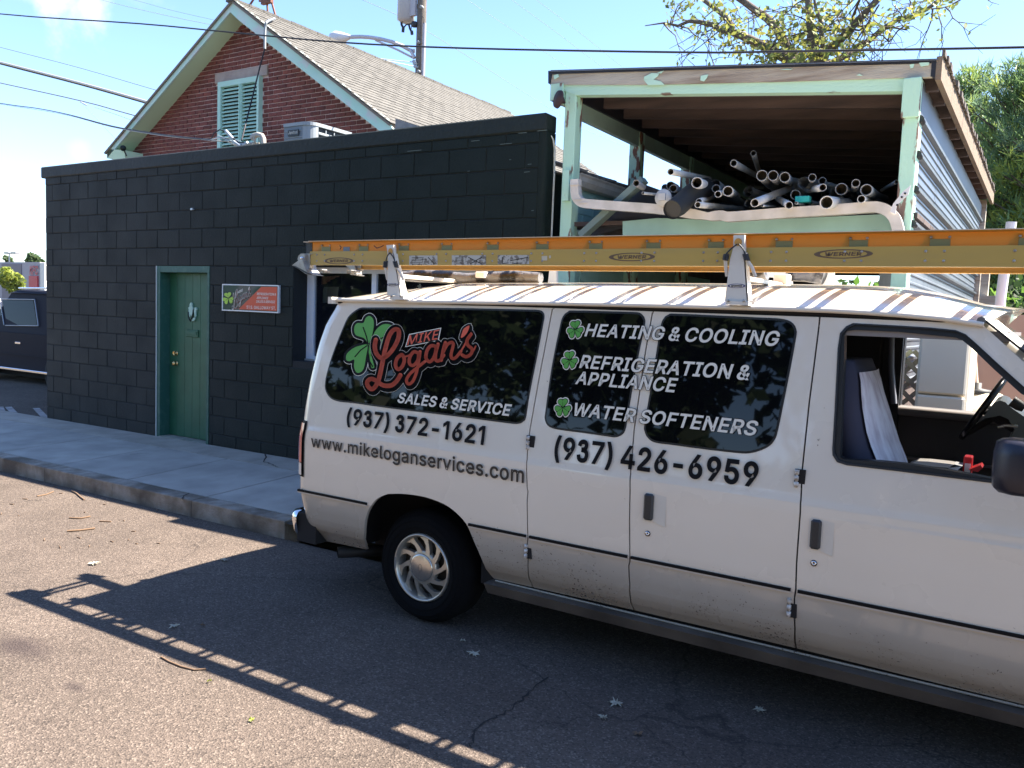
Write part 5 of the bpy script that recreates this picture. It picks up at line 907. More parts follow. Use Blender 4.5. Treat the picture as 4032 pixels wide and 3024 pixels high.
# verge board on the open side with rafter tails
vb = mat('verge_wood', (.20, .165, .12), .9, col2=(.20, .14, .10), nscale=4, ndetail=9, bump=.6, bscale=25, stretch=(1, 5, 6))
vseg = 9; ya = PR.y-.02
for i in range(vseg):
    y0 = ya+(qe-ya)*i/vseg+.004; y1 = ya+(qe-ya)*(i+1)/vseg-.004
    MB().prism([(PR.x+.0, y0, rz(y0)+.02), (PR.x+.0, y1, rz(y1)+.02), (PR.x+.0, y1, rz(y1)-.13), (PR.x+.0, y0, rz(y0)-.13)], (.035, 0, 0)).build('verge_board', vb, shd)
WXs = -.838
for i in range(14):
    y0 = ya+.2+i*.42; MB().box((WXs-.04, y0, rz(y0)-.15), (PR.x, y0+.04, rz(y0)-.02)).build('rafter_tail', dwood, shd)
rg = MB()
for i in range(38):
    y0 = ya+i*.163; s_ = random.uniform(.4, 1); rg.box((PR.x+.03, y0, rz(y0)+.02), (PR.x+.03+.03*s_, y0+.10, rz(y0)+.045+.02*s_))
rg.build('ragged_roof_edge', mat('old_felt', (.10, .085, .075), .9), shd, kind='stuff')
# siding panels
ribs = [at_x(u, v, WXs).z for u, v in ((1989.7, 260), (1983, 331.7), (1974.7, 406.7), (1968, 476.7))]
pitch_ = (ribs[0]-ribs[3])/3; ribs = [ribs[0]-i*pitch_ for i in range(9)]
ysd = PR.y+.03; yse = 12.4
segs = [ysd, 7.5, 8.8, 10.1, 11.3, yse]
tops = [lambda y: rz(y)-.16]
def side_panel(z0, z1, rib_at_top=True):
    for a, b_ in zip(segs, segs[1:]):
        prof = []; hgt = z1-z0
        prof = [(0, z0), (.0, z0+hgt*.16), (.008, z0+hgt*.19), (.008, z0+hgt*.24), (0, z0+hgt*.27), (0, z0+hgt*.42), (.008, z0+hgt*.45), (.008, z0+hgt*.50), (0, z0+hgt*.53), (0, z0+hgt*.68), (.008, z0+hgt*.71), (.008, z0+hgt*.76), (0, z0+hgt*.79), (0, z1-.045), (.032, z1-.03), (.036, z1-.012), (.004, z1)]
        V = []; F = []; dx = random.uniform(0, .003)
        for (dxp, z) in prof: V += [(WXs+dxp+dx, a+.002, z), (WXs+dxp+dx, b_-.002, z)]
        for i in range(len(prof)-1): F.append((2*i, 2*i+1, 2*i+3, 2*i+2))
        MB().add(V, F).build('siding_panel', galv, shd, fix=False)
for i in range(8): side_panel(ribs[i+1], ribs[i])
MB().prism([(WXs, ysd, ribs[0]), (WXs, yse, ribs[0]), (WXs, yse, max(ribs[0]+.02, rz(yse)-.17)), (WXs, ysd, rz(ysd)-.12)], (.012, 0, 0)).build('top_flashing', mat('flashing', (.085, .095, .11), .5, metal=.4, col2=(.11, .125, .15), nscale=2), shd)
for i in range(7):
    z = ribs[i]-.022; MB().lathe([(0, .002), (.022, .002), (.024, .0), (.024, .12)], (WXs+.012, ysd-.02, z), (0, 1, 0), 12).build('rib_end', darkm, shd)
MB().prism([(WXs-.05, ysd+.03, .1), (WXs-.05, yse, .1), (WXs-.05, yse, rz(yse)-.2), (WXs-.05, ysd+.03, rz(ysd)-.2)], (.03, 0, 0)).build('inner_boarding', dwood, shd)
MB().box((WXs-.03, yse-.02, .1), (WXs+.06, yse+.08, rz(yse)-.1)).build('post', wwood, shd)
gw_ = mat('grey_post', (.36, .36, .33), .9, col2=(.26, .26, .23), nscale=6, stretch=(3, 3, .5), bump=.4)
MB().box((-1.03, 6.44, .1), (-.905, 6.52, 2.4)).build('lower_post', gw_, shd)
MB().box((-.902, 6.43, .1), (-.872, 6.50, 2.4)).build('corner_strip', mat('white_strip', (.75, .75, .72), .6), shd)
# shelf: front beam, deck, brace, back
on_front('shelf_beam', [(1345, 478), (1420, 471), (1600, 477), (1925, 462), (1925, 505), (1345, 520)], mat('shelf_beam_paint', (.33, .54, .47), .8, col2=(.26, .42, .37), nscale=2.4, ndetail=8), .05, -.03)
dkz = fr(1640, 461).z
dk = [PL+FD*.0-FN*.08, PL+FD*2.9-FN*.08, PL+FD*2.9-FN*3.4, PL-FN*3.4]
for i in range(9):
    o0 = .08+i*.38
    P = [PL+FD*.12-FN*o0, PL+FD*2.86-FN*o0, PL+FD*2.86-FN*(o0+.365), PL+FD*.12-FN*(o0+.365)]
    MB().prism([Vector((p.x, p.y, dkz-.05)) for p in P], (0, 0, .035)).build('shelf_plank', dwood, shd)
a, c = fr(1257, 509, -.02), fr(1392, 388, -.02)
MB().bar(a, c, .05, .10, up=FN).build('diagonal_brace', mat('brace_paint', (.15, .21, .20), .85), shd)
MB().prism([fr(1268, 512, -.14), fr(1392, 398, -.14), fr(1480, 430, -.14), fr(1600, 470, -.14), fr(1430, 470, -.14), fr(1300, 505, -.14)], -FN*.03).build('shelf_underside_shade', darkm, shd)  # dark sheet in the outline of the shade under the shelf
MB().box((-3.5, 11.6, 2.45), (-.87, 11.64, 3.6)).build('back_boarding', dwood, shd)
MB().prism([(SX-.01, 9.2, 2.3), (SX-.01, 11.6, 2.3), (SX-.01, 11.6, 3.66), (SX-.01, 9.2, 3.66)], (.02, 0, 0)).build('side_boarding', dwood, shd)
dkin = mat('interior_shade', (.03, .032, .036), .9, col2=(.045, .04, .04), nscale=3)
MB().prism([Vector((*(PL+FD*.62-FN*2.4).xy, .1)), Vector((*(PL+FD*1.85-FN*2.4).xy, .1)), Vector((*(PL+FD*1.85-FN*2.4).xy, 2.5)), Vector((*(PL+FD*.62-FN*2.4).xy, 2.5))], -FN*.04).build('dark_interior_panel', dkin, shd)  # dark panel standing in for the shaded depth of the shed
# satellite / insulator at the left post
q = fr(1208, 215, .05)
hk = empty('yard_lamp', q, 'rusty round lamp head bolted to the top of the shed corner post', 'lamp')
MB().lathe([(0, -.02), (.04, -.02), (.075, .0), (.07, .02), (0, .03)], q, (-.5, -.8, .1), 18).build('lamp_head', mat('rust_dark', (.05, .03, .03), .8), hk)
MB().tube([q+Vector((.02, 0, 0)), fr(1215, 212, .05), fr(1218, 222, .05)], .016, 8).build('bracket', MATS['rust_dark'], hk)
# ------------------------------------------------------------------ mint block annex under the shed
anx = empty('mint_annex', (-3.5, 6.75, .2), 'low mint painted block annex with white gutter under the open shed', 'building')
mblk = mat('mint_block', (.38, .60, .54), .8, col2=(.32, .52, .47), nscale=2, ndetail=7, bump=.5, bscale=50)
AX = -3.62; gt = at_x(1226, 375, AX); gzv = gt.z
MB().box((AX-.2, 6.62, .1), (AX, 11.5, gzv-.10)).build('mint_wall', mblk, anx)
b = MB()
for r in range(13):
    for c in range(0, 6):
        y0 = 6.62+c*.4+(r % 2)*.2; z0 = .3+r*.2
        if z0+.2 > gzv-.1: continue
        inst('wall_block', BM.setdefault('anx', MB().box((0, 0, 0), (.012, .392, .192), .003).mesh('wall_block', mblk)), anx, (AX-.003, y0+.004, z0+.004))
gut = mat('gutter_white', (.66, .62, .57), .5, col2=(.50, .47, .42), nscale=7, ndetail=6)
gp = [(0, 0), (.09, 0), (.12, .04), (.125, .075), (.14, .09), (.14, .10), (0, .10)]
MB().prism([(AX+.0+x, gt.y+.0, gzv-.10+z) for x, z in gp], (0, 2.0, 0)).build('gutter', gut, anx)
shm = mat('annex_shingle', (.12, .11, .11), .95, col2=(.3, .28, .26), nscale=8, bump=.6)
for i in range(7):
    y0 = 6.5+i*.3
    MB().prism([(AX+.06, y0, gzv+.03), (AX+.06, y0+.28, gzv+.03+random.uniform(0, .03)), (AX-.9, y0+.28, gzv+.34), (AX-.9, y0, gzv+.34)], (0, 0, .02)).build('roof_shingle', shm if i else MATS['annex_shingle'], anx)
MB().prism([(AX-.02, 6.45, gzv), (AX-1.9, 6.45, gzv+.62), (AX-1.9, 6.45, gzv)], (0, 3.2, 0)).build('roof_slope', mat('annex_roof', (.36, .34, .32), .95, col2=(.28, .26, .25), nscale=20), anx)
# downspout running across the shed front
ds = empty('downspout', fr(1243, 395, .06), 'dented cream downspout crossing the shed front below the stored pipes', 'downspout')
pts = smooth2d([(1244, 388), (1244, 408), (1246, 425), (1256, 437), (1275, 441), (1340, 446), (1430, 453), (1520, 466), (1534, 468), (1560, 466), (1575, 469), (1620, 466), (1700, 460), (1800, 454), (1880, 448), (1900, 449), (1918, 456), (1932, 470), (1938, 485), (1941, 500)], 4)
P = [fr(u, v, .07) for u, v in pts]; b = MB()
V = []; F = []
for i, p in enumerate(P):
    d = (P[min(i+1, len(P)-1)]-P[max(i-1, 0)]).normalized(); up = FN.cross(d).normalized(); wv = .036*(1.0 if not 505 < 0 else 1)
    dent = 1-.25*math.exp(-((pts[i][0]-1527)/12)**2)
    V += [p+up*wv*dent+FN*.03, p-up*wv*dent+FN*.03, p-up*wv*dent-FN*.03, p+up*wv*dent-FN*.03]
for i in range(len(P)-1):
    for k in range(4): F.append((4*i+k, 4*i+(k+1) % 4, 4*i+4+(k+1) % 4, 4*i+4+k))
b.add(V, F, False).build('pipe_run', gut, ds)
for u, v in ((1244, 400), (1250, 432), (1262, 439)): 
    q = fr(u, v, .075); MB().box(q-Vector((.042, .036, .003)), q+Vector((.042, .034, .003))).build('elbow_crimp', gut, ds)
st = mat('white_strap', (.72, .72, .74), .4, metal=.2)
MB().prism([fr(1968, 400, .11), fr(1962, 421, .11), fr(1937, 444, .11), fr(1934, 462, .11), fr(1923, 458, .11), fr(1930, 440, .11), fr(1951, 414, .11)], FN*.008).build('hanger_strap', st, ds)
for u, v in ((1955, 418), (1948, 426), (1938, 443)): q = fr(u, v, .12); MB().lathe([(0, 0), (.007, 0), (.007, .006), (0, .006)], q, FN, 8).build('strap_screw', bi, ds)
# ------------------------------------------------------------------ stored pipes
pvc = mat('pvc_white', (.60, .60, .58), .45, col2=(.46, .46, .45), nscale=6); pvcg = mat('pvc_grey', (.30, .31, .32), .5, col2=(.24, .25, .26), nscale=6); pvcb = mat('duct_black', (.02, .022, .024), .6); pvcd = mat('pipe_dull', (.26, .27, .27), .6)
inside = mat('pipe_inside', (.26, .24, .21), .8)
PIPES = [  # end u,v, radius px, tail u,v, material, protrude, label
 (330, 1057, 22, 480, 1140, pvcg, .0, 'grey pipe angled upward at the back, topmost of the heap'),
 (458, 993, 18, 495, 1110, pvcg, -.5, 'thin grey pipe standing up almost vertically out of the heap'),
 (513, 1137, 35, 570, 1200, pvcg, .0, 'wide pipe end, first of the three in a close row'),
 (585, 1137, 33, 640, 1200, pvcg, .0, 'wide pipe end, middle of the three in a close row'),
 (661, 1148, 33, 720, 1200, pvcg, .0, 'wide pipe end, last of the three in a close row'),
 (840, 1150, 25, 842, 1215, pvcg, .0, 'pipe end alone between the close row and the black opening'),
 (905, 1172, 24, 930, 1200, pvcd, -.2, 'dark pipe end peeping behind the white slanting pipe'),
 (92, 1184, 36, 260, 1250, pvc, .15, 'wide white pipe end above the black flexible duct'),
 (215, 1222, 26, 270, 1250, pvcd, -.1, 'dark pipe end just over the small white ends'),
 (228, 1258, 21, 300, 1240, pvc, .12, 'small white pipe end touching the larger grey one'),
 (293, 1238, 33, 350, 1270, pvc, .05, 'large pale grey end next to the small white end'),
 (105, 1306, 20, 250, 1258, pvc, .18, 'white pipe slanting up behind, above the lowest long one'),
 (97, 1327, 20, 450, 1360, pvc, .26, 'long thin white pipe lying lowest on the downspout'),
 (467, 1315, 27, 780, 1185, pvc, .30, 'long bright white pipe slanting up across the middle of the heap'),
 (690, 1330, 24, 585, 1265, pvc, .15, 'grey white pipe pointing down with its end over the downspout'),
 (515, 1333, 8, 660, 1345, pvc, .15, 'thinnest white tube lying near the middle of the shelf'),
 (908, 1215, 24, 740, 1245, pvc, .15, 'white pipe end turned toward the metal siding'),
 (730, 1262, 31, 760, 1275, pvcd, -.1, 'dark end behind the long bright pipe'),
 (932, 1312, 42, 1180, 1330, pvc, .28, 'widest white pipe, its open end bright in the sun'),
 (1028, 1225, 38, 1060, 1240, pvcd, -.05, 'dark round end with a pale rim above the widest pipe'),
 (1122, 1187, 26, 1108, 1260, pvcg, .1, 'grey end pointing up beside the dark round end'),
 (1190, 1230, 37, 1280, 1290, pvcg, .1, 'wide grey end with the small one under it'),
 (1158, 1290, 25, 1250, 1310, pvc, .15, 'small white end under the wide grey end'),
 (1387, 1178, 14, 1290, 1232, pvcg, -.3, 'thin grey pipe nearest the metal siding'),
 (735, 1315, 9, 850, 1345, pvc, .1, 'thin tube beside the small teal box')]
def pipe(e, tl, rpx, m, lab, sc=1.0, extra=1.0, cap=None):
    d = (tl-e).normalized(); L = extra; r = rpx
    n = 22; b = MB(); b.lathe([(r*.86, .22), (r*.86, .0), (r, .0), (r, L)], e, d, n)
    root = b.build('pipe', m, label=lab, cat='pipe', group='plastic pipes stored on the shed shelf', loc=e, fix=False)
    bb = MB(); bb.lathe([(r*.855, .20), (r*.855, .004)], e, d, n); bb.disc(e+d*.20, d, r*.86, n); bb.build('pipe_bore', inside, root, fix=False)
    return root
for (x, y, r, tx_, ty_, m, pro, lab) in PIPES:
    u, v = 1474.7+x/3, y/3; e = fr(u, v, .05+pro); z = (e-CAM).dot(CF); rr = r/3/1821*z
    dd = max(.8, 2.2-pro)
    tl = fr(1474.7+tx_/3, ty_/3, -dd); tl.x = min(tl.x, -1.0); e.x = min(e.x, -.97)
    pipe(e, tl, rr, m, lab, extra=min(3.2, (tl-e).length))
def q2(x, y): return (1179.5+x*.248, 301.7+y*.248)
for (x, y, r, tx_, ty_, m, pro, lab) in ((1085, 280, 29, 1420, 345, pvc, .25, 'white pipe highest of the bundle beside the second shed post'), (1108, 425, 33, 1180, 450, pvcg, .05, 'grey end just above the round flange'), (1085, 402, 38, 1130, 420, pvcd, -.1, 'dark wide end behind the round flange'), (785, 378, 30, 980, 500, pvcg, .2, 'thick grey pipe leaning on the second shed post'), (845, 466, 12, 1165, 497, pvc, .3, 'thin white pipe crossing in front of the round flange')):
    u, v = q2(x, y); e = fr(u, v, .05+pro); z = (e-CAM).dot(CF); rr = r*.248/1821*z; tl = fr(*q2(tx_, ty_), -1.2); pipe(e, tl, rr, m, lab, extra=min(2.4, (tl-e).length))
e = fr(*q2(1020, 505), .12); rr = 75*.248/1821*(e-CAM).dot(CF)
fo = MB().lathe([(0, -.012), (rr*.86, -.012), (rr*.9, -.004), (rr, -.004), (rr, .012), (rr*.4, .02), (rr*.4, .2)], e, -FN, 28).build('pipe_flange', pvc, label='round cream pipe flange with a square boss among the pipes', cat='flange', loc=e)
MB().box(e+Vector((-.028, -.03, -.024)), e+Vector((.028, -.01, .028))).build('square_boss', pvc, fo)
dp = [fr(*q2(1098, 612), .40), fr(*q2(1150, 580), .30), fr(*q2(1210, 525), .15), fr(*q2(1280, 465), 0), fr(*q2(1390, 420), -.4)]
MB().tube(dp, [.070, .074, .076, .078, .08], 20, caps=False).disc(dp[0]+(dp[1]-dp[0])*.25, dp[1]-dp[0], .071).build('flexible_duct', pvcb, label='thick black flexible duct drooping over the downspout', cat='duct', loc=dp[0])
e = fr(1735, 431, .02); MB().box(e-Vector((.05, .03, .022)), e+Vector((.05, .03, .022)), .004).build('teal_box', mat('teal_plastic', (.02, .38, .34), .5), label='small teal plastic box among the pipes', cat='box', loc=e)
hb = MB(); rnd = random.Random(5)
for k in range(64):   # the dull mass of scrap pipe deep in the shelf
    s_ = rnd.uniform(.45, 2.5); o0 = rnd.uniform(.15, 1.4); p = PL+FD*s_-FN*o0; z = dkz+.03+rnd.uniform(0, .30)*min(1, s_/1.0)
    d = (-FN*1+FD*rnd.uniform(-.25, .2)+Vector((0, 0, rnd.uniform(-.1, .1)))).normalized(); hb.tube([Vector((p.x, p.y, z)), Vector((p.x, p.y, z))+d*rnd.uniform(.6, 1.2)], rnd.uniform(.015, .045), 9, caps=False)
hb.build('scrap_pipe_heap', pvcd, label='dull heap of scrap pipe deep on the shed shelf', cat='pipe heap', kind='stuff', loc=PL+Vector((1.5, 1, dkz)))
# ------------------------------------------------------------------ things standing in the yard, seen past the van
FRY = 6.16
fp = at_y(1981, 800, FRY); fq = at_y(2094, 800, FRY)
fz = at_y(2040, 706, FRY).z
fr_ = empty('white_fridge', (fp.x, FRY, .12), 'tall off white refrigerator body standing in the yard beyond the van', 'refrigerator')
appl = mat('appliance_white', (.74, .66, .52), .5, col2=(.68, .60, .47), nscale=1.5)
MB().box((fp.x, FRY, .13), (fq.x, FRY+.62, fz), .015).build('cabinet', appl, fr_)
MB().box((fp.x+.01, FRY-.04, .20), (fq.x-.01, FRY-.005, fz-.45), .012).build('lower_door', appl, fr_)
MB().box((fp.x+.01, FRY-.04, fz-.44), (fq.x-.01, FRY-.005, fz-.01), .012).build('freezer_door', appl, fr_)
pk = at_y(2100, 800, 8.4)
MB().box((pk.x-.05, 8.4, .1), (pk.x+2.6, 8.5, 1.95)).build('pink_panel', mat('pink_board', (.62, .38, .28), .8, col2=(.55, .33, .24), nscale=2), label='pinkish board leaning behind the water tank in the yard', cat='panel', loc=(pk.x, 8.4, .1))
tk = at_y(2122, 905, 7.0); tw_ = .30
tkz = at_y(2110, 853, 7.0).z
tt = empty('water_tank', (tk.x, 7.0, .1), 'round cream softener tank with a black valve cap beyond the van', 'tank')
tkm = mat('tank_cream', (.62, .55, .42), .45)
MB().lathe([(tw_, .12), (tw_, tkz-.22), (tw_*.93, tkz-.12), (tw_*.6, tkz-.02), (.10, tkz+.02), (0, tkz+.02)], (tk.x, 7.0, 0), (0, 0, 1), 32).build('tank_body', tkm, tt)
MB().lathe([(.0, 0), (.10, 0), (.10, .03), (.03, .04), (.03, .08), (0, .08)], (tk.x-.05, 6.98, tkz+.01), (0, 0, 1), 20).build('valve_cap', pvcb, tt)
hp = [(tk.x-.06, 7.0, tkz+.06), (tk.x-.10, 7.0, tkz+.35), (tk.x-.06, 7.05, tkz+.6)]
MB().tube(hp, .02, 8).build('hose', mat('hose_peach', (.75, .55, .4), .6), tt)
# lattice fence piece
la = at_y(1940, 800, 6.34); lb_ = at_y(1972, 800, 6.34); lz1 = at_y(1955, 757, 6.34).z
lf = empty('lattice_panel', (la.x, 6.34, .1), 'weathered diamond lattice panel below the metal siding', 'lattice')
latm = mat('lattice_wood', (.45, .36, .28), .9, col2=(.3, .22, .17), nscale=9)
W_ = lb_.x-la.x+.1; H_ = lz1-.12
for k in range(-int(H_/.11), int(W_/.11)+1):
    for sgn in (1, -1):
        x0 = k*.11; pa = []
        ts = sorted([max(0, -x0), min(H_, W_-x0)])
        if sgn == 1: a = (max(0, -x0), min(H_, W_-x0))
        else: a = (max(0, -x0), min(H_, W_-x0))
        if a[1]-a[0] < .05: continue
        zA, zB = a; f_ = (lambda t: t) if sgn == 1 else (lambda t: H_-t)
        MB().bar((la.x-.02+x0+zA, 6.34+.008*sgn, .12+f_(zA)), (la.x-.02+x0+zB, 6.34+.008*sgn, .12+f_(zB)), .03, .008, up=(0, 1, 0)).build('lattice_strip', latm, lf)
wp = at_y(2162, 640, 9.0); wq = at_y(2171, 575, 9.0)
MB().tube([(wp.x, 9, .1), (wp.x, 9, wp.z), (wq.x+.02, 9, wq.z+.4)], .045, 10).build('white_pole', mat('white_pole_paint', (.78, .80, .84), .5), label='slim white pole standing beyond the van windscreen', cat='pole', loc=(wp.x, 9, .1))
gp_ = at_y(2119, 600, 14.4)
MB().box((gp_.x-.13, 14.3, 0), (gp_.x+.11, 14.5, at_y(2119, 560, 14.4).z)).box((gp_.x-.2, 14.2, 0), (gp_.x+.24, 14.6, at_y(2130, 640, 14.4).z)).build('fence_post', wwood, label='grey wooden post just behind the far end of the metal siding', cat='post', loc=(gp_.x, 14.3, 0))
# ------------------------------------------------------------------ foliage
def leafmesh(name, pts, size, m, seed=1, flat=.0, long=1.6):
    rnd = random.Random(seed); V = []; F = []
    for p in pts:
        s_ = size*rnd.uniform(.6, 1.35); a = Vector((rnd.gauss(0, 1), rnd.gauss(0, 1), rnd.gauss(0, 1)-flat)).normalized(); b_ = a.orthogonal().normalized(); c = a.cross(b_); th = rnd.uniform(0, 6.28)
        u = (b_*cos(th)+c*sin(th))*s_; w_ = (c*cos(th)-b_*sin(th))*s_/long; n = len(V)
        V += [p-u*.5, p+w_*.5, p+u*.6, p-w_*.5]; F.append((n, n+1, n+2, n+3))
    me = bpy.data.meshes.new(name); me.from_pydata([tuple(v) for v in V], [], F)
    for x in (m if isinstance(m, (list, tuple)) else [m]): me.materials.append(x)
    if isinstance(m, (list, tuple)):
        k = len(m); rr = random.Random(seed+3)
        idx = [rr.randrange(k) for _ in F]; me.polygons.foreach_set('material_index', idx)
    return me
def leafmat(name, col, col2):
    m = mat(name, col, .6, col2=col2, nscale=1.3, ndetail=3)
    nt = m.node_tree; nd = nt.nodes; lk = nt.links; b = nd['Principled BSDF']; o = nd['Material Output']
    tr = nd.new('ShaderNodeBsdfTranslucent'); mx = nd.new('ShaderNodeMixShader'); mx.inputs[0].default_value = .45
    src = b.inputs['Base Color'].links[0].from_socket; lk.new(src, tr.inputs['Color']); lk.new(b.outputs[0], mx.inputs[1]); lk.new(tr.outputs[0], mx.inputs[2]); lk.new(mx.outputs[0], o.inputs['Surface']); return m
def obj_from(me, name, parent, **k):
    o = bpy.data.objects.new(name, me); COL.objects.link(o)
    if parent: o.parent = parent; o.location = -wloc(parent)
    return setp(o, **k)
lf1 = leafmat('leaf_olive', (.11, .16, .04), (.17, .21, .07)); lf2 = leafmat('leaf_yellow', (.30, .29, .06), (.22, .25, .06)); lf3 = leafmat('leaf_dark', (.03, .05, .018), (.06, .08, .025))
pine1 = leafmat('needle_green', (.13, .22, .085), (.19, .29, .11)); pine2 = leafmat('needle_light', (.32, .40, .08), (.26, .34, .09)); pine3 = leafmat('needle_blue', (.12, .20, .13), (.17, .26, .15))
bark = mat('bark', (.085, .07, .055), .95, col2=(.14, .115, .09), nscale=12, bump=1, bscale=40)
# bare ash with ivy behind the shed
TY = 19
tr_root = empty('bare_tree', (at_y(1765, 140, TY).x, TY, 0), 'half bare tree with clumps of yellow green leaves spreading above the shed roof', 'tree')
def T1(x, y): return (1393.5+x*.1984, y*.1984)
def T2(x, y): return (1777.5+x*.19643, y*.19643)
limbs = [
 ([T1(1900, 1500), T1(1890, 900), T1(1840, 600), T1(1815, 400), T1(1790, 200), T1(1765, -60)], .34, .10),
 ([T1(1780, 760), T1(1580, 660), T1(1400, 560), T1(1130, 420), T1(960, 350), T1(830, 330), T1(740, 270), T1(600, 240), T1(480, 230), T1(360, 280), T1(200, 250), T1(0, 280)], .24, .02),
 ([T1(960, 350), T1(920, 230), T1(800, 120), T1(650, 10), T1(560, -60)], .13, .08),
 ([T1(1700, 720), T1(1580, 560), T1(1500, 430), T1(1420, 290), T1(1330, 200), T1(1200, 110), T1(1080, 20), T1(960, -60)], .23, .13),
 ([T1(1930, 760), T1(1935, 600), T1(1930, 420), T1(1910, 210), T1(1860, 100), T1(1840, -30)], .12, .05),
 ([T2(-40, 640), T2(60, 560), T2(180, 450), T2(300, 320), T2(400, 210), T2(520, 80), T2(620, -30)], .20, .11),
 ([T2(40, 720), T2(170, 650), T2(330, 570), T2(520, 440), T2(650, 320), T2(830, 210), T2(1000, 180), T2(1150, 100), T2(1300, -10), T2(1360, -50)], .15, .05),
 ([T2(0, 340), T2(120, 330), T2(300, 320), T2(400, 335), T2(480, 280), T2(620, 50)], .05, .03),
 ([T2(300, 320), T2(330, 180), T2(400, 10), T2(420, -60)], .06, .04),
 ([T2(1150, 100), T2(1300, 90), T2(1400, 60), T2(1480, 10)], .03, .01),
 ([T2(520, 440), T2(640, 445), T2(780, 465)], .03, .008), ([T2(830, 230), T2(900, 300), T2(960, 365)], .02, .006), ([T2(330, 550), T2(450, 460), T2(520, 380)], .03, .01)]
rnd = random.Random(11); tb = MB(); twb = MB(); tips = []; dens = []
for li, (pts, r0, r1) in enumerate(limbs):
    dz = rnd.uniform(-1.5, 1.5); P = [at_y(u, v, TY+dz*min(1, i/3)) for i, (u, v) in enumerate(pts)]; n = len(P)
    R = [r0*.52+(r1-r0)*.52*i/(n-1) for i in range(n)]; tb.tube(P, R, 9)
    for i in range(n-1):
        L = (P[i+1]-P[i]).length
        for k in range(int(L*3.2)+1):
            t = rnd.random(); q = P[i].lerp(P[i+1], t)
            if q.z < 6.2: continue
            dens.append((q, li))
            # drooping twigs
            d = Vector((rnd.gauss(0, .8), rnd.gauss(0, .5), rnd.gauss(-.1 if li in (1,) else .35, .6))).normalized(); pp = [q]; LL2 = rnd.uniform(.3, 1.1)
            for s_ in range(5):
                d = (d+Vector((rnd.gauss(0, .35), rnd.gauss(0, .25), rnd.gauss(-.14, .25)))).normalized(); pp.append(pp[-1]+d*LL2/4)
                if rnd.random() < .75 and s_ > 0:
                    d2 = (d+Vector((rnd.gauss(0, .9), rnd.gauss(0, .5), rnd.gauss(-.2, .7)))).normalized(); p3 = pp[-1]+d2*rnd.uniform(.15, .45); twb.tube([pp[-1], p3, p3+(d2+Vector((rnd.gauss(0, .5), 0, rnd.gauss(-.2, .4))))*.18], [.010, .007, .004], 4, caps=False); tips.append((p3, li))
            twb.tube(pp, [.019, .015, .012, .009, .007, .005][:len(pp)], 4, caps=False); tips.append((pp[-1], li)); tips.append((pp[3], li))
tb.build('trunk', bark, tr_root); twb.build('twigs', bark, tr_root, kind='stuff')
lp = []
clumps = [(T1(470, 90), .55, 90), (T1(370, 50), .45, 60), (T1(740, 60), .5, 80), (T1(760, 170), .45, 90), (T1(940, 300), .35, 60), (T1(860, 220), .3, 50), (T1(1150, 430), .55, 120), (T1(1010, 380), .35, 60), (T1(1180, 560), .65, 160), (T1(1400, 250), .3, 60), (T1(1650, 640), .55, 260), (T1(1530, 680), .3, 90), (T1(1800, 500), .8, 220), (T1(1700, 330), .6, 110), (T1(1850, 300), .55, 100), (T1(1650, 430), .5, 90),
          (T1(1930, 60), .6, 120), (T1(2050, 160), .45, 80), (T1(1700, 130), .4, 50), (T1(2050, 420), .75, 190), (T1(1900, 580), .9, 300), (T1(2100, 560), .6, 120), (T1(1420, 640), .5, 110), (T1(1250, 520), .5, 90), (T1(1300, 620), .4, 60),
          (T2(1150, 50), .38, 110), (T2(1260, 70), .3, 60), (T2(1090, 100), .3, 60), (T2(960, 190), .22, 30), (T2(1380, 30), .2, 20), (T2(680, 290), .25, 30), (T2(720, 160), .3, 30), (T2(200, 420), .35, 60), (T2(380, 590), .25, 30), (T2(560, 270), .3, 30), (T2(130, 240), .4, 60), (T2(100, 120), .5, 70), (T2(500, 50), .3, 30), (T2(820, 80), .2, 18), (T2(330, 420), .3, 30), (T2(60, 620), .6, 160), (T1(1640, 90), .3, 30)]
for (uv, s_, n) in clumps:
    c = at_y(*uv, TY+rnd.uniform(-1, 1))
    for k in range(int(n*.62)): lp.append(c+Vector((rnd.gauss(0, s_*.55), rnd.gauss(0, s_*.5), rnd.gauss(0, s_*.5))))
for q, li in tips:
    if rnd.random() < (.14 if li == 1 else .35): 
        for k in range(rnd.randrange(1, 3)): lp.append(q+Vector((rnd.gauss(0, .06), rnd.gauss(0, .06), rnd.gauss(0, .06))))
obj_from(leafmesh('leaves', lp, .115, [lf1, lf2, lf1, lf2, lf2], 5), 'leaves', tr_root, kind='stuff')
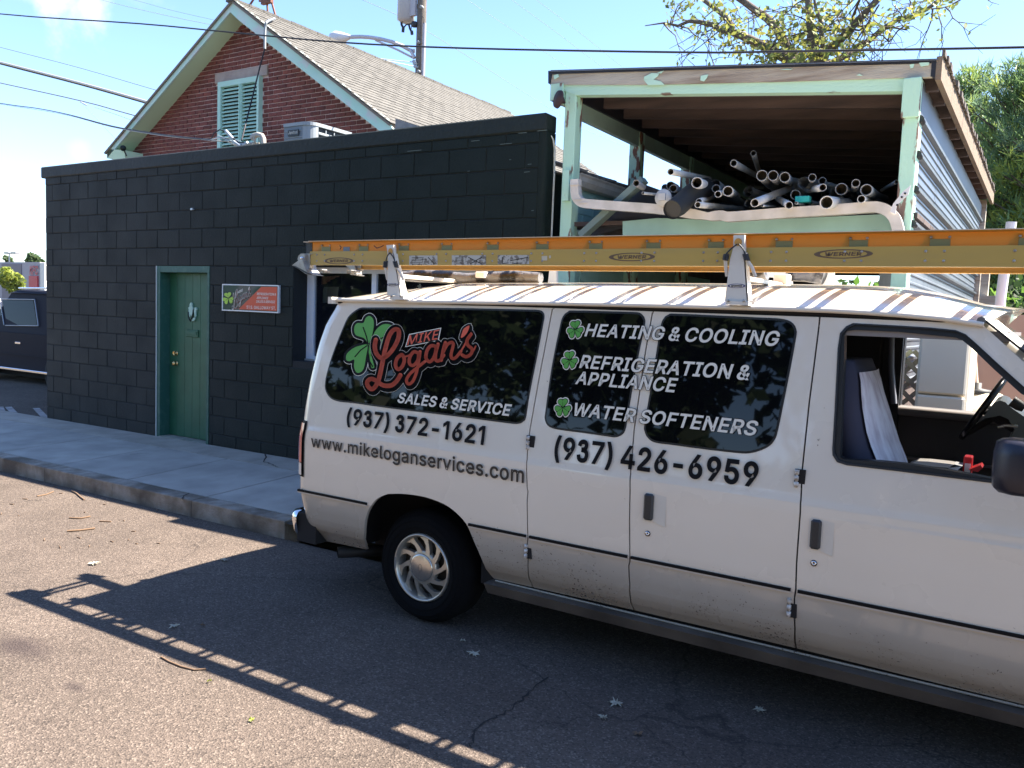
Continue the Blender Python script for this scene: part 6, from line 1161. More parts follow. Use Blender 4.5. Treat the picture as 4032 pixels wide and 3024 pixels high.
# white pines beyond the metal siding
def pine(name, x, y, top, spread, seed, label, base=0, nbr=200, size=.30):
    root = empty(name, (x, y, 0), label, 'tree', 'pines beyond the metal shed'); rnd = random.Random(seed)
    MB().tube([(x, y, base), (x+.1, y, top*.5), (x, y, top-.5)], [.28, .2, .04], 8).build('trunk', bark, root)
    bb = MB(); V = []; F = []; MI = []
    for k in range(nbr):
        t = (k+.5)/nbr; z = 1.0+(top-1.0)*t; reach = spread*((1-t)**.62)*rnd.uniform(.55, 1.12)+.25; az = k*2.399+rnd.uniform(-.3, .3)
        rise = .15+.75*t; d = Vector((cos(az), sin(az), rise)).normalized(); p0 = Vector((x, y, z-.25*reach)); p1 = p0+Vector((d.x*reach, d.y*reach, reach*rise*.55+.2))
        bb.tube([p0, p0.lerp(p1, .5)+Vector((0, 0, -.05)), p1], [.04, .025, .01], 4, caps=False)
        nt_ = int(7+reach*7)
        for j in range(nt_):
            f_ = .22+.78*(j+1)/nt_; q = p0.lerp(p1, f_)+Vector((rnd.gauss(0, .17), rnd.gauss(0, .17), rnd.gauss(0, .11)))*(1+reach*.14)
            if f_ > .95: q = p1
            up = Vector((d.x*.6, d.y*.6, .9))
            mi = 0 if rnd.random() < .55 else (1 if (q.z < 5.2 or rnd.random() < .35) else 2)
            for nn in range(10):
                a = (up+Vector((rnd.gauss(0, .7), rnd.gauss(0, .7), rnd.gauss(0, .5)))).normalized(); s_ = size*rnd.uniform(.5, 1.0); wv = a.orthogonal().normalized()*.016
                th = rnd.uniform(0, 6.28); wv = wv*cos(th)+a.cross(wv)*sin(th); n = len(V); o_ = q+Vector((rnd.gauss(0, .05), rnd.gauss(0, .05), rnd.gauss(0, .05)))
                V += [o_-wv, o_+wv, o_+a*s_]; F.append((n, n+1, n+2)); MI.append(mi)
    bb.build('branches', bark, root, kind='stuff')
    me = bpy.data.meshes.new('needles'); me.from_pydata([tuple(v) for v in V], [], F)
    for m_ in (pine1, pine2, pine3): me.materials.append(m_)
    me.polygons.foreach_set('material_index', MI); obj_from(me, 'crown', root, kind='stuff')
px1 = at_y(2140, 300, 21); px2 = at_y(2250, 300, 19)
pine('pine_tree', at_y(2095, 300, 24).x, 24, at_y(2090, 178, 24).z, 2.6, 3, 'pine with bluish tufts closest to the ragged shed roof edge', nbr=150)
pine('pine_tree', at_y(2205, 300, 21).x, 21, at_y(2185, 168, 21).z, 2.5, 4, 'taller sunlit yellow green pine at the edge of the view', nbr=165)
pine('pine_tree', at_y(2300, 300, 20).x, 20, at_y(2240, 190, 20).z, 2.6, 8, 'pine partly outside the view past the tall sunlit one', nbr=120)
# leafy undergrowth behind the yard
def bush(x, y, z0, w_, h_, d_, n, mats, size, seed, label, cat='bush'):
    rnd = random.Random(seed); pts = []
    lob = [(rnd.uniform(-w_/2, w_/2), rnd.uniform(-d_/2, d_/2), rnd.uniform(.3, 1)*h_, rnd.uniform(.3, .6)) for _ in range(9)]
    for k in range(n):
        lx_, ly, lz, lr = rnd.choice(lob); v = Vector((rnd.gauss(0, 1), rnd.gauss(0, 1), rnd.gauss(0, 1))).normalized()*rnd.uniform(.6, 1.05)*lr*(h_*.5)
        pts.append(Vector((x+lx_, y+ly, z0))+v+Vector((0, 0, lz*.72)))
    root = empty('bush', (x, y, z0), label, cat, 'undergrowth behind the yard')
    MB().tube([(x, y, z0), (x+.1, y, z0+h_*.5)], [.06, .03], 6).tube([(x+.2, y+.1, z0), (x+.3, y, z0+h_*.5)], [.05, .03], 6).build('stems', bark, root)
    obj_from(leafmesh('foliage', pts, size, mats, seed), 'foliage', root, kind='stuff')
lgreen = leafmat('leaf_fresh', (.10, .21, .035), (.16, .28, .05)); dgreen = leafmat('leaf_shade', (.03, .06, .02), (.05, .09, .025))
bx = at_y(1830, 600, 11.6)
bush(bx.x, 11.6, .1, 1.6, 2.3, 1.0, 2200, [lgreen, lgreen, dgreen], .12, 21, 'bright green bush glimpsed under the shed between ladder and van roof')
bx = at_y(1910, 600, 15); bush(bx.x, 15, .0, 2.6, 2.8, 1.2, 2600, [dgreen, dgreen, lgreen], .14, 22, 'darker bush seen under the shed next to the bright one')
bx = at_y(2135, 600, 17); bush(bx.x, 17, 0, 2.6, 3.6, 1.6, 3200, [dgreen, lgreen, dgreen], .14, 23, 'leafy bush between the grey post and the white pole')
bx = at_y(2210, 640, 14); bush(bx.x+1.2, 15, 0, 3.0, 3.2, 1.6, 3000, [dgreen, dgreen, lgreen], .14, 24, 'dark shaded bush past the white pole')
# ------------------------------------------------------------------ far left: parked SUV, fast food restaurant, trees, light pole
SY = 9.1; suv_z = gz(-16)-.02
suvp = mat('suv_paint', (.012, .014, .024), .6, coat=.0, spec=.08); suvg = mat('suv_glass', (.003, .004, .004), .08, spec=.10); rub = mat('rubber', (.014, .014, .014), .8); chrm = mat('chrome', (.75, .76, .78), .12, metal=1)
sv = empty('dark_suv', (-18, SY+1, suv_z), 'dark navy SUV parked behind the corner of the shop', 'SUV')
xr_ = at_y(103, 750, SY).x+1.38; xf_ = xr_-5.2
def SP(pts, y0, y1, nm, m, p=None): return MB().prism([(x, y0, z) for x, z in pts], (0, y1-y0, 0)).build(nm, m, p or sv)
zb_ = suv_z+.35; zs = suv_z+1.12; zr_ = at_y(50, 629, SY+.15).z
SP([(xf_, zb_), (xr_-.06, zb_), (xr_, zb_+.3), (xr_+.0, zs-.1), (xr_-.03, zs), (-19.4, zs), (xf_+.1, zs-.12), (xf_, zs-.4)], SY, SY+1.95, 'body', suvp)
MB().prism([(-18.9, SY+.03, zs), (xr_-.04, SY+.06, zs), (xr_-.22, SY+.20, zr_-.03), (-18.2, SY+.2, zr_-.03)], (0, 1.7, 0)).build('cabin', suvp, sv)
MB().prism([(-18.2, SY+.16, zr_-.04), (xr_-.15, SY+.16, zr_-.04), (xr_-.24, SY+.26, zr_+.03), (-18.0, SY+.26, zr_+.03)], (0, 1.55, 0)).build('roof', suvp, sv)
MB().tube([(-18, SY+.24, zr_+.06), (-17, SY+.23, zr_+.075), (xr_-.35, SY+.23, zr_+.06)], .018, 8).build('roof_rail', chrm, sv)
def sg_(u, v): p = at_y(u, v, SY); return p
def glassq(uvs, nm): 
    P = []
    for u, v in uvs:
        p = at_y(u, v, SY+.06); t = (p.z-zs)/(zr_-zs); p = at_y(u, v, SY+.045+.14*max(0, t)); P.append(p)
    return MB().prism(P, (0, .01, 0)).build(nm, suvg, sv)
glassq([(5, 648), (72, 649), (80, 703), (15, 701)], 'window'); glassq([(-90, 648), (-2, 648), (6, 700), (-90, 698)], 'window')
b = MB(); 
for pts in ([(3, 646), (75, 647)], [(75, 647), (83, 704)], [(83, 704), (12, 703)], [(0, 646), (9, 702)]):
    P = [at_y(u, v, SY+.045+.14*max(0, (at_y(u, v, SY).z-zs)/(zr_-zs))-.012) for u, v in pts]; b.tube(P, .012, 6)
b.build('window_trim', mat('trim_grey', (.25, .27, .3), .3, metal=.5), sv)
MB().box((xf_+.8, SY-.015, suv_z+.66), (xr_-.75, SY, suv_z+.69)).build('body_moulding', suvp, sv)
MB().box((xf_+1, SY-.09, suv_z+.36), (xr_-1.1, SY+.0, suv_z+.41), .01).build('running_board', chrm, sv)
MB().box((-17.7, SY-.012, zs-.22), (-17.5, SY, zs-.18), .004).build('door_handle', chrm, sv)
for x in (xr_-1.15, xf_+1.0):
    MB().lathe([(.21, -.01), (.30, -.03), (.37, -.01), (.385, .06), (.385, .2), (.33, .25)], (x, SY+.02, suv_z+.385), (0, 1, 0), 28).build('tyre', rub, sv)
    MB().lathe([(0, -.01), (.07, -.015), (.18, .02), (.215, -.005)], (x, SY+.02, suv_z+.385), (0, 1, 0), 20).build('wheel_rim', chrm, sv)
MB().box((xf_+.3, SY+.3, suv_z+.2), (xr_-.3, SY+1.6, zb_)).build('underbody', rub, sv)
# parking lines
for k, (a, c) in enumerate((((0, 880), (14, 912)), ((18, 880), (42, 905)), ((78, 883), (100, 905)))):
    p, q = at_z(*a, gz(-14)+.12), at_z(*c, gz(-12)+.12)
    MB().bar(Vector((p.x, p.y, gz(p.x)+.124)), Vector((q.x, q.y, gz(q.x)+.124)), .09, .004).build('parking_line', mat('worn_line', (.35, .34, .32), .9, col2=(.2, .19, .18), nscale=9), kind='structure')
# restaurant
KY = 44
def K(u, v, y=KY): return at_y(u, v, y)
kf = empty('restaurant', (K(50, 600).x, KY, -1.4), 'pale grey fast food restaurant with a red wall sign far down the road', 'building')
kp = mat('restaurant_wall', (.26, .25, .29), .8); kp2 = mat('restaurant_grey', (.15, .14, .165), .8); kw = mat('restaurant_white', (.5, .5, .5), .8)
a = K(-160, 566); c = K(86, 566)
MB().box((a.x, KY, -1.5), (c.x, KY+14, a.z*.5+c.z*.5)).build('wall', kp, kf)
MB().box((K(5, 570).x, KY-.08, -1.5), (K(47, 570).x, KY-.0, K(30, 570).z)).build('grey_band', kp2, kf)
MB().box((K(86.5, 570).x, KY+.0, -1.5), (K(96, 570).x, KY+10, K(90, 568).z)).build('end_wall', kw, kf)
red = mat('sign_red', (.30, .014, .03), .5)
s0 = K(65.5, 624); s1 = K(83.5, 596)
MB().box((s0.x, KY-.14, s0.z), (s1.x, KY-.0, s1.z)).build('red_panel', red, kf)
vs, fs = text_tris('KFC', 1, .03, .15); mx = max(v[0] for v in vs)
t0 = K(66, 592.5); t1 = K(84.5, 575); MB().add([(t0.x+x/mx*(t1.x-t0.x), KY-.12, t0.z+y/.7*(t1.z-t0.z)) for x, y in vs], fs).build('lettering', red, kf, fix=False)
def roundtree(u, v, rpx, y, m, label, seed, n=1500, zb=-1.5, sx=1.0, size=.5):
    c = at_y(u, v, y); z = (c-CAM).dot(CF); r = rpx/1821*z; rnd = random.Random(seed)
    root = empty('round_tree', (c.x, y, zb), label, 'tree'); MB().tube([(c.x, y, zb), (c.x, y, c.z)], [r*.12, r*.05], 8).build('trunk', bark, root)
    pts = []
    lob = [(Vector((rnd.gauss(0, .42)*sx, rnd.gauss(0, .3), rnd.gauss(-.1, .38)))*r, rnd.uniform(.35, .6)*r) for _ in range(10)]
    for k in range(n):
        o_, lr = rnd.choice(lob); d = Vector((rnd.gauss(0, 1), rnd.gauss(0, 1), rnd.gauss(0, 1))).normalized(); pts.append(c+o_+d*lr*rnd.uniform(.6, 1))
    obj_from(leafmesh('crown', pts, size, m, seed), 'crown', root, kind='stuff')
yel = leafmat('leaf_lime', (.30, .34, .05), (.22, .28, .05)); fard = leafmat('leaf_far', (.07, .12, .05), (.10, .15, .06))
roundtree(25, 606, 27, 36, [yel, yel, lf1], 'yellow green round tree in front of the pale restaurant', 31, 1600, size=.34)
roundtree(68, 563, 15, 70, [fard], 'dark round tree top above the restaurant roof', 32, 900, size=.6, sx=1.5)
roundtree(20, 560, 10, 75, [fard, fard], 'small tree top under the parking lot lamp', 33, 500, size=.6)
roundtree(92, 566, 7, 72, [fard], 'low tree top against the shop wall corner', 34, 300, size=.5)
lpz = empty('lot_lamp', (K(20, 600, 60).x, 60, -1.5), 'twin headed parking lot lamp far behind the restaurant', 'lamp post')
MB().tube([(K(20, 600, 60).x, 60, -1.5), (K(20, 547, 60).x, 60, K(20, 547, 60).z)], .09, 8).build('pole', mat('lamp_pole', (.35, .36, .38), .6), lpz)
for u0, u1 in ((8, 17), (23, 33)): MB().box(K(u0, 548, 60), K(u1, 544.5, 60)+Vector((0, .6, 0))).build('lamp_head', kp2, lpz)
MB().box(K(17, 547, 60), K(23, 546.2, 60)+Vector((0, .2, 0))).build('lamp_arm', kp2, lpz)
for k in range(14):   # treeline far away closes the horizon
    u = -400+k*60
# trees across the street, behind the eye (their dark shapes stand in the van windows)
for i, (x, y, r, h) in enumerate(((-9, -13, 3.4, 6.2), (-3.2, -14.5, 3.8, 7.0), (3.5, -13, 3.6, 6.4), (10, -14, 3.4, 6.4), (-17, -15, 3.2, 6))):
    root = empty('street_tree', (x, y, 0), ['shade tree across the street, tallest crown of the row', 'shade tree across the street facing the side windows', 'shade tree across the street facing the side doors', 'shade tree across the street facing the cab', 'shade tree across the street furthest downhill'][i], 'tree', 'trees across the street')
    rnd = random.Random(50+i); MB().tube([(x, y, -.2), (x+.1, y, h*.5), (x, y, h)], [.3, .22, .1], 10).build('trunk', bark, root); pts = []
    lob = [(Vector((rnd.gauss(0, .5), rnd.gauss(0, .4), rnd.gauss(0, .42)))*r, rnd.uniform(.35, .6)*r) for _ in range(14)]
    for k in range(4200):
        o_, lr = rnd.choice(lob); d = Vector((rnd.gauss(0, 1), rnd.gauss(0, 1), rnd.gauss(0, 1))).normalized(); pts.append(Vector((x, y, h))+o_+d*lr*rnd.uniform(.5, 1))
    obj_from(leafmesh('crown', pts, .46, [dgreen, lf3, dgreen, fard], 60+i), 'crown', root, kind='stuff')

# low unseen house, added to cover the bright horizon in the van glass
ho = empty('screen_house', (2, -17, .1), 'unseen dark house added across the street to darken the van windows', 'house')
MB().box((-5, -22, .1), (14, -17, 3.6)).build('wall', mat('across_siding', (.05, .055, .06), .9, col2=(.08, .08, .08), nscale=2), ho)
MB().prism([(-5.5, -16.6, 3.5), (-5.5, -19.5, 5.6), (-5.5, -22.4, 3.5)], (20, 0, 0)).build('roof', mat('across_roof', (.04, .04, .045), .95), ho)

tlp_ = []; rnd = random.Random(77)  # unseen tree line, added to keep bright sky out of the window reflections
for k in range(9000):
    x = rnd.uniform(-75, 26)
    if -19 < x < -15.5: continue
    hh = 5.2+1.6*sin(x*.31)+1.1*sin(x*.83+1); tlp_.append(Vector((x, -27+rnd.uniform(-2, 2), rnd.uniform(0, 1)**.7*hh)))
tlr = leafmesh('screen_treeline', tlp_, 1.25, [dgreen, lf3], 78); obj_from(tlr, 'screen_treeline', None, kind='stuff', label='unseen dark tree line added to block bright sky in the van windows', category='screen_treeline') if False else setp(obj_from(tlr, 'screen_treeline', None), 'unseen dark tree line added to block bright sky in the van windows', 'screen_treeline', kind='stuff')
# ------------------------------------------------------------------ the work van
PROF0 = [(.26, 3.80), (.33, 3.74), (.385, 3.690), (.42, 3.655), (.46, 3.632), (.50, 3.615), (.56, 3.600), (.64, 3.588), (.70, 3.582), (.85, 3.575), (1.00, 3.572), (1.045, 3.574), (1.06, 3.580), (1.085, 3.584), (1.84, 3.690), (1.95, 3.705)]
PROF = [(z, y+.055) for z, y in PROF0]
def ys(z):
    if z <= PROF[0][0]: return PROF[0][1]
    for (a, ya), (b_, yb_) in zip(PROF, PROF[1:]):
        if z <= b_: return ya+(yb_-ya)*(z-a)/(b_-a)
    return PROF[-1][1]
def sd(u, v, off=0):
    p = at_y(u, v, 3.6)
    for _ in range(7): p = at_y(u, v, ys(p.z)-off)
    return p
c1 = lambda x, y: (630.9+.2728*x, 603.5+.2728*y); c1b = lambda x, y: (630.9+.2728*x, 987.5+.2728*y)
c2 = lambda x, y: (1124.6+.2728*x, 603.5+.2728*y); c2b = lambda x, y: (1124.6+.2728*x, 987.5+.2728*y)
c6 = lambda x, y: (1474.7+x/3, 553+y/3); c6b = lambda x, y: (1474.7+x/3, 1106+y/3)
c7 = lambda x, y: (1783+.19843*x, 713.2+.19843*y); c8 = lambda x, y: (1810.4+.18155*x, 548.6+.18155*y)
c9 = lambda x, y: (1663.4+.3307*x, 987.5+.3307*y); cl_ = lambda x, y: (630.9+.124*x, 510.2+.124*y)
def XZ(f, pts): return [(lambda p: (p.x, p.z))(sd(*f(x, y))) for x, y in pts]
van = empty('work_van', (-1.2, 4.6, 0), 'white lettered service van with dark windows and a ladder rack, parked at the kerb', 'van')
paint = mat('van_paint', (.71, .64, .53), .28, coat=.9, spec=.5, col2=(.69, .615, .505), nscale=1.1, ndetail=8, rvary=.08)
nt = paint.node_tree      # road dirt speckled on the lower doors
bsdf = nt.nodes['Principled BSDF']; src = bsdf.inputs['Base Color'].links[0].from_socket
tcn = nt.nodes.new('ShaderNodeTexCoord'); vn_ = nt.nodes.new('ShaderNodeTexNoise'); vn_.inputs['Scale'].default_value = 95; vn_.inputs['Detail'].default_value = 3; nt.links.new(tcn.outputs['Object'], vn_.inputs['Vector'])
vb_ = nt.nodes.new('ShaderNodeTexNoise'); vb_.inputs['Scale'].default_value = 2.3; vb_.inputs['Detail'].default_value = 6; nt.links.new(tcn.outputs['Object'], vb_.inputs['Vector'])
sx_ = nt.nodes.new('ShaderNodeSeparateXYZ'); nt.links.new(tcn.outputs['Object'], sx_.inputs[0])
mz = nt.nodes.new('ShaderNodeMapRange'); mz.inputs['From Min'].default_value = .80; mz.inputs['From Max'].default_value = .45; mz.inputs['To Min'].default_value = 0; mz.inputs['To Max'].default_value = .16; nt.links.new(sx_.outputs['Z'], mz.inputs['Value'])
th = nt.nodes.new('ShaderNodeMath'); th.operation = 'SUBTRACT'; th.inputs[0].default_value = .80; nt.links.new(mz.outputs[0], th.inputs[1])
md = nt.nodes.new('ShaderNodeMath'); md.operation = 'MULTIPLY'; nt.links.new(vn_.outputs['Fac'], md.inputs[0])
m2_ = nt.nodes.new('ShaderNodeMapRange'); m2_.inputs['From Min'].default_value = .3; m2_.inputs['From Max'].default_value = .7; m2_.inputs['To Min'].default_value = .8; m2_.inputs['To Max'].default_value = 1.1; nt.links.new(vb_.outputs['Fac'], m2_.inputs['Value']); nt.links.new(m2_.outputs[0], md.inputs[1])
gt_ = nt.nodes.new('ShaderNodeMath'); gt_.operation = 'GREATER_THAN'; nt.links.new(md.outputs[0], gt_.inputs[0]); nt.links.new(th.outputs[0], gt_.inputs[1])
grime = nt.nodes.new('ShaderNodeMapRange'); grime.inputs['From Min'].default_value = .72; grime.inputs['From Max'].default_value = .42; grime.inputs['To Max'].default_value = .75; nt.links.new(sx_.outputs['Z'], grime.inputs['Value'])
gm = nt.nodes.new('ShaderNodeMath'); gm.operation = 'MULTIPLY'; nt.links.new(grime.outputs[0], gm.inputs[0]); nt.links.new(vb_.outputs['Fac'], gm.inputs[1])
mxg = nt.nodes.new('ShaderNodeMix'); mxg.data_type = 'RGBA'; nt.links.new(gm.outputs[0], mxg.inputs[0]); nt.links.new(src, mxg.inputs[6]); mxg.inputs[7].default_value = (.30, .25, .19, 1)
mxd = nt.nodes.new('ShaderNodeMix'); mxd.data_type = 'RGBA'; nt.links.new(gt_.outputs[0], mxd.inputs[0]); nt.links.new(mxg.outputs[2], mxd.inputs[6]); mxd.inputs[7].default_value = (.12, .09, .07, 1)
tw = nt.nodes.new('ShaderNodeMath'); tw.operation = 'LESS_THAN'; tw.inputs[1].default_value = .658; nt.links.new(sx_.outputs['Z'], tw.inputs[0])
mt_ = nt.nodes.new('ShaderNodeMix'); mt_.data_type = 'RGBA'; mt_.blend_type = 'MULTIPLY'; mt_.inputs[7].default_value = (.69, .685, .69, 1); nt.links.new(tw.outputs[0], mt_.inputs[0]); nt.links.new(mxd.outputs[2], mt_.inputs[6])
nt.links.new(mt_.outputs[2], bsdf.inputs['Base Color'])
glass = mat('van_tinted_glass', (.0025, .003, .004), .02, spec=.32)
rubm = mat('window_rubber', (.010, .011, .012), .45); blk = mat('black_plastic', (.020, .022, .025), .4, bump=.2, bscale=200); seam_m = mat('door_gap', (.012, .010, .009), .9)
chrome = mat('bumper_chrome', (.72, .72, .74), .10, metal=1); cream_l = mat('vinyl_cream', (.72, .68, .58), .4); vblk = mat('vinyl_black', (.006, .006, .007), .6, spec=.15); vor = mat('vinyl_orange', (.66, .10, .045), .4); vgr = mat('vinyl_green', (.085, .32, .045), .4)
def skin(name, loops, parent, m, off=0, thick=.02, zstep=.045, smooth=True, xcurve=None, **k):
    """a body panel: outline (and holes) given in side view, bent over the side profile"""
    lp = [[Vector((x, z, 0)) for x, z in l] for l in loops]
    flat = [p for l in lp for p in l]; tri = tessellate_polygon(lp)
    bm = bmesh.new(); vs = [bm.verts.new(p) for p in flat]
    for t in tri:
        try: bm.faces.new([vs[i] for i in t])
        except ValueError: pass
    z0, z1 = min(p.y for p in flat), max(p.y for p in flat)
    zz = sorted(set([a for a, _ in PROF if z0+.004 < a < z1-.004] + [z0+zstep*i for i in range(1, int((z1-z0)/zstep))]))
    for z in zz: bmesh.ops.bisect_plane(bm, geom=bm.verts[:]+bm.edges[:]+bm.faces[:], plane_co=(0, z, 0), plane_no=(0, 1, 0))
    V = []; F = []; S = []
    bm.verts.index_update()
    fy = lambda x, z: ys(z)-off + (xcurve(x, z) if xcurve else 0)
    V = [(v.co.x, fy(v.co.x, v.co.y), v.co.y) for v in bm.verts]
    for f in bm.faces:
        idx = [v.index for v in f.verts]; n = f.normal
        if n.z < 0: idx.reverse()
        F.append(tuple(idx)); S.append(smooth)
    for e in bm.edges:
        if len(e.link_faces) == 1 and thick:
            a, b_ = e.verts; n = len(V)
            for v in (a, b_): V.append((v.co.x, fy(v.co.x, v.co.y), v.co.y)); V.append((v.co.x, fy(v.co.x, v.co.y)+thick, v.co.y))
            F.append((n, n+1, n+3, n+2)); S.append(False)
    bm.free(); o = MB(); o.v = V; o.f = F; o.sm = S
    return o.build(name, m, parent, fix=False, **k)
# rear edge of the body
sil = [(733, 657), (722, 672), (706, 700), (690, 745), (672, 820), (662, 875), (655, 925), (651, 945), (650, 1000), (650, 1062), (653, 1078), (660, 1110), (676, 1162)]
XRP = sorted([(at_y(u, v, ys(at_y(u, v, 3.64).z)+.036).z, at_y(u, v, ys(at_y(u, v, 3.64).z)+.036).x-.034) for u, v in sil])
def xr(z):
    if z <= XRP[0][0]: return XRP[0][1]
    for (a, xa), (b_, xb) in zip(XRP, XRP[1:]):
        if z <= b_: return xa+(xb-xa)*(z-a)/(b_-a)
    return XRP[-1][1]
CRN = .11
seam1 = XZ(c2, [(268, 192), (250, 240), (150, 760), (75, 1180), (55, 1340), (52, 1659)]) + XZ(c2b, [(58, 30+240), (51, 300+60), (58, 640), (52, 700), (60, 800), (98, 1030)])
seam2 = XZ(c2, [(1055, 200), (1040, 280), (990, 560), (900, 1180), (872, 1500), (866, 1659)]) + XZ(c2b, [(862, 500), (866, 820), (856, 860), (864, 1000), (897, 1210)])
seam3 = XZ(c6, [(893, 352), (880, 480), (820, 950), (775, 1380), (762, 1659)]) + XZ(c6b, [(738, 330), (733, 500), (724, 560), (727, 750), (735, 882)])
ZT = 1.832
def settop(s, z=ZT): s = list(s); s[0] = (s[0][0], z); return s
seam1, seam2, seam3 = settop(seam1), settop(seam2), settop(seam3)
gap = .0035
shf = lambda s, d: [(x+d, z) for x, z in s]
arch = XZ(c1b, [(1600, 962), (1570, 930), (1500, 800), (1430, 640), (1380, 530), (1300, 440), (1200, 370), (1050, 315), (900, 292), (800, 290), (740, 297), (660, 340), (600, 430), (575, 520), (570, 600), (590, 730)])
arch = smooth2d(arch, 3)
zlow = sd(*c1b(165, 640)).z
rear_edge = [(xr(z)+CRN, z) for z in [zlow+(ZT-zlow)*i/22 for i in range(23)]]
quarter = [rear_edge[-1]] + shf(seam1, -gap) + arch + [(rear_edge[0][0], zlow)] + rear_edge[:-1][1:]
skin('quarter_panel', [quarter], van, paint)
# rounded rear corner and back wall
nb_ = 8; zl = [zlow+(ZT-zlow)*i/30 for i in range(31)]; V = []; F = []
for z in zl:
    for k in range(nb_+1):
        a = pi/2*k/nb_; V.append((xr(z)+CRN-CRN*sin(a), ys(z)+CRN-CRN*cos(a), z))
    V.append((xr(z), 5.6-(ys(z)-3.58), z))
m_ = nb_+2
for i in range(len(zl)-1):
    for k in range(m_-1): F.append((i*m_+k, (i+1)*m_+k, (i+1)*m_+k+1, i*m_+k+1))
MB().add(V, F, True).build('rear_corner', paint, van)
door1 = shf(seam1, gap)[::-1]+[]; d1 = shf(seam2, -gap)
skin('rear_side_door', [shf(seam1, gap) + [(x, z) for x, z in d1[::-1]]], van, paint)
sd2 = skin('front_side_door', [shf(seam2, gap) + shf(seam3, -gap)[::-1]], van, paint)
# cab door with its window opening
wout = XZ(c8, [(180, 822), (700, 850), (1100, 875), (1400, 905), (1520, 955), (1640, 1060), (1900, 1300), (2212, 1580)]) + [(.33, 1.40), (.36, 1.33), (.355, 1.235), (.33, 1.22)] + XZ(c6, [(2212, 1500), (2000, 1470), (1400, 1395), (1060, 1355), (1000, 1335), (972, 1290), (970, 1250), (985, 1000), (1005, 600), (1020, 500), (1060, 455)])
win = XZ(c8, [(205, 905), (720, 928), (1100, 965), (1400, 995), (1480, 1030), (1590, 1120), (1850, 1370), (2170, 1659)]) + [(.26, 1.40), (.30, 1.33), (.30, 1.27)] + XZ(c7, [(1815, 1620), (1350, 1532), (900, 1464), (600, 1432), (190, 1408), (155, 1380), (170, 900), (200, 300), (205, 60), (225, 10)])
apz = XZ(c8, [(1560, 792), (1700, 815), (1760, 880), (1960, 1060), (2212, 1290)]) + [(.28, 1.40), (.62, 1.16), (.62, 1.0)]
rock3 = sd(*c9(1640, 1612))
cabdoor = [(seam3[0][0]+gap, ZT)] + [(-.35, 1.828)] + apz + [(.62, rock3.z), (rock3.x, rock3.z)] + shf(seam3, gap)[::-1][:-1]
skin('cab_door', [cabdoor, wout], van, paint)
skin('cab_window_frame', [wout, win], van, rubm, off=-.006, thick=.05)
# inner black lip round the frame
skin('frame_lip', [[(x, z) for x, z in wout]] + [[((x-(-.25))*.985+(-.25), (z-1.55)*.975+1.55) for x, z in wout]], van, blk, off=.003, thick=.01)
# dark gap strips behind the door seams
for s_ in (seam1, seam2, seam3):
    b = MB(); n = 0
    pts = []
    for (x0, z0), (x1, z1) in zip(s_, s_[1:]):
        for k in range(4): t = k/4; pts.append((x0+(x1-x0)*t, z0+(z1-z0)*t))
    pts.append(s_[-1])
    for (x0, z0), (x1, z1) in zip(pts, pts[1:]):
        b.add([(x0-.02, ys(z0)+.012, z0), (x0+.02, ys(z0)+.012, z0), (x1+.02, ys(z1)+.012, z1), (x1-.02, ys(z1)+.012, z1)], [(0, 1, 2, 3)])
    b.build('door_gap', seam_m, van)
# fender, hood, nose (mostly past the picture's edge)
wcx = sd(*c1b(1015, 903)).x; WB = 3.5; fx_ = wcx+WB
farch = [(fx_+.47*cos(pi*k/14), .36+.52*sin(pi*k/14)) for k in range(15)]
skin('front_fender', [[(.628, rock3.z), (.628, 1.0), (.628, 1.15), (1.42, 1.02), (1.50, .85), (1.50, .42), (fx_+.47, .36)] + farch[1:-1] + [(fx_-.47+.0, .40)]] if fx_-.47 > .628 else [[(.628, 1.15), (1.42, 1.02), (1.50, .85), (1.50, .42), (fx_+.48, .40)] + [p for p in farch if p[0] > .64]], van, paint)
MB().prism([(.60, 3.62, 1.15), (.60, 5.55, 1.15), (1.45, 5.45, 1.0), (1.45, 3.7, 1.0)], (0, 0, .03)).build('hood', paint, van)
MB().prism([(1.46, 3.65, .42), (1.46, 5.5, .42), (1.46, 5.5, 1.02), (1.46, 3.65, 1.02)], (.06, 0, 0)).build('grille', chrome, van)
MB().box((1.5, 3.6, .45), (1.6, 5.6, .62), .02).build('front_bumper', chrome, van)
# roof, drip rail
drip = [at_y(u, v, 3.745) for u, v in ((724, 645.5), (900, 649.5), (1200, 653), (1420, 657.5), (1771, 666.5), (1919, 674.5), (2028, 684), (2101, 692), (2126, 698))]
def zd(x):
    if x <= drip[0].x: return drip[0].z
    for a, b_ in zip(drip, drip[1:]):
        if x <= b_.x: return a.z+(b_.z-a.z)*(x-a.x)/(b_.x-a.x)
    return drip[-1].z
print('drip z', [round(p.z, 3) for p in drip], 'x', [round(p.x, 2) for p in drip], 'wheel', wcx, 'xr', [(round(a, 2), round(b_, 2)) for a, b_ in XRP])
x0r, x1r = drip[0].x+.015, drip[-1].x+.02; nx, ny = 64, 30; V = []; F = []
def sst(t): t = max(0, min(1, t)); return t*t*(3-2*t)
for i in range(nx+1):
    x = x0r+(x1r-x0r)*i/nx
    for j in range(ny+1):
        t = j/ny; y = 3.75+1.75*t
        h = .128*(.10+.90*sqrt(max(0, min(1, (x-x0r)/.62))))*(1-.55*sst((x-(-.75))/.72)**1.6)
        c = 1-abs(2*t-1)**3.4; yy = y
        zz = zd(x)+.004+h*c
        xx = x + (0.10*(1-abs(2*t-1)**2) if i == nx else 0) - (.07*(1-abs(2*t-1)**2) if i == 0 else 0)
        V.append((xx, yy, zz))
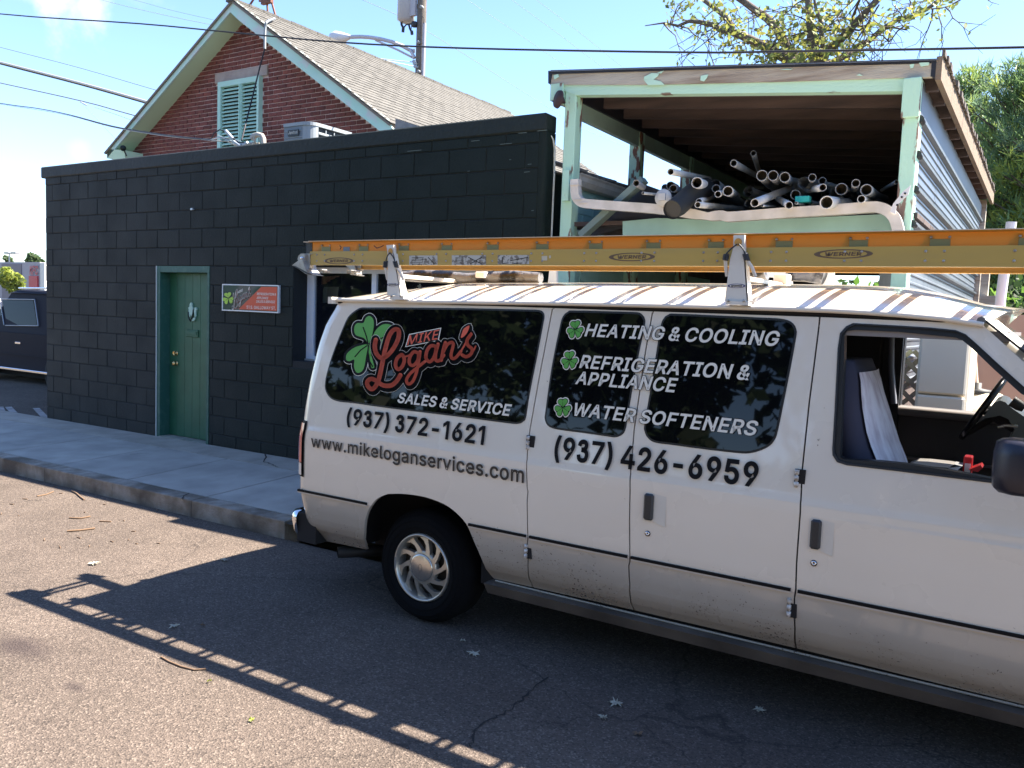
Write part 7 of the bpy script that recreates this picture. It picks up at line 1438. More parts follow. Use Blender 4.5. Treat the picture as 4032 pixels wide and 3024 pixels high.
for i in range(nx):
    for j in range(ny): a = i*(ny+1)+j; F.append((a, a+ny+1, a+ny+2, a+1))
MB().add(V, F, True).build('roof', paint, van)
b = MB(); q = [Vector((p.x, 3.733, zd(p.x)-.006)) for p in [drip[0]+(drip[-1]-drip[0])*i/24 for i in range(25)]]
b.tube([Vector((v.x, v.y, v.z)) for v in q], .0115, 8).build('drip_rail', paint, van)
b = MB(); q2_ = [Vector((v.x, 3.749, v.z-.016)) for v in q]; b.tube(q2_, .006, 6).build('drip_shadow_line', seam_m, van)  # dark tube drawn as the shade line under the drip rail
MB().box((x0r+.1, 3.752, 1.78), (-.30, 3.80, 1.845)).build('side_header', seam_m, van)
MB().prism([(x0r-.02, 3.69, zd(x0r)-.03), (x0r-.02, 5.5, zd(x0r)-.03), (x0r-.02, 5.5, zd(x0r)+.01), (x0r-.02, 3.69, zd(x0r)+.01)], (.03, 0, 0)).build('rear_header', paint, van)
# mouldings
zm_ = .664
def strip(x0, x1):
    MB().box((x0, ys(zm_)-.010, zm_-.005), (x1, ys(zm_)+.005, zm_+.008)).build('side_moulding', vblk, van)
    MB().box((x0, ys(zm_)-.008, zm_-.013), (x1, ys(zm_)+.005, zm_-.0052)).build('moulding_trim', mat('trim_silver', (.45, .43, .40), .4, metal=.3), van)
def sx_at(s, z):
    for (xa, za), (xb, zb_) in zip(s, s[1:]):
        if za >= z >= zb_: return xa+(xb-xa)*(za-z)/(za-zb_+1e-9)
    return s[-1][0]
strip(xr(zm_)+.05, sd(*c1b(597, 405)).x); strip(sd(*c1b(1402, 568)).x, sx_at(seam1, zm_)-.01); strip(sx_at(seam1, zm_)+.012, sx_at(seam2, zm_)-.012); strip(sx_at(seam2, zm_)+.008, sx_at(seam3, zm_)-.02); strip(sx_at(seam3, zm_)+.01, .6)
# rocker
zr0 = sd(*c1b(1640, 972)).z
print('rocker z', zr0, rock3.z, 'seam bottoms', seam1[-1], seam2[-1], seam3[-1], 'arch top', max(z for x, z in arch))
under = mat('rocker_dull', (.13, .11, .09), .7, col2=(.06, .05, .042), nscale=3, ndetail=8, coat=.1)
rx0 = arch[0][0]-.0; 
MB().tube([(rx0+.01, ys(zr0)-.001, zr0-.008), (.62, ys(rock3.z)-.001, rock3.z-.008)], .006, 6).build('rocker_lip', paint, van)
MB().prism([(rx0-.02, 3.703, zr0-.010), (rx0-.02, 3.745, zr0-.075), (rx0-.02, 3.80, zr0-.09), (rx0-.02, 3.80, zr0-.01)], (.64-rx0, 0, 0)).build('rocker_panel', under, van)
# dark underbody, inner block added to keep light out
MB().box((xr(.5)+.12, 3.85, .33), (wcx-.46, 5.5, .60)).box((wcx+.47, 3.80, .30), (1.4, 5.5, .42)).box((wcx-.5, 4.02, .30), (wcx+.5, 5.3, 1.0)).build('underbody', seam_m, van)
MB().prism([(xr(1.0)+.2, 3.73, .95), (-1.02, 3.73, .5), (-1.02, 3.73, 1.2), (-1.02, 3.81, 1.80), (xr(1.7)+.25, 3.81, 1.80), (xr(1.2)+.2, 3.73, 1.2)], (0, 1.8, 0)).build('cargo_light_block', mat('cargo_dark', (.018, .019, .024), .9), van)
# side glass with rubber surround
def gpoly(f, pts, n=3): return smooth2d(XZ(f, pts), n, True)
wq = gpoly(c1, [(600, 236), (545, 238), (500, 262), (450, 310), (400, 420), (330, 600), (285, 750), (271, 840), (285, 895), (320, 935), (385, 956), (500, 968), (800, 1010), (1300, 1070), (1700, 1122), (1790, 1128), (1825, 1112), (1842, 1080), (1870, 900), (1930, 600), (1975, 360), (1986, 300), (1978, 270), (1945, 257), (1850, 254), (1400, 243), (900, 237)])
w1 = gpoly(c2, [(420, 262), (385, 268), (348, 300), (322, 390), (260, 700), (212, 1040), (206, 1100), (225, 1145), (275, 1168), (360, 1182), (500, 1200), (700, 1228), (755, 1233), (800, 1212), (820, 1170), (840, 1050), (900, 700), (965, 380), (970, 320), (945, 285), (900, 275), (700, 269)])
w2 = gpoly(c2, [(1230, 288), (1180, 293), (1145, 320), (1120, 400), (1060, 780), (1000, 1130), (997, 1195), (1020, 1243), (1070, 1275), (1200, 1293), (1400, 1320), (1700, 1355), (1820, 1357), (1930, 1322), (1992, 1268), (2025, 1170), (2100, 800), (2160, 480), (2165, 400), (2130, 350), (2050, 328), (1900, 320), (1600, 305)])
for poly in (wq, w1, w2):
    skin('window_rubber', [grow(poly, .010)], van, rubm, off=.0018, thick=.006); skin('side_window', [poly], van, glass, off=.0040, thick=.004)
# tail lamp
tl0 = [(x, y) for x, y in ()]
za, zc = sd(*c1b(0, -0)).z, 0
z_top = at_y(656, 916, 3.60).z; z_bot = at_y(654, 1029, 3.60).z; z_mid = at_y(654, 1003, 3.6).z
redl = mat('lamp_red', (.42, .02, .025), .15, coat=.8, col2=(.55, .10, .09), nscale=14); whl = mat('lamp_white', (.60, .58, .54), .2, coat=.8)
def wrap(z0, z1, m, off, nm, a0=.12, a1=1.25, kk=9):
    V = []; F = []; nzs = 8
    for i in range(nzs+1):
        z = z0+(z1-z0)*i/nzs
        for k in range(kk+1):
            a = a0+(a1-a0)*k/kk; R = CRN+off; V.append((xr(z)+CRN-R*sin(a), ys(z)+CRN-R*cos(a), z))
    for i in range(nzs):
        for k in range(kk): p = i*(kk+1)+k; F.append((p, p+1, p+kk+2, p+kk+1))
    return MB().add(V, F, True).build(nm, m, van)
tlp = wrap(z_bot-.012, z_top+.014, vblk, .004, 'tail_lamp', .10, 1.45); 
wrap(z_mid+.004, z_top, redl, .012, 'tail_lamp_lens', .22, 1.3); wrap(z_bot, z_mid, whl, .012, 'reverse_lamp_lens', .22, 1.3)
# rear bumper with chrome corner, exhaust
bz1 = at_y(648, 1094, 3.78).z; bz0 = at_y(668, 1168, 3.74).z; bx = at_y(641, 1120, 3.78).x
b = MB(); prof = [(0, .0), (-.02, .03), (-.045, .07), (-.05, .10), (-.045, .14), (-.02, .2)]
n = 10; V = []; F = []
for i in range(n+1):
    a = pi/2*i/n
    for k, (zz, o_) in enumerate([(bz0, -.05), (bz0+.06, -.015), (bz0+.13, 0), (bz1-.035, 0), (bz1-.008, -.018), (bz1, -.05)]):
        R = .10+o_; V.append((bx+.10-R*sin(a), 3.68+.10-R*cos(a), zz))
for i in range(n):
    for k in range(5): p = i*6+k; F.append((p, p+6, p+7, p+1))
V += [(bx+.0-o_, 5.5, zz) for (zz, o_) in [(bz0, -.05), (bz0+.06, -.015), (bz0+.13, 0), (bz1-.035, 0), (bz1-.008, -.018), (bz1, -.05)]]
L0 = n*6
for k in range(5): F.append((L0+k, (n+1)*6+k, (n+1)*6+k+1, L0+k+1))
MB().add(V, F, True).build('rear_bumper', chrome, van)
MB().box((bx+.09, 3.70, bz0-.0), (bx+.25, 5.5, bz1-.01)).build('bumper_bracket', seam_m, van)
e0 = at_y(*c1b(362, 755), 3.83); e1 = at_y(*c1b(560, 745), 3.95)
MB().lathe([(.030, 0), (.036, 0), (.036, .3), (.030, .3)], e0, (e1-e0), 18).build('exhaust_pipe', mat('exhaust_black', (.015, .015, .015), .6), van)
MB().disc(e0+(e1-e0).normalized()*.06, (e1-e0), .031, 16).build('exhaust_bore', seam_m, van)
# wheels
tyre = mat('tyre_rubber', (.006, .006, .0065), .95, spec=.15, bump=.4, bscale=60); alloy = mat('alloy_rim', (.52, .48, .41), .32, metal=.75, rvary=.1); capm = mat('hub_brushed', (.60, .56, .50), .24, metal=.9); alloyd = mat('alloy_dark', (.035, .028, .02), .6, metal=.3)
hub = at_y(*c1b(1016, 905), 3.74); R_T = .330; zc_ = R_T-.006
def make_wheel(cx_, cy, cz, s):
    w_ = empty('wheel', (cx_, cy, cz), None, None); w_.parent = van; w_.location = Vector((cx_, cy, cz))-van.location
    O = Vector((cx_, cy, cz)); A = Vector((0, s, 0))
    MB().lathe([(.195, .018), (.205, .004), (.225, -.006), (.262, -.008), (.285, .0), (.302, .018), (.314, .035), (R_T, .06), (R_T, .2), (.30, .225), (.22, .23)], O, A, 48).build('tyre', tyre, w_)
    for r in (.238, .272, .296): MB().lathe([(r-.003, -.0085 if r < .28 else .008), (r, -.013 if r < .28 else .004), (r+.003, -.0085 if r < .28 else .010)], O, A, 48).build('sidewall_ring', tyre, w_)
    R = .196
    MB().lathe([(R*1.02, .012), (R*1.0, .0), (R*.965, -.004), (R*.93, .004), (R*.90, .022), (R*.87, .06), (R*.86, .15)], O, A, 48).build('rim_lip', alloy, w_)
    MB().lathe([(R*.86, .075), (R*.2, .07)], O, A, 32).build('rim_well', alloyd, w_)
    MB().lathe([(0, -.004), (R*.10, -.004), (R*.36, .002), (R*.40, .004), (R*.415, .009), (R*.415, .03)], O, A, 40).build('hub_cap', capm, w_)
    # dished web with ten swept spokes
    MB().lathe([(R*.415, .012), (R*.47, .014), (R*.50, .016), (R*.50, .05)], O, A, 40).build('hub_ring', alloy, w_)
    for k in range(10):
        a = 2*pi*k/10+.1; V = []
        st_ = [(R*.47, a-.02, .115), (R*.58, a-.10*s*-1*-1, .05), (R*.72, a-.24, .045), (R*.89, a-.44, .10)]
        L_ = [];
        for (rr, aa, hw) in ((R*.46, a+.02, .20), (R*.56, a-.06, .135), (R*.68, a-.17, .095), (R*.80, a-.30, .105), (R*.91, a-.42, .19)):
            for sg in (-1, 1):
                an_ = (aa+sg*hw)*(1); yy = .012+.012*((rr/R-.46)/.45)
                V.append(O+Vector((-cos(an_)*rr, 0, sin(an_)*rr))+A*yy)
        n = len(V)//2; V2 = V+[v+A*.03 for v in V]; F2 = []
        for i in range(n-1):
            F2 += [(2*i, 2*i+1, 2*i+3, 2*i+2), (2*i, 2*i+2, 2*i+2+2*n, 2*i+2*n), (2*i+1, 2*i+1+2*n, 2*i+3+2*n, 2*i+3)]
        MB().add(V2, F2).build('spoke', alloy, w_)
    V2, F2 = stroke2d([(cos(t)*R*.12*.5, sin(t)*R*.12) for t in [2*pi*i/20 for i in range(20)]], .0012, True)
    MB().add([O+Vector((x, 0, y))-A*.0052 for x, y in V2], F2).build('hub_badge', alloyd, w_, fix=False)
    MB().box(O+Vector((-R*.98, -.004*s, -.04)), O+Vector((-R*.93, .006*s, .03)), .002).build('balance_weight', mat('lead', (.2, .19, .18), .6), w_)
    return w_
make_wheel(hub.x, 3.74, zc_, 1)
make_wheel(hub.x+WB, 3.74, zc_, 1); make_wheel(hub.x, 5.48, zc_+.0, -1); make_wheel(hub.x+WB, 5.48, zc_, -1)
MB().tube([(hub.x, 3.9, zc_), (hub.x, 5.3, zc_)], .05, 10).build('axle', seam_m, van)
# handles, locks, hinges
def rbox_side(u0, v0, u1, v1, out, m, nm, lift=.0):
    a, b_ = sd(u0, v0), sd(u1, v1); x0, x1 = min(a.x, b_.x), max(a.x, b_.x); z0, z1 = min(a.z, b_.z), max(a.z, b_.z)
    y = ys((z0+z1)/2); return MB().box((x0, y-out, z0), (x1, y+.005-lift, z1), min(.008, (x1-x0)*.3)).build(nm, m, van)
rec = mat('recess_shade', (.60, .56, .48), .35, coat=.6)
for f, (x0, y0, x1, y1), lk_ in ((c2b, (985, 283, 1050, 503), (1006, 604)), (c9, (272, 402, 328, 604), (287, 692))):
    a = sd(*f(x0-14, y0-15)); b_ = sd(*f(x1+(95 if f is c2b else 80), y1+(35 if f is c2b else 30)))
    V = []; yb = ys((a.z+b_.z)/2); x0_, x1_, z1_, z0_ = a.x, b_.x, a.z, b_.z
    # flat darker patch, the shade of the handle pocket put into its colour
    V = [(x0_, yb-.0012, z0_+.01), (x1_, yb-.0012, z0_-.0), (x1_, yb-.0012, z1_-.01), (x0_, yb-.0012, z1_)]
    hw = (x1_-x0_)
    MB().add([(x0_, yb-.0015, z0_+.005), (x0_+hw*.5, yb-.0015, z0_+.005), (x1_, yb-.0015, z0_-.01), (x1_, yb-.0015, z1_-.012), (x0_+hw*.1, yb-.0015, z1_), (x0_, yb-.0015, z1_-.01)], [(0, 1, 2, 3, 4, 5)]).build('handle_recess_shade', rec, van, fix=False)
    rbox_side(*f(x0, y0), *f(x1, y1), .016, blk, 'door_handle')
    q = sd(*f(*lk_)); MB().lathe([(.0135, .004), (.0135, -.003), (.010, -.005), (.009, -.003), (.0, -.003)], (q.x, ys(q.z), q.z), (0, 1, 0), 20).build('door_lock', vblk, van)
    MB().lathe([(.0105, .0), (.0105, -.0055), (.004, -.0065), (.0035, -.003), (0, -.003)], (q.x, ys(q.z), q.z), (0, 1, 0), 20).build('lock_barrel', chrome, van)
for f, x0, y0, x1, y1 in ((c1, 1862, 1236, 1890, 1352), (c1b, 1846, 688, 1876, 800), (c2, 2176, 1502, 2212, 1650), (c2b, 2116, 1112, 2152, 1265)):
    a, b_ = sd(*f(x0, y0)), sd(*f(x1, y1)); y = ys((a.z+b_.z)/2)
    MB().box((a.x, y-.003, b_.z), (b_.x+.018, y+.01, a.z+.002)).build('hinge_pocket', seam_m, van)
    hgt = (a.z-b_.z); hinge = MB()
    for k in range(3): hinge.lathe([(0, 0), (.009, .001), (.010, hgt*.26), (0, hgt*.27)], ((a.x+b_.x)/2-.003, y-.007, b_.z+k*hgt*.35+.003), (0, 0, 1), 12)
    hinge.tube([((a.x+b_.x)/2-.003, y-.006, b_.z), ((a.x+b_.x)/2-.003, y-.006, a.z)], .0055, 8)
    hinge.build('hinge', mat('hinge_paint', (.62, .60, .56), .4, col2=(.30, .25, .2), nscale=60), van)
# mirror
mc = at_y(2196, 1006, 3.38)
ma_ = at_y(2143, 1000, 3.38); mz1 = at_y(2180, 948, 3.38).z; mz0 = at_y(2180, 1062, 3.38).z
V = []; b = MB()
prof = [(ma_.x, 3.40), (ma_.x+.01, 3.33), (ma_.x+.06, 3.29), (ma_.x+.16, 3.29), (ma_.x+.20, 3.36), (ma_.x+.16, 3.47), (ma_.x+.04, 3.47)]
for s_, z in ((.80, mz0), (.97, mz0+.015), (1, mz0+.06), (1, mz1-.05), (.93, mz1-.012), (.75, mz1)):
    V += [((x-ma_.x-.1)*s_+ma_.x+.1, (y-3.38)*s_+3.38, z) for x, y in prof]
F = []; n = len(prof)
for i in range(5):
    for k in range(n): F.append((i*n+k, i*n+(k+1) % n, (i+1)*n+(k+1) % n, (i+1)*n+k))
F += [tuple(range(n)), tuple(range(5*n, 6*n))]
b.add(V, F, True).build('side_mirror', mat('mirror_black', (.012, .012, .022), .35, bump=.1, bscale=200), van)
MB().tube([(ma_.x+.14, 3.45, mz0+.05), (.2, 3.58, 1.2)], .02, 8).build('mirror_arm', blk, van)
# windscreen and pillars
wsg = mat('windscreen_glass', (.10, .20, .17), .03, spec=.7, alpha=.55)
ws0 = at_y(2126, 693, 3.74); ws1 = at_y(2199, 668, 5.0)
slope = Vector((.80, 0, -.66))
MB().prism([ws0+Vector((.02, .02, -.008)), Vector((ws0.x+.06, 4.6, ws0.z+.055)), Vector((ws0.x+.02, 5.46, ws0.z-.008)), Vector((ws0.x+.86, 5.50, ws0.z-.68)), Vector((ws0.x+.90, 4.6, ws0.z-.64)), Vector((ws0.x+.86, 3.66, ws0.z-.68))], (.004, 0, .004)).build('windscreen', wsg, van)
MB().prism([ws0+Vector((-.005, -.005, .003)), ws0+Vector((.83, -.09, -.68)), ws0+Vector((.87, -.05, -.69)), ws0+Vector((.04, .035, -.003))], (.006, 0, .006)).build('windscreen_gasket', rubm, van)
MB().tube([ws0+Vector((-.01, -.01, .0)), Vector((ws0.x+.045, 4.2, ws0.z+.047)), Vector((ws0.x+.05, 4.6, ws0.z+.055)), Vector((ws0.x-.01, 5.46, ws0.z))], .016, 8).build('windscreen_header', mat('header_grey', (.10, .11, .12), .4), van)
V = []; pil = []
for t in [i/8 for i in range(9)]:
    p = ws0+Vector((.83, -.09, -.68))*t; z = p.z; xo = p.x; 
    pil.append(((xo-.085, ys(z-.03)+.0, z-.035), (xo-.05, ys(z)+.004, z-.01), (xo-.008, ys(z)+.03, z+.002), (xo+.02, ys(z)+.07, z)))
for i in range(9): V += [Vector(q) for q in pil[i]]
F = [(4*i+k, 4*i+k+1, 4*i+k+5, 4*i+k+4) for i in range(8) for k in range(3)]
MB().add(V, F, True).build('front_pillar', paint, van)
# ------------------------------------------------------------------ cab interior
trim = mat('cab_trim', (.085, .078, .075), .65, bump=.2, bscale=120); trimd = mat('cab_trim_dark', (.03, .03, .034), .7); trml = mat('cab_trim_light', (.20, .18, .17), .5)
FYI = 5.38
fo = [at_y(*c7(x, y), FYI) for x, y in ((806, -140), (806, 822), (1620, 896), (2300, 965))]
zsl = lambda x: fo[1].z+(fo[2].z-fo[1].z)*(x-fo[1].x)/(fo[2].x-fo[1].x)
MB().prism([(fo[1].x-.02, FYI, .5), (.7, FYI, .5), (.7, FYI, zsl(.7)), (fo[1].x-.02, FYI, zsl(fo[1].x))], (0, .08, 0)).build('far_door_trim', trim, van)
MB().tube([(fo[1].x-.05, FYI-.02, zsl(fo[1].x)-.025), (.6, FYI-.02, zsl(.6)-.025)], .028, 10).build('far_sill_highlight', trml, van)  # sill in a paler colour, standing for the highlight along the trim top
MB().box((fo[1].x-.05, FYI-.035, zsl(0)-.30), (.6, FYI, zsl(0)-.285), .003).build('trim_ridge', trml, van)
MB().box((fo[1].x-.10, FYI-.05, .6), (fo[1].x-.0, FYI+.1, 1.80)).build('far_pillar', blk, van)
pa_ = at_y(*c7(720, 60), FYI-.06); pb_ = at_y(*c7(745, 800), FYI-.06)
MB().tube([pa_, at_y(*c7(715, 400), FYI-.06), pb_], .018, 8).build('pillar_tube', mat('pillar_sheen', (.22, .23, .27), .3), van)
pc_ = [at_y(*c7(x, y), FYI-.02) for x, y in ((515, 0), (660, 0), (665, 600), (720, 1100), (770, 1440), (560, 1440), (560, 600))]
MB().prism(pc_, (0, .05, 0)).build('pillar_trim', trim, van)
MB().box((-1.06, FYI-.03, .5), (pc_[0].x+.05, FYI+.02, 1.82)).build('cargo_side_dark', trimd, van)
MB().prism([(pc_[1].x+.0, FYI-.015, .6), (fo[1].x, FYI-.015, .6), (fo[1].x, FYI-.015, 1.8), (pc_[1].x, FYI-.015, 1.8)], (0, .04, 0)).build('pillar_seal', trimd, van)
MB().box((-1.05, 3.75, 1.76), (-.12, 5.4, 1.80)).build('headliner', trml, van)
MB().box((-1.05, 3.72, .5), (1.0, 5.4, .56)).build('cab_floor', trimd, van)
def seat(y0, y1, front, label=None, back=.16, mside=None):
    P = [at_y(*c7(x, y), y0) for x, y in front]; B = [p+Vector((-back*(.7+.3*min(1, i)), 0, .0)) for i, p in enumerate(P)]
    loop = P+B[::-1]; V = []; n = len(loop); F = []; levels = [(0, .04), (.04, 0), ((y1-y0)-.04, 0), (y1-y0, .04)]
    for dy_, ins in levels: 
        c_ = sum((p for p in loop), Vector())/n; V += [Vector((p.x+(c_.x-p.x)*ins*4, p.y+dy_, p.z+(c_.z-p.z)*ins)) for p in loop]
    for i in range(3):
        for k in range(n): F.append((i*n+k, i*n+(k+1) % n, (i+1)*n+(k+1) % n, (i+1)*n+k))
    F += [tuple(range(n)), tuple(range(3*n, 4*n))]
    return MB().add(V, F, True)
cloth_d = mat('seat_cloth_dark', (.035, .036, .055), .9, col2=(.05, .05, .075), nscale=3); cloth_l = mat('seat_cloth_sunlit', (.80, .74, .74), .85, col2=(.55, .46, .47), nscale=4, stretch=(1, 6, 2))
fr_l = [(300, 330), (350, 460), (366, 560), (372, 700), (385, 850), (430, 1110), (480, 1270), (545, 1430), (600, 1600)]
P = [at_y(*c7(x, y), 3.80) for x, y in fr_l]
seat(3.80, 4.30, fr_l).build('passenger_seat', cloth_d, van)
V = []; F = []   # pale sheet on the seat's front face, sunlight put into its colour
for i, p in enumerate(P[1:]):
    for k in range(9):
        t = k/8; V.append(Vector((p.x+.006+.075*sin(pi*t)*(.25+.75*min(1, i/4)), 3.80+.005+.49*t, p.z)))
for i in range(len(P)-2):
    for k in range(8): a = i*9+k; F.append((a, a+1, a+10, a+9))
MB().add(V, F, True).build('seat_sunlit_face', cloth_l, van)
MB().box((-.95, 3.82, .62), (-.35, 4.3, .84), .05).build('seat_cushion', cloth_d, van)
MB().box((-.95, 4.72, .62), (-.35, 5.22, .84), .05).box((-1.0, 4.72, .8), (-.85, 5.22, 1.5), .04).build('driver_seat', cloth_d, van)
bl = [at_y(*c7(x, y), 5.1) for x, y in ((566, 700), (640, 950), (740, 1250), (790, 1500))]
b = MB(); 
for p, q in zip(bl, bl[1:]): b.bar(p, q, .004, .05, up=(0, 1, 0))
b.build('seat_belt', trim, van)
bk_ = at_y(*c7(550, 620), 5.3)
MB().box(bk_+Vector((-.025, -.02, -.02)), bk_+Vector((.025, 0, .02)), .006).box(bk_+Vector((-.008, -.015, -.07)), bk_+Vector((.014, -.005, -.02)), .003).box(bk_+Vector((-.035, -.02, .028)), bk_+Vector((.02, 0, .038)), .002).build('belt_buckle', chrome, van)
# steering wheel, seen on edge
wt, wb_ = at_y(*c7(1955, 530), 4.95), at_y(*c7(1492, 1160), 4.95); wc = (wt+wb_)/2; ra = (wt-wb_)/2; rb = Vector((0, ra.length, 0))
MB().tube([wc+ra*cos(2*pi*k/36)+rb*sin(2*pi*k/36) for k in range(37)], .0165, 10, caps=False).build('steering_wheel', mat('wheel_black', (.012, .013, .015), .22, coat=.4), van)
nrm = ra.cross(rb).normalized(); nrm = nrm if nrm.x > 0 else -nrm
MB().tube([wc+nrm*.06, wc+nrm*.4], .035, 10).tube([wc-rb*.9, wc+nrm*.07, wc+rb*.9], .018, 8).tube([wc+nrm*.07, wc-ra*.9], .018, 8).build('steering_column', trimd, van)
pod = mat('pod_grey', (.16, .18, .17), .5)
pp = [at_y(*c7(x, y), 4.75) for x, y in ((1705, 960), (1780, 860), (1835, 790), (1900, 765), (1960, 790), (2010, 840), (2160, 940), (2200, 1000), (2060, 940), (1990, 960), (1900, 870), (1800, 930), (1720, 990))]
MB().prism([at_y(*c7(x, y), 4.75) for x, y in ((1705, 965), (1780, 860), (1835, 790), (1900, 765), (1960, 785), (2010, 835), (2160, 940), (2260, 1000), (2260, 1300), (1990, 1200), (2060, 1080), (1990, 970), (1900, 930), (1800, 950))], (0, .42, 0)).build('instrument_pod', pod, van)
dsp = [(.02, 1.02), (.10, 1.20), (.25, 1.28), (.62, 1.24), (.62, .7), (.12, .7)]
MB().prism([(x, 3.74, z) for x, z in dsp], (0, 1.0, 0)).build('dashboard', trimd, van)
MB().prism([(x+.04, 5.2, z-.05) for x, z in dsp], (0, .16, 0)).build('dashboard', trimd, van)
MB().tube([at_y(*c7(2030, 770), 4.6), at_y(*c7(2110, 820), 4.6), at_y(*c7(2165, 850), 4.6)], [.028, .026, .02], 10).build('column_switch', blk, van)
MB().tube([at_y(*c7(1875, 1055), 4.5), at_y(*c7(1960, 1035), 4.5), at_y(*c7(2095, 1045), 4.5)], .007, 6).build('lever', chrome, van)
# clutter on the engine cover
eng = MB().box((-.45, 4.25, .56), (.45, 4.75, 1.02), .06).build('engine_cover', trimd, van)
rb_ = at_y(*c7(1495, 1500), 4.3); rb2 = at_y(*c7(1600, 1385), 4.3)
MB().box((rb_.x, 4.3, rb_.z-.06), (rb2.x, 4.38, rb2.z), .004).build('red_box', mat('red_card', (.60, .02, .03), .5), label='small red and white box on the cab engine cover', cat='box', loc=(rb_.x, 4.3, rb_.z-.06))
bpr = bpy.data.objects['red_box']; MB().box((rb2.x-.028, 4.296, rb_.z-.055), (rb2.x-.004, 4.30, rb2.z-.03)).build('white_band', mat('white_card', (.8, .8, .78), .5), bpr)
for i, (pts, m, nm, lb) in enumerate(((((1340, 1505), (1400, 1460), (1490, 1480), (1440, 1525)), MATS['white_card'], 'paper', 'white crumpled paper beside the red box in the cab'), (((1560, 1520), (1690, 1470), (1710, 1500), (1660, 1545)), mat('red_tag', (.6, .03, .03), .5), 'tag', 'small red tag lying past the red box in the cab'), (((905, 1462), (1000, 1425), (1120, 1430), (1350, 1455), (1480, 1480), (1350, 1500), (1100, 1475)), mat('rolled_paper', (.62, .58, .53), .7), 'paper_roll', 'long pale roll of paper lying along the cab console'))):
    P = [at_y(*c7(x, y), 4.25) for x, y in pts]; MB().prism(P, (0, .10, 0)).build(nm, m, label=lb, cat='paper' if i != 1 else 'tag', loc=P[0])
# ------------------------------------------------------------------ vinyl lettering on the van
def dec(x, z, lay): return (x, ys(z)-.0052-.0012*lay, z)
def van_text(s, f, p0, p1, cap0, cap1, shear=0, off=.022, m=cream_l, outline=None, space=1.0, capf=.70, name='lettering'):
    """p0,p1: baseline ends in the survey; cap0/cap1: capital height in the same units"""
    A = sd(*f(*p0)); B = sd(*f(*p1)); hA = sd(*f(p0[0], p0[1]-cap0)).z-A.z; hB = sd(*f(p1[0], p1[1]-cap1)).z-B.z
    for k, (o_, mm_) in enumerate((((off+outline, vblk),) if outline else ()) + ((off, m),)):
        vs, fs = text_tris(s, 1, o_, shear, space); V = []
        if k == 0: pass
        v0, _ = text_tris(s, 1, off, shear, space); mn = min(v[0] for v in v0); mx = max(v[0] for v in v0)
        for x, y in vs:
            t = (x-mn)/(mx-mn); V.append(dec(A.x+(B.x-A.x)*t, A.z+(B.z-A.z)*t+(y/capf)*(hA+(hB-hA)*t), 3+k*1.2))
        MB().add(V, fs).build(name if mm_ is not vblk or not outline else 'lettering_outline', mm_, van, fix=False)
van_text('HEATING & COOLING', c2, (512, 447), (2050, 526), 95, 112, .22, .023, outline=.026)
van_text('REFRIGERATION &', c2, (470, 697), (1815, 795), 98, 112, .22, .023, outline=.026)
van_text('APPLIANCE', c2, (438, 824), (1245, 893), 95, 108, .22, .023, outline=.026)
van_text('WATER SOFTENERS', c2, (430, 1075), (1878, 1236), 98, 112, .22, .023, outline=.026)
van_text('SALES & SERVICE', c1, (842, 972), (1740, 1080), 76, 88, .20, .027)
van_text('(937) 372-1621', c1, (436, 1140), (1524, 1306), 120, 141, 0, .031, vblk)
van_text('(937) 426-6959', c2, (268, 1408), (1877, 1640), 165, 186, 0, .031, vblk)
van_text('www.mikeloganservices.com', c1, (158, 1322), (1842, 1609), 92, 128, 0, .019, mat('vinyl_brownblack', (.022, .017, .014), .5), capf=.74)
# clovers
def clover(c, s, lay=2, rot=0, asp=1.0, whiteo=.10, blacko=.0, big=False):
    lv, vn, st = shamrock_shapes(0, 0, 1, rot)
    def mp(q, l): return [dec(c.x+x*s*asp, c.z+y*s, l) for x, y in q]
    layers = [(whiteo+.05, cream_l, 0, 'clover_outline'), (whiteo-.02 if big else .10, vblk, 1, 'clover_shadow'), (0, vgr, 2, 'clover')] if big else [(.17, cream_l, 0, 'clover_outline'), (.06, vblk, 1, 'clover_shadow'), (0, vgr, 2, 'clover')]
    for g_, m_, l_, nm in layers:
        b = MB()
        for lf in lv:
            V2, F2 = tess2(grow(lf, g_) if g_ else lf); b.add(mp(V2, lay+l_), F2)
        V2, F2 = stroke2d(st, [.10+2*g_, .12+2*g_, .17+2*g_]); b.add(mp(V2, lay+l_+.05), F2)
        if g_: V2, F2 = stroke2d([(0, 0), (.01, .01)], .5+2*g_); b.add(mp(V2, lay+l_+.02), F2)
        b.build(nm, m_, van, fix=False)
    b = MB()
    for l in vn: V2, F2 = stroke2d(l, [.05, .03]); b.add(mp(V2, lay+3), F2)
    b.build('clover_veins', vblk, van, fix=False)
for (x, y) in ((441, 398), (396, 640), (343, 1015)): clover(sd(*c2(x, y)), .046)
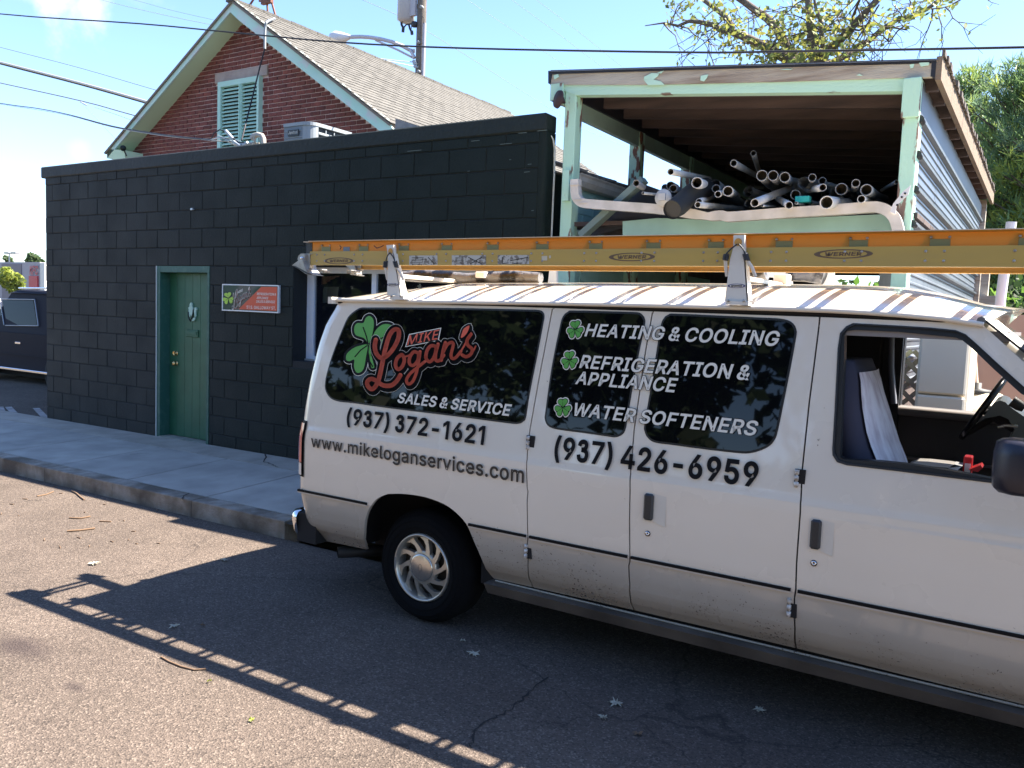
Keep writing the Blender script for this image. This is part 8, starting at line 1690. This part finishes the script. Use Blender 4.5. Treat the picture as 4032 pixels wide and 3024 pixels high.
# big clover: traced
def pxdec(pts, lay): return [(lambda p: dec(p.x, p.z, lay))(sd(*c1(x, y))) for x, y in pts]
L_A = smooth2d([(608, 505), (575, 465), (510, 440), (498, 385), (520, 348), (570, 345), (590, 305), (622, 290), (650, 320), (652, 380), (640, 440), (622, 495)], 4, True)
L_B = smooth2d([(603, 520), (545, 525), (490, 545), (440, 590), (435, 635), (460, 648), (498, 635), (497, 690), (515, 735), (548, 735), (575, 700), (592, 610)], 4, True)
L_C = smooth2d([(632, 515), (650, 440), (680, 390), (730, 355), (790, 362), (800, 400), (770, 440), (800, 480), (795, 530), (760, 580), (700, 590), (650, 560)], 4, True)
STEM = [(612, 520), (625, 600), (645, 690)]
for g_, m_, l_, nm in ((24, cream_l, 0, 'clover_outline'), (20, vblk, .6, 'clover_shadow'), (0, vgr, 1.2, 'clover')):
    b = MB()
    for lf in (L_A, L_B, L_C): V2, F2 = tess2(grow(lf, -g_) if g_ else lf) if False else tess2(grow(lf, g_) if g_ else lf); b.add(pxdec(V2, l_), F2)
    V2, F2 = stroke2d(STEM, [14+2*g_, 16+2*g_, 26+2*g_]); b.add(pxdec(V2, l_+.03), F2)
    if g_: V2, F2 = stroke2d([(612, 515), (613, 516)], 60+2*g_); b.add(pxdec(V2, l_+.02), F2)
    b.build(nm, m_, van, fix=False)
b = MB()
for l in ([(608, 505), (595, 450), (570, 380)], [(600, 525), (550, 560), (505, 612)], [(625, 510), (650, 495), (740, 455)], [(612, 520), (606, 620), (645, 690)]): V2, F2 = stroke2d(l, 9); b.add(pxdec(V2, 2.0), F2)
b.build('clover_veins', vblk, van, fix=False)
# script name with outline and drop shadow
for extra, dx, dy, m_, l_, nm in ((36, 4, 10, cream_l, 2.4, 'script_outline'), (30, 4, 10, vblk, 3.0, 'script_shadow'), (0, 0, 0, vor, 3.7, 'script_lettering')):
    b = MB()
    for i, (pts, wd, cl) in enumerate(LOGAN):
        reps = ((0, 0), (6, 12), (12, 24)) if extra else ((0, 0),)
        for (ax, ay) in reps:
            q = [(x+ax+(0 if not extra else -4), y+ay+(0 if not extra else -6)) for x, y in smooth2d(pts, 5, bool(cl))]; V2, F2 = stroke2d(q, wd+extra, bool(cl)); b.add(pxdec(V2, l_), F2)
    for (ax, ay) in (((0, 0), (8, 16)) if extra else ((0, 0),)):
        V2, F2 = tess2([(x+ax, y+ay) for x, y in (grow(smooth2d(APOS, 4, True), extra/2) if extra else smooth2d(APOS, 4, True))]); b.add(pxdec(V2, l_), F2)
    b.build(nm, m_, van, fix=False)
vs0, fs0 = text_tris('MIKE', 1, .010, .25); mn = min(v[0] for v in vs0); mx = max(v[0] for v in vs0)
box_ = [(905, 534), (935, 435), (1187, 384), (1166, 485)]
b = MB(); b.add(pxdec(grow(box_, 2), 2.5), [(0, 1, 2, 3)]); b.build('name_outline', cream_l, van, fix=False)
b = MB(); b.add(pxdec([(911, 529), (939, 439), (1180, 390), (1161, 481)], 3.1), [(0, 1, 2, 3)]); b.build('name_shadow', vblk, van, fix=False)
V = []
for x, y in vs0:
    t = (x-mn)/(mx-mn); V += pxdec([(919+t*(1176-919), 520-t*(520-469)-(y/.70)*72)], 3.8)
MB().add(V, fs0).build('name_lettering', vor, van, fix=False)
# ------------------------------------------------------------------ ladder rack on the roof (part of the van)
rackm = mat('rack_paint', (.66, .63, .56), .4, coat=.3); steel = mat('steel', (.42, .41, .39), .4, metal=.7, col2=(.3, .28, .25), nscale=20)
LYN = 3.73
ups = [([cl_(x, y) for x, y in ((1640, 155), (1765, 150), (1775, 300), (1895, 1005), (1898, 1035), (1655, 1030), (1668, 330), (1655, 240))], [cl_(x, y) for x, y in ((1705, 1040), (1935, 1036), (1945, 1105), (1708, 1105))]),
       ([(1584.5, 508), (1608, 507.5), (1609, 545), (1616, 650), (1616, 657), (1565.5, 650), (1577, 560), (1584, 535)], [(1568, 649), (1616, 652), (1617, 660), (1568, 657)])]
oval_b = mat('oval_navy', (.03, .03, .14), .4)
def oval(cu, cv, w_, h_, y, parent, ring=True, m1=None, m2=None, txt='WERNER', tm=None, rot=0, lay0=.0006):
    m1 = m1 or oval_b; tm = tm or vblk
    def P_(x, y_, l): return at_y(cu+x*w_+0, cv+y_*h_+x*w_*rot, y-lay0-l)
    outer = [(cos(2*pi*k/36), sin(2*pi*k/36)) for k in range(36)]; inner = [(.80*cos(2*pi*k/36)+.0, .78*sin(2*pi*k/36)) for k in range(36)]
    V = [P_(x, y_, 0) for x, y_ in outer+inner]; F = [(k, (k+1) % 36, (k+1) % 36+36, k+36) for k in range(36)]
    MB().add(V, F).build('logo_ring', m1, parent, fix=False)
    if m2: MB().add([P_(x, y_, 0) for x, y_ in inner], [tuple(range(36))]).build('logo_field', m2, parent, fix=False)
    vs, fs = text_tris(txt, 1, .035, .15); mn = min(v[0] for v in vs); mx = max(v[0] for v in vs)
    V = [P_(-.62+1.24*(x-mn)/(mx-mn), .38-(y_/.7)*.78, .0008) for x, y_ in vs]; MB().add(V, fs).build('logo_text', tm, parent, fix=False)
for i, (poly, foot) in enumerate(ups):
    yu = LYN-.030
    r_ = MB().prism([at_y(u, v, yu) for u, v in poly], (.0, .022, 0)).build('rack_upright', rackm, van)
    P = [at_y(u, v, yu) for u, v in poly]
    MB().prism([P[2], P[3], P[3]+Vector((.004, .055, 0)), P[2]+Vector((.004, .03, 0))], (-.006, 0, 0)).build('rack_flange', rackm, van)
    MB().prism([at_y(u, v, yu-.012) for u, v in foot], (0, .05, 0)).build('rack_foot', rackm, van)
    for k in (0, 1):
        q = at_y(foot[0][0]+(foot[1][0]-foot[0][0])*(.12+.7*k), foot[0][1]+.5, yu-.014); MB().lathe([(0, -.004), (.006, -.004), (.006, .004), (0, .004)], q, (0, 1, 0), 8).build('rack_bolt', steel, van)
    xm = (P[3].x+P[5].x)/2; zt_ = at_y(*(851, 584) if i == 0 else (1590, 584), LYN).z-.035
    MB().box((xm-.014, LYN-.01, zt_-.008), (xm+.014, 5.55, zt_+.014), .003).build('rack_crossbar', rackm, van)
    MB().prism([(xm-.05, 5.50, 1.86), (xm+.05, 5.50, 1.86), (xm+.025, 5.50, zt_+.2), (xm-.025, 5.5, zt_+.2)], (0, .03, 0)).build('rack_upright', rackm, van)
    MB().box((xm-.035, 4.4, zt_-.05), (xm+.035, 4.48, zt_+.06), .006).build('rack_clamp', rackm, van)
    hl = at_y(*((cl_(1712, 262)) if i == 0 else (1594.5, 523)), yu-.004); MB().lathe([(.0, 0), (.017, 0)], hl, (0, 1, 0), 18).build('upright_hole', mat('hole_orange', (.55, .28, .06), .6), van)
    for sx in (-1, 1):      # bungee: loop wire and coils
        cu_ = (cl_(1635, 470), cl_(1790, 470))[0 if sx < 0 else 1] if i == 0 else ((1569, 553) if sx < 0 else (1610, 553))
        top = (cl_(1700, 285)) if i == 0 else ((1593, 527) if sx < 0 else (1596, 527))
        MB().tube([at_y(*top, yu-.012), at_y((top[0]+cu_[0])/2+sx*1.5, (top[1]+cu_[1])/2-3, yu-.016), at_y(cu_[0], cu_[1]-5, yu-.01)], .0035, 6).build('bungee_hook', blk, van)
        c0 = at_y(cu_[0], cu_[1]-4, yu-.004); c9_ = at_y(cu_[0]+sx*3.0+1, cu_[1]+9, yu-.004)
        MB().tube([c0.lerp(c9_, t/40)+Vector((cos(t*.95)*.011, sin(t*.95)*.011, 0)) for t in range(41)], .0038, 5).build('bungee_coil', blk, van)
        MB().tube([c9_, c9_+Vector((sx*.01+.01, .01, -.03)), c9_+Vector((sx*.015+.02, .02, -.07))], .008, 6).build('rope', mat('rope_white', (.6, .57, .52), .8), van)
oval(*cl_(1750, 846), 11.8, 3.3, LYN-.031, van, m2=rackm); oval(1591, 617.5, 19, 4.6, LYN-.031, van, m2=rackm)
# foil taped duct lying on the rack
foil = mat('foil_tape_black', (.008, .008, .009), .35, metal=0, col2=(.16, .16, .165), nscale=9, ndetail=6, thr=(.48, .56), bump=1.0, bscale=30)
dk1 = [at_y(u, v, 4.3) for u, v in ((866, 597), (905, 596), (960, 598), (1010, 602), (1060, 600), (1110, 599), (1168, 600))]
MB().tube(dk1, [.03, .041, .04, .034, .038, .041, .032], 14).build('taped_duct', foil, label='black and silver taped duct lying across the front of the ladder rack', cat='duct', loc=dk1[0])
dk2 = [at_y(u, v, 4.5) for u, v in ((1612, 618), (1622, 600), (1632, 590), (1655, 585))]
MB().tube(dk2, [.03, .055, .06, .05], 14).tube([at_y(1622, 612, 4.5), at_y(1616, 630, 4.45), at_y(1618, 640, 4.4)], [.03, .02, .005], 8).build('taped_duct', foil, label='crumpled dark taped duct end just behind the second rack upright', cat='duct', loc=dk2[0])
dk3 = [at_y(u, v, 5.0) for u, v in ((1700, 596), (1740, 594), (1762, 590), (1782, 596))]
MB().tube(dk3, [.03, .04, .06, .055], 14).build('taped_duct', foil, label='third dark duct end by the white bar toward the cab', cat='duct', loc=dk3[0])
wb2 = [at_y(u, v, 5.05) for u, v in ((1652, 590), (1742, 593))]
MB().bar(wb2[0], wb2[1], .05, .045).bar(at_y(1680, 596, 5.05), at_y(1680, 615, 5.05), .04, .04).bar(at_y(1702, 596, 5.05), at_y(1704, 615, 5.05), .03, .04).build('white_bracket', mat('bright_white', (.78, .78, .76), .5), label='white metal bracket lying on the roof rack', cat='bracket', loc=wb2[0])
# ------------------------------------------------------------------ extension ladder
lad = empty('extension_ladder', (-1.8, 3.95, 2.1), 'yellow and orange fibreglass extension ladder strapped on the van roof rack', 'ladder')
yel_m = mat('fibreglass_yellow', (.50, .335, .075), .5, col2=(.42, .30, .09), nscale=3, ndetail=8, stretch=(.4, 1, 3))
om = bpy.data.materials.new('fibreglass_orange'); om.use_nodes = True; nt = om.node_tree; bb_ = nt.nodes['Principled BSDF']; bb_.inputs['Base Color'].default_value = (.60, .33, .06, 1); bb_.inputs['Roughness'].default_value = .5
tr_n = nt.nodes.new('ShaderNodeBsdfTranslucent'); tr_n.inputs[0].default_value = (.62, .30, .04, 1); mxn = nt.nodes.new('ShaderNodeMixShader'); mxn.inputs[0].default_value = .27
nt.links.new(bb_.outputs[0], mxn.inputs[1]); nt.links.new(tr_n.outputs[0], mxn.inputs[2]); nt.links.new(mxn.outputs[0], nt.nodes['Material Output'].inputs[0]); MATS['fibreglass_orange'] = om
olive = mat('rung_shade_plate', (.26, .24, .11), .5, metal=.3)  # plate coloured olive to carry the rung bracket's shadow on the glowing rail
A0 = at_y(670.0, 549.4, LYN); A1 = at_y(670.0, 578.2, LYN); B0 = at_y(2212, 519.6, LYN); B1 = at_y(2212, 567, LYN)
zt0, zb0 = (A0.z+B0.z)/2, (A1.z+B1.z)/2
print('ladder base z', A0.z, A1.z, B0.z, B1.z, A0.x, B0.x)
C0 = at_y(668, 529.5, LYN+.035); C1 = at_y(2212, 486, LYN+.035); ftz = (C0.z+C1.z)/2; print('fly top', C0.z, C1.z)
xL0, xL1 = A0.x, 1.25
LW = .45
def rail(x0, x1, y, z0, z1, s, m, nm, nf=.028, lean=0):
    b = MB(); b.box((x0, y-.002, z0+.004), (x1, y+.002, z1-.004))
    b.box((x0, y-.002, z1-.004), (x1, y+s*nf, z1)).box((x0, y-.002, z0), (x1, y+s*nf, z0+.004)); return b.build(nm, m, lad)
r1 = rail(xL0, xL1, LYN, zb0, zt0, 1, yel_m, 'base_rail')
om2 = om.copy(); om2.name = 'fibreglass_orange_dull'; [setattr(n_.inputs[0], 'default_value', .10) for n_ in om2.node_tree.nodes if n_.type == 'MIX_SHADER']
rail(xL0, xL1, LYN+LW, zb0, zt0, -1, om2, 'base_rail')
fz0 = zt0-.012
fx0 = C0.x+.03
rail(fx0, xL1, LYN+.035, fz0, ftz, -1, MATS['fibreglass_orange'], 'fly_rail'); rail(fx0, xL1, LYN+LW-.035, fz0, ftz, 1, om2, 'fly_rail')
MB().box((fx0-.045, LYN-.0, ftz-.004), (fx0+.0, LYN+.03, ftz)).build('rail_flange_end', mat('pale_fibreglass', (.66, .55, .40), .5), lad)
MB().box((fx0, LYN-.004, ftz), (xL1, LYN+.036, ftz+.003)).build('rail_top_edge', MATS['pale_fibreglass'], lad)
xs0 = at_y(2551/1.8228, 560, LYN).x; rung_m = mat('rung_aluminium', (.50, .50, .49), .4, metal=.7)
k0 = int((xL0+.05-xs0)/.3048); xsr = [xs0+k*.3048 for k in range(k0, 9) if xs0+k*.3048 < xL1-.1 and xs0+k*.3048 > xL0+.02]
rg_me = MB().tube([(0, 0, 0), (0, LW-.008, 0)], .0165, 10).mesh('rung', rung_m); rg2 = MB().tube([(0, 0, 0), (0, LW-.078, 0)], .0165, 10).mesh('rung', rung_m)
rv_me = MB().lathe([(0, -.004), (.0035, -.0038), (.0055, -.002), (.006, 0)], (0, 0, 0), (0, 1, 0), 8).mesh('rivet', steel)
pl_me = MB().box((-.037, 0, -.030), (.037, .004, .012), .001).mesh('rung_shade_plate', olive)
zbm = (zt0+zb0)/2; zfm = (fz0+ftz)/2
for x in xsr:
    inst('rung', rg_me, lad, (x, LYN+.004, zbm+.004)); inst('rung', rg2, lad, (x-.022, LYN+.039, zfm+.012))
    inst('rung_shade_plate', pl_me, lad, (x+.012, LYN+.028, zfm-.006))
    for dx in (-.033, .033):
        for dz in (-.018, .020): inst('rivet', rv_me, lad, (x+dx, LYN-.002, zbm+dz))
        inst('rivet', rv_me, lad, (x+.012+dx, LYN+.028, zfm+.013))
brn = mat('logo_brown', (.13, .085, .05), .6)
oval(732, 563.5, 32, 7.2, LYN-.002, lad, m1=brn, tm=brn, rot=-.004); oval(1365, 555, 50, 9.2, LYN-.002, lad, m1=brn, tm=brn, rot=-.012); oval(1822, 548.5, 64, 10.2, LYN-.002, lad, m1=brn, tm=brn, rot=-.014)
stk = mat('old_label', (.48, .47, .42), .7, col2=(.20, .18, .15), nscale=40, ndetail=4, thr=(.5, .56)); stk2 = mat('peeled_label', (.55, .50, .38), .7)
def label_at(u0, v0, u1, v1, m, nm='warning_label', l=.003):
    MB().add([at_y(u0, v1, LYN-l), at_y(u1, v1-.3, LYN-l), at_y(u1, v0-.3, LYN-l), at_y(u0, v0, LYN-l)], [(0, 1, 2, 3)]).build(nm, m, lad, fix=False)
label_at(884, 552, 945, 573, stk); label_at(976, 551.5, 1050, 573, stk); label_at(1075, 551, 1143, 571, stk); label_at(1170, 553, 1182, 563, stk2); label_at(1186, 552, 1190, 558, stk2)
b = MB()
for k in range(5): V2, F2 = stroke2d([(890, 556+k*3.6), (915+8*sin(k*2), 556.2+k*3.6)], .9); b.add([at_y(x, y, LYN-.0036) for x, y in V2], F2)
for k in range(5): V2, F2 = stroke2d([(984, 556+k*3.4), (1002, 555.6+k*3.4)], .8); b.add([at_y(x, y, LYN-.0036) for x, y in V2], F2)
for l in ([(1085, 556), (1085, 569), (1098, 568)], [(1103, 563), (1140, 556)], [(1110, 569), (1128, 568)], [(925, 556), (938, 570)], [(1012, 556), (1040, 570)], [(1040, 556), (1016, 570)]): V2, F2 = stroke2d(l, 1.6); b.add([at_y(x, y, LYN-.0037) for x, y in V2], F2)
b.build('label_print', vblk, lad, fix=False, kind='stuff')
lbl = at_y(748, 540, LYN+.03)
MB().box((at_y(742.5, 540, LYN+.03).x, LYN+.026, at_y(745, 547, LYN+.03).z), (at_y(756, 540, LYN+.03).x, LYN+.029, at_y(745, 533.5, LYN+.03).z)).build('small_plate', mat('plate_grey', (.22, .26, .30), .5), lad)
# feet and locks at the rear end
ft = [cl_(x, y) for x, y in ((310, 318), (310, 560), (225, 575), (185, 400), (170, 330), (200, 300), (370, 305))]
MB().prism([at_y(u, v, LYN-.008) for u, v in ft], (0, .03, 0)).build('foot_bracket', steel, lad)
MB().prism([at_y(*cl_(x, y), LYN-.022) for x, y in ((95, 400), (110, 340), (150, 305), (205, 300), (230, 330), (215, 420), (170, 470), (120, 450))], (0, .014, 0)).build('foot_pivot', steel, lad)
MB().prism([at_y(*cl_(x, y), LYN-.034) for x, y in ((0, 505), (175, 375), (225, 560), (300, 660), (255, 665))], (0, .10, 0)).build('ladder_foot', steel, lad)
MB().prism([at_y(*cl_(x, y), LYN-.036) for x, y in ((0, 510), (250, 655), (370, 680), (280, 640), (60, 520))], (0, .09, 0)).build('foot_pad', blk, lad)
q0 = at_y(*cl_(165, 380), LYN-.03); MB().lathe([(0, -.006), (.008, -.005), (.008, .02), (0, .02)], q0, (0, 1, 0), 10).build('foot_bolt', chrome, lad)
x_ = xL0
MB().box((x_-.035, LYN+LW-.02, zb0-.01), (x_+.02, LYN+LW+.01, zt0), .004).prism([(x_-.12, LYN+LW-.04, zbm), (x_-.03, LYN+LW-.04, zbm+.04), (x_-.0, LYN+LW-.04, zb0-.04)], (0, .06, 0)).build('far_foot', steel, lad)
for (x, y, w_, h_) in ((500, 575, 60, 30), (570, 600, 30, 40), (980, 590, 90, 60), (1060, 600, 80, 24), (1110, 640, 50, 40), (1150, 675, 60, 16), (1040, 660, 30, 14)):
    p, q = at_y(*cl_(x, y+h_), LYN+.1), at_y(*cl_(x+w_, y), LYN+.1); MB().box((p.x, LYN+.08, p.z), (q.x, LYN+.13, q.z), .003).build('rung_lock', steel, lad)
MB().box((fx0-.05, LYN+.03, fz0), (fx0, LYN+.05, ftz-.006)).build('fly_end_cap', blk, lad)
b = MB()
for l in ([(734, 530.5), (737, 534), (735, 538)], [(808, 531), (814, 536), (824, 533), (828, 530)]): V2, F2 = stroke2d(l, 2); b.add([at_y(x, y, LYN+.004) for x, y in V2], F2)
b.build('drip_mark', mat('dark_drip', (.05, .015, .01), .6), lad, fix=False, kind='stuff')
wb3 = [at_y(u, v, 4.9) for u, v in ((1043, 586), (1043, 612))]
MB().box(at_y(1026, 600, 4.24), at_y(1058, 588, 4.30), .004).build('white_clamp', MATS['bright_white'], label='white clamp bolted round the taped duct', cat='clamp', loc=at_y(1040, 595, 4.24))

# knocks and rust on the van doors
b = MB()
for f, x, y, L, a in ((c6, 872, 1190, 12, .4), (c6, 880, 1192, 9, -.7), (c6, 874, 1222, 8, 1.3), (c6, 915, 985, 5, 0), (c1, 2018, 803, 9, 1.0), (c2b, 822, 330, 6, .2), (c2b, 1167, 815, 5, .3), (c9, 365, 1018, 5, .2), (c9, 455, 1105, 6, .3), (c9, 1100, 1210, 6, .8), (c9, 1450, 1412, 14, .7), (c9, 1465, 1408, 10, .9), (c9, 1420, 1415, 8, .5), (c9, 1570, 1495, 9, .6), (c9, 1350, 1290, 6, .3), (c9, 740, 1165, 7, .1), (c2b, 1393, 1247, 9, .1), (c2b, 455, 826, 8, .3)):
    p = sd(*f(x, y), .0012); q = sd(*f(x+L*cos(a), y+L*sin(a)), .0012)
    b.bar(p, q, .0022, .0012, up=(0, 0, 1))
b.build('paint_scratches', mat('scratch_dark', (.09, .065, .05), .8), van, kind='stuff')
b = MB()
for f, x, y, r in ((c9, 190, 1272, 9), (c9, 205, 1285, 6), (c2b, 905, 1205, 4), (c9, 170, 858, 3)):
    V2, F2 = stroke2d([(x-r, y-r*.3), (x, y), (x+r*1.4, y+r*.5)], [r*.3, r*.6, r*.2]); b.add([tuple(sd(*f(xx, yy), .0012)) for xx, yy in V2], F2)
b.build('rust_bleed', mat('rust_bleed', (.16, .06, .025), .85), van, fix=False, kind='stuff')
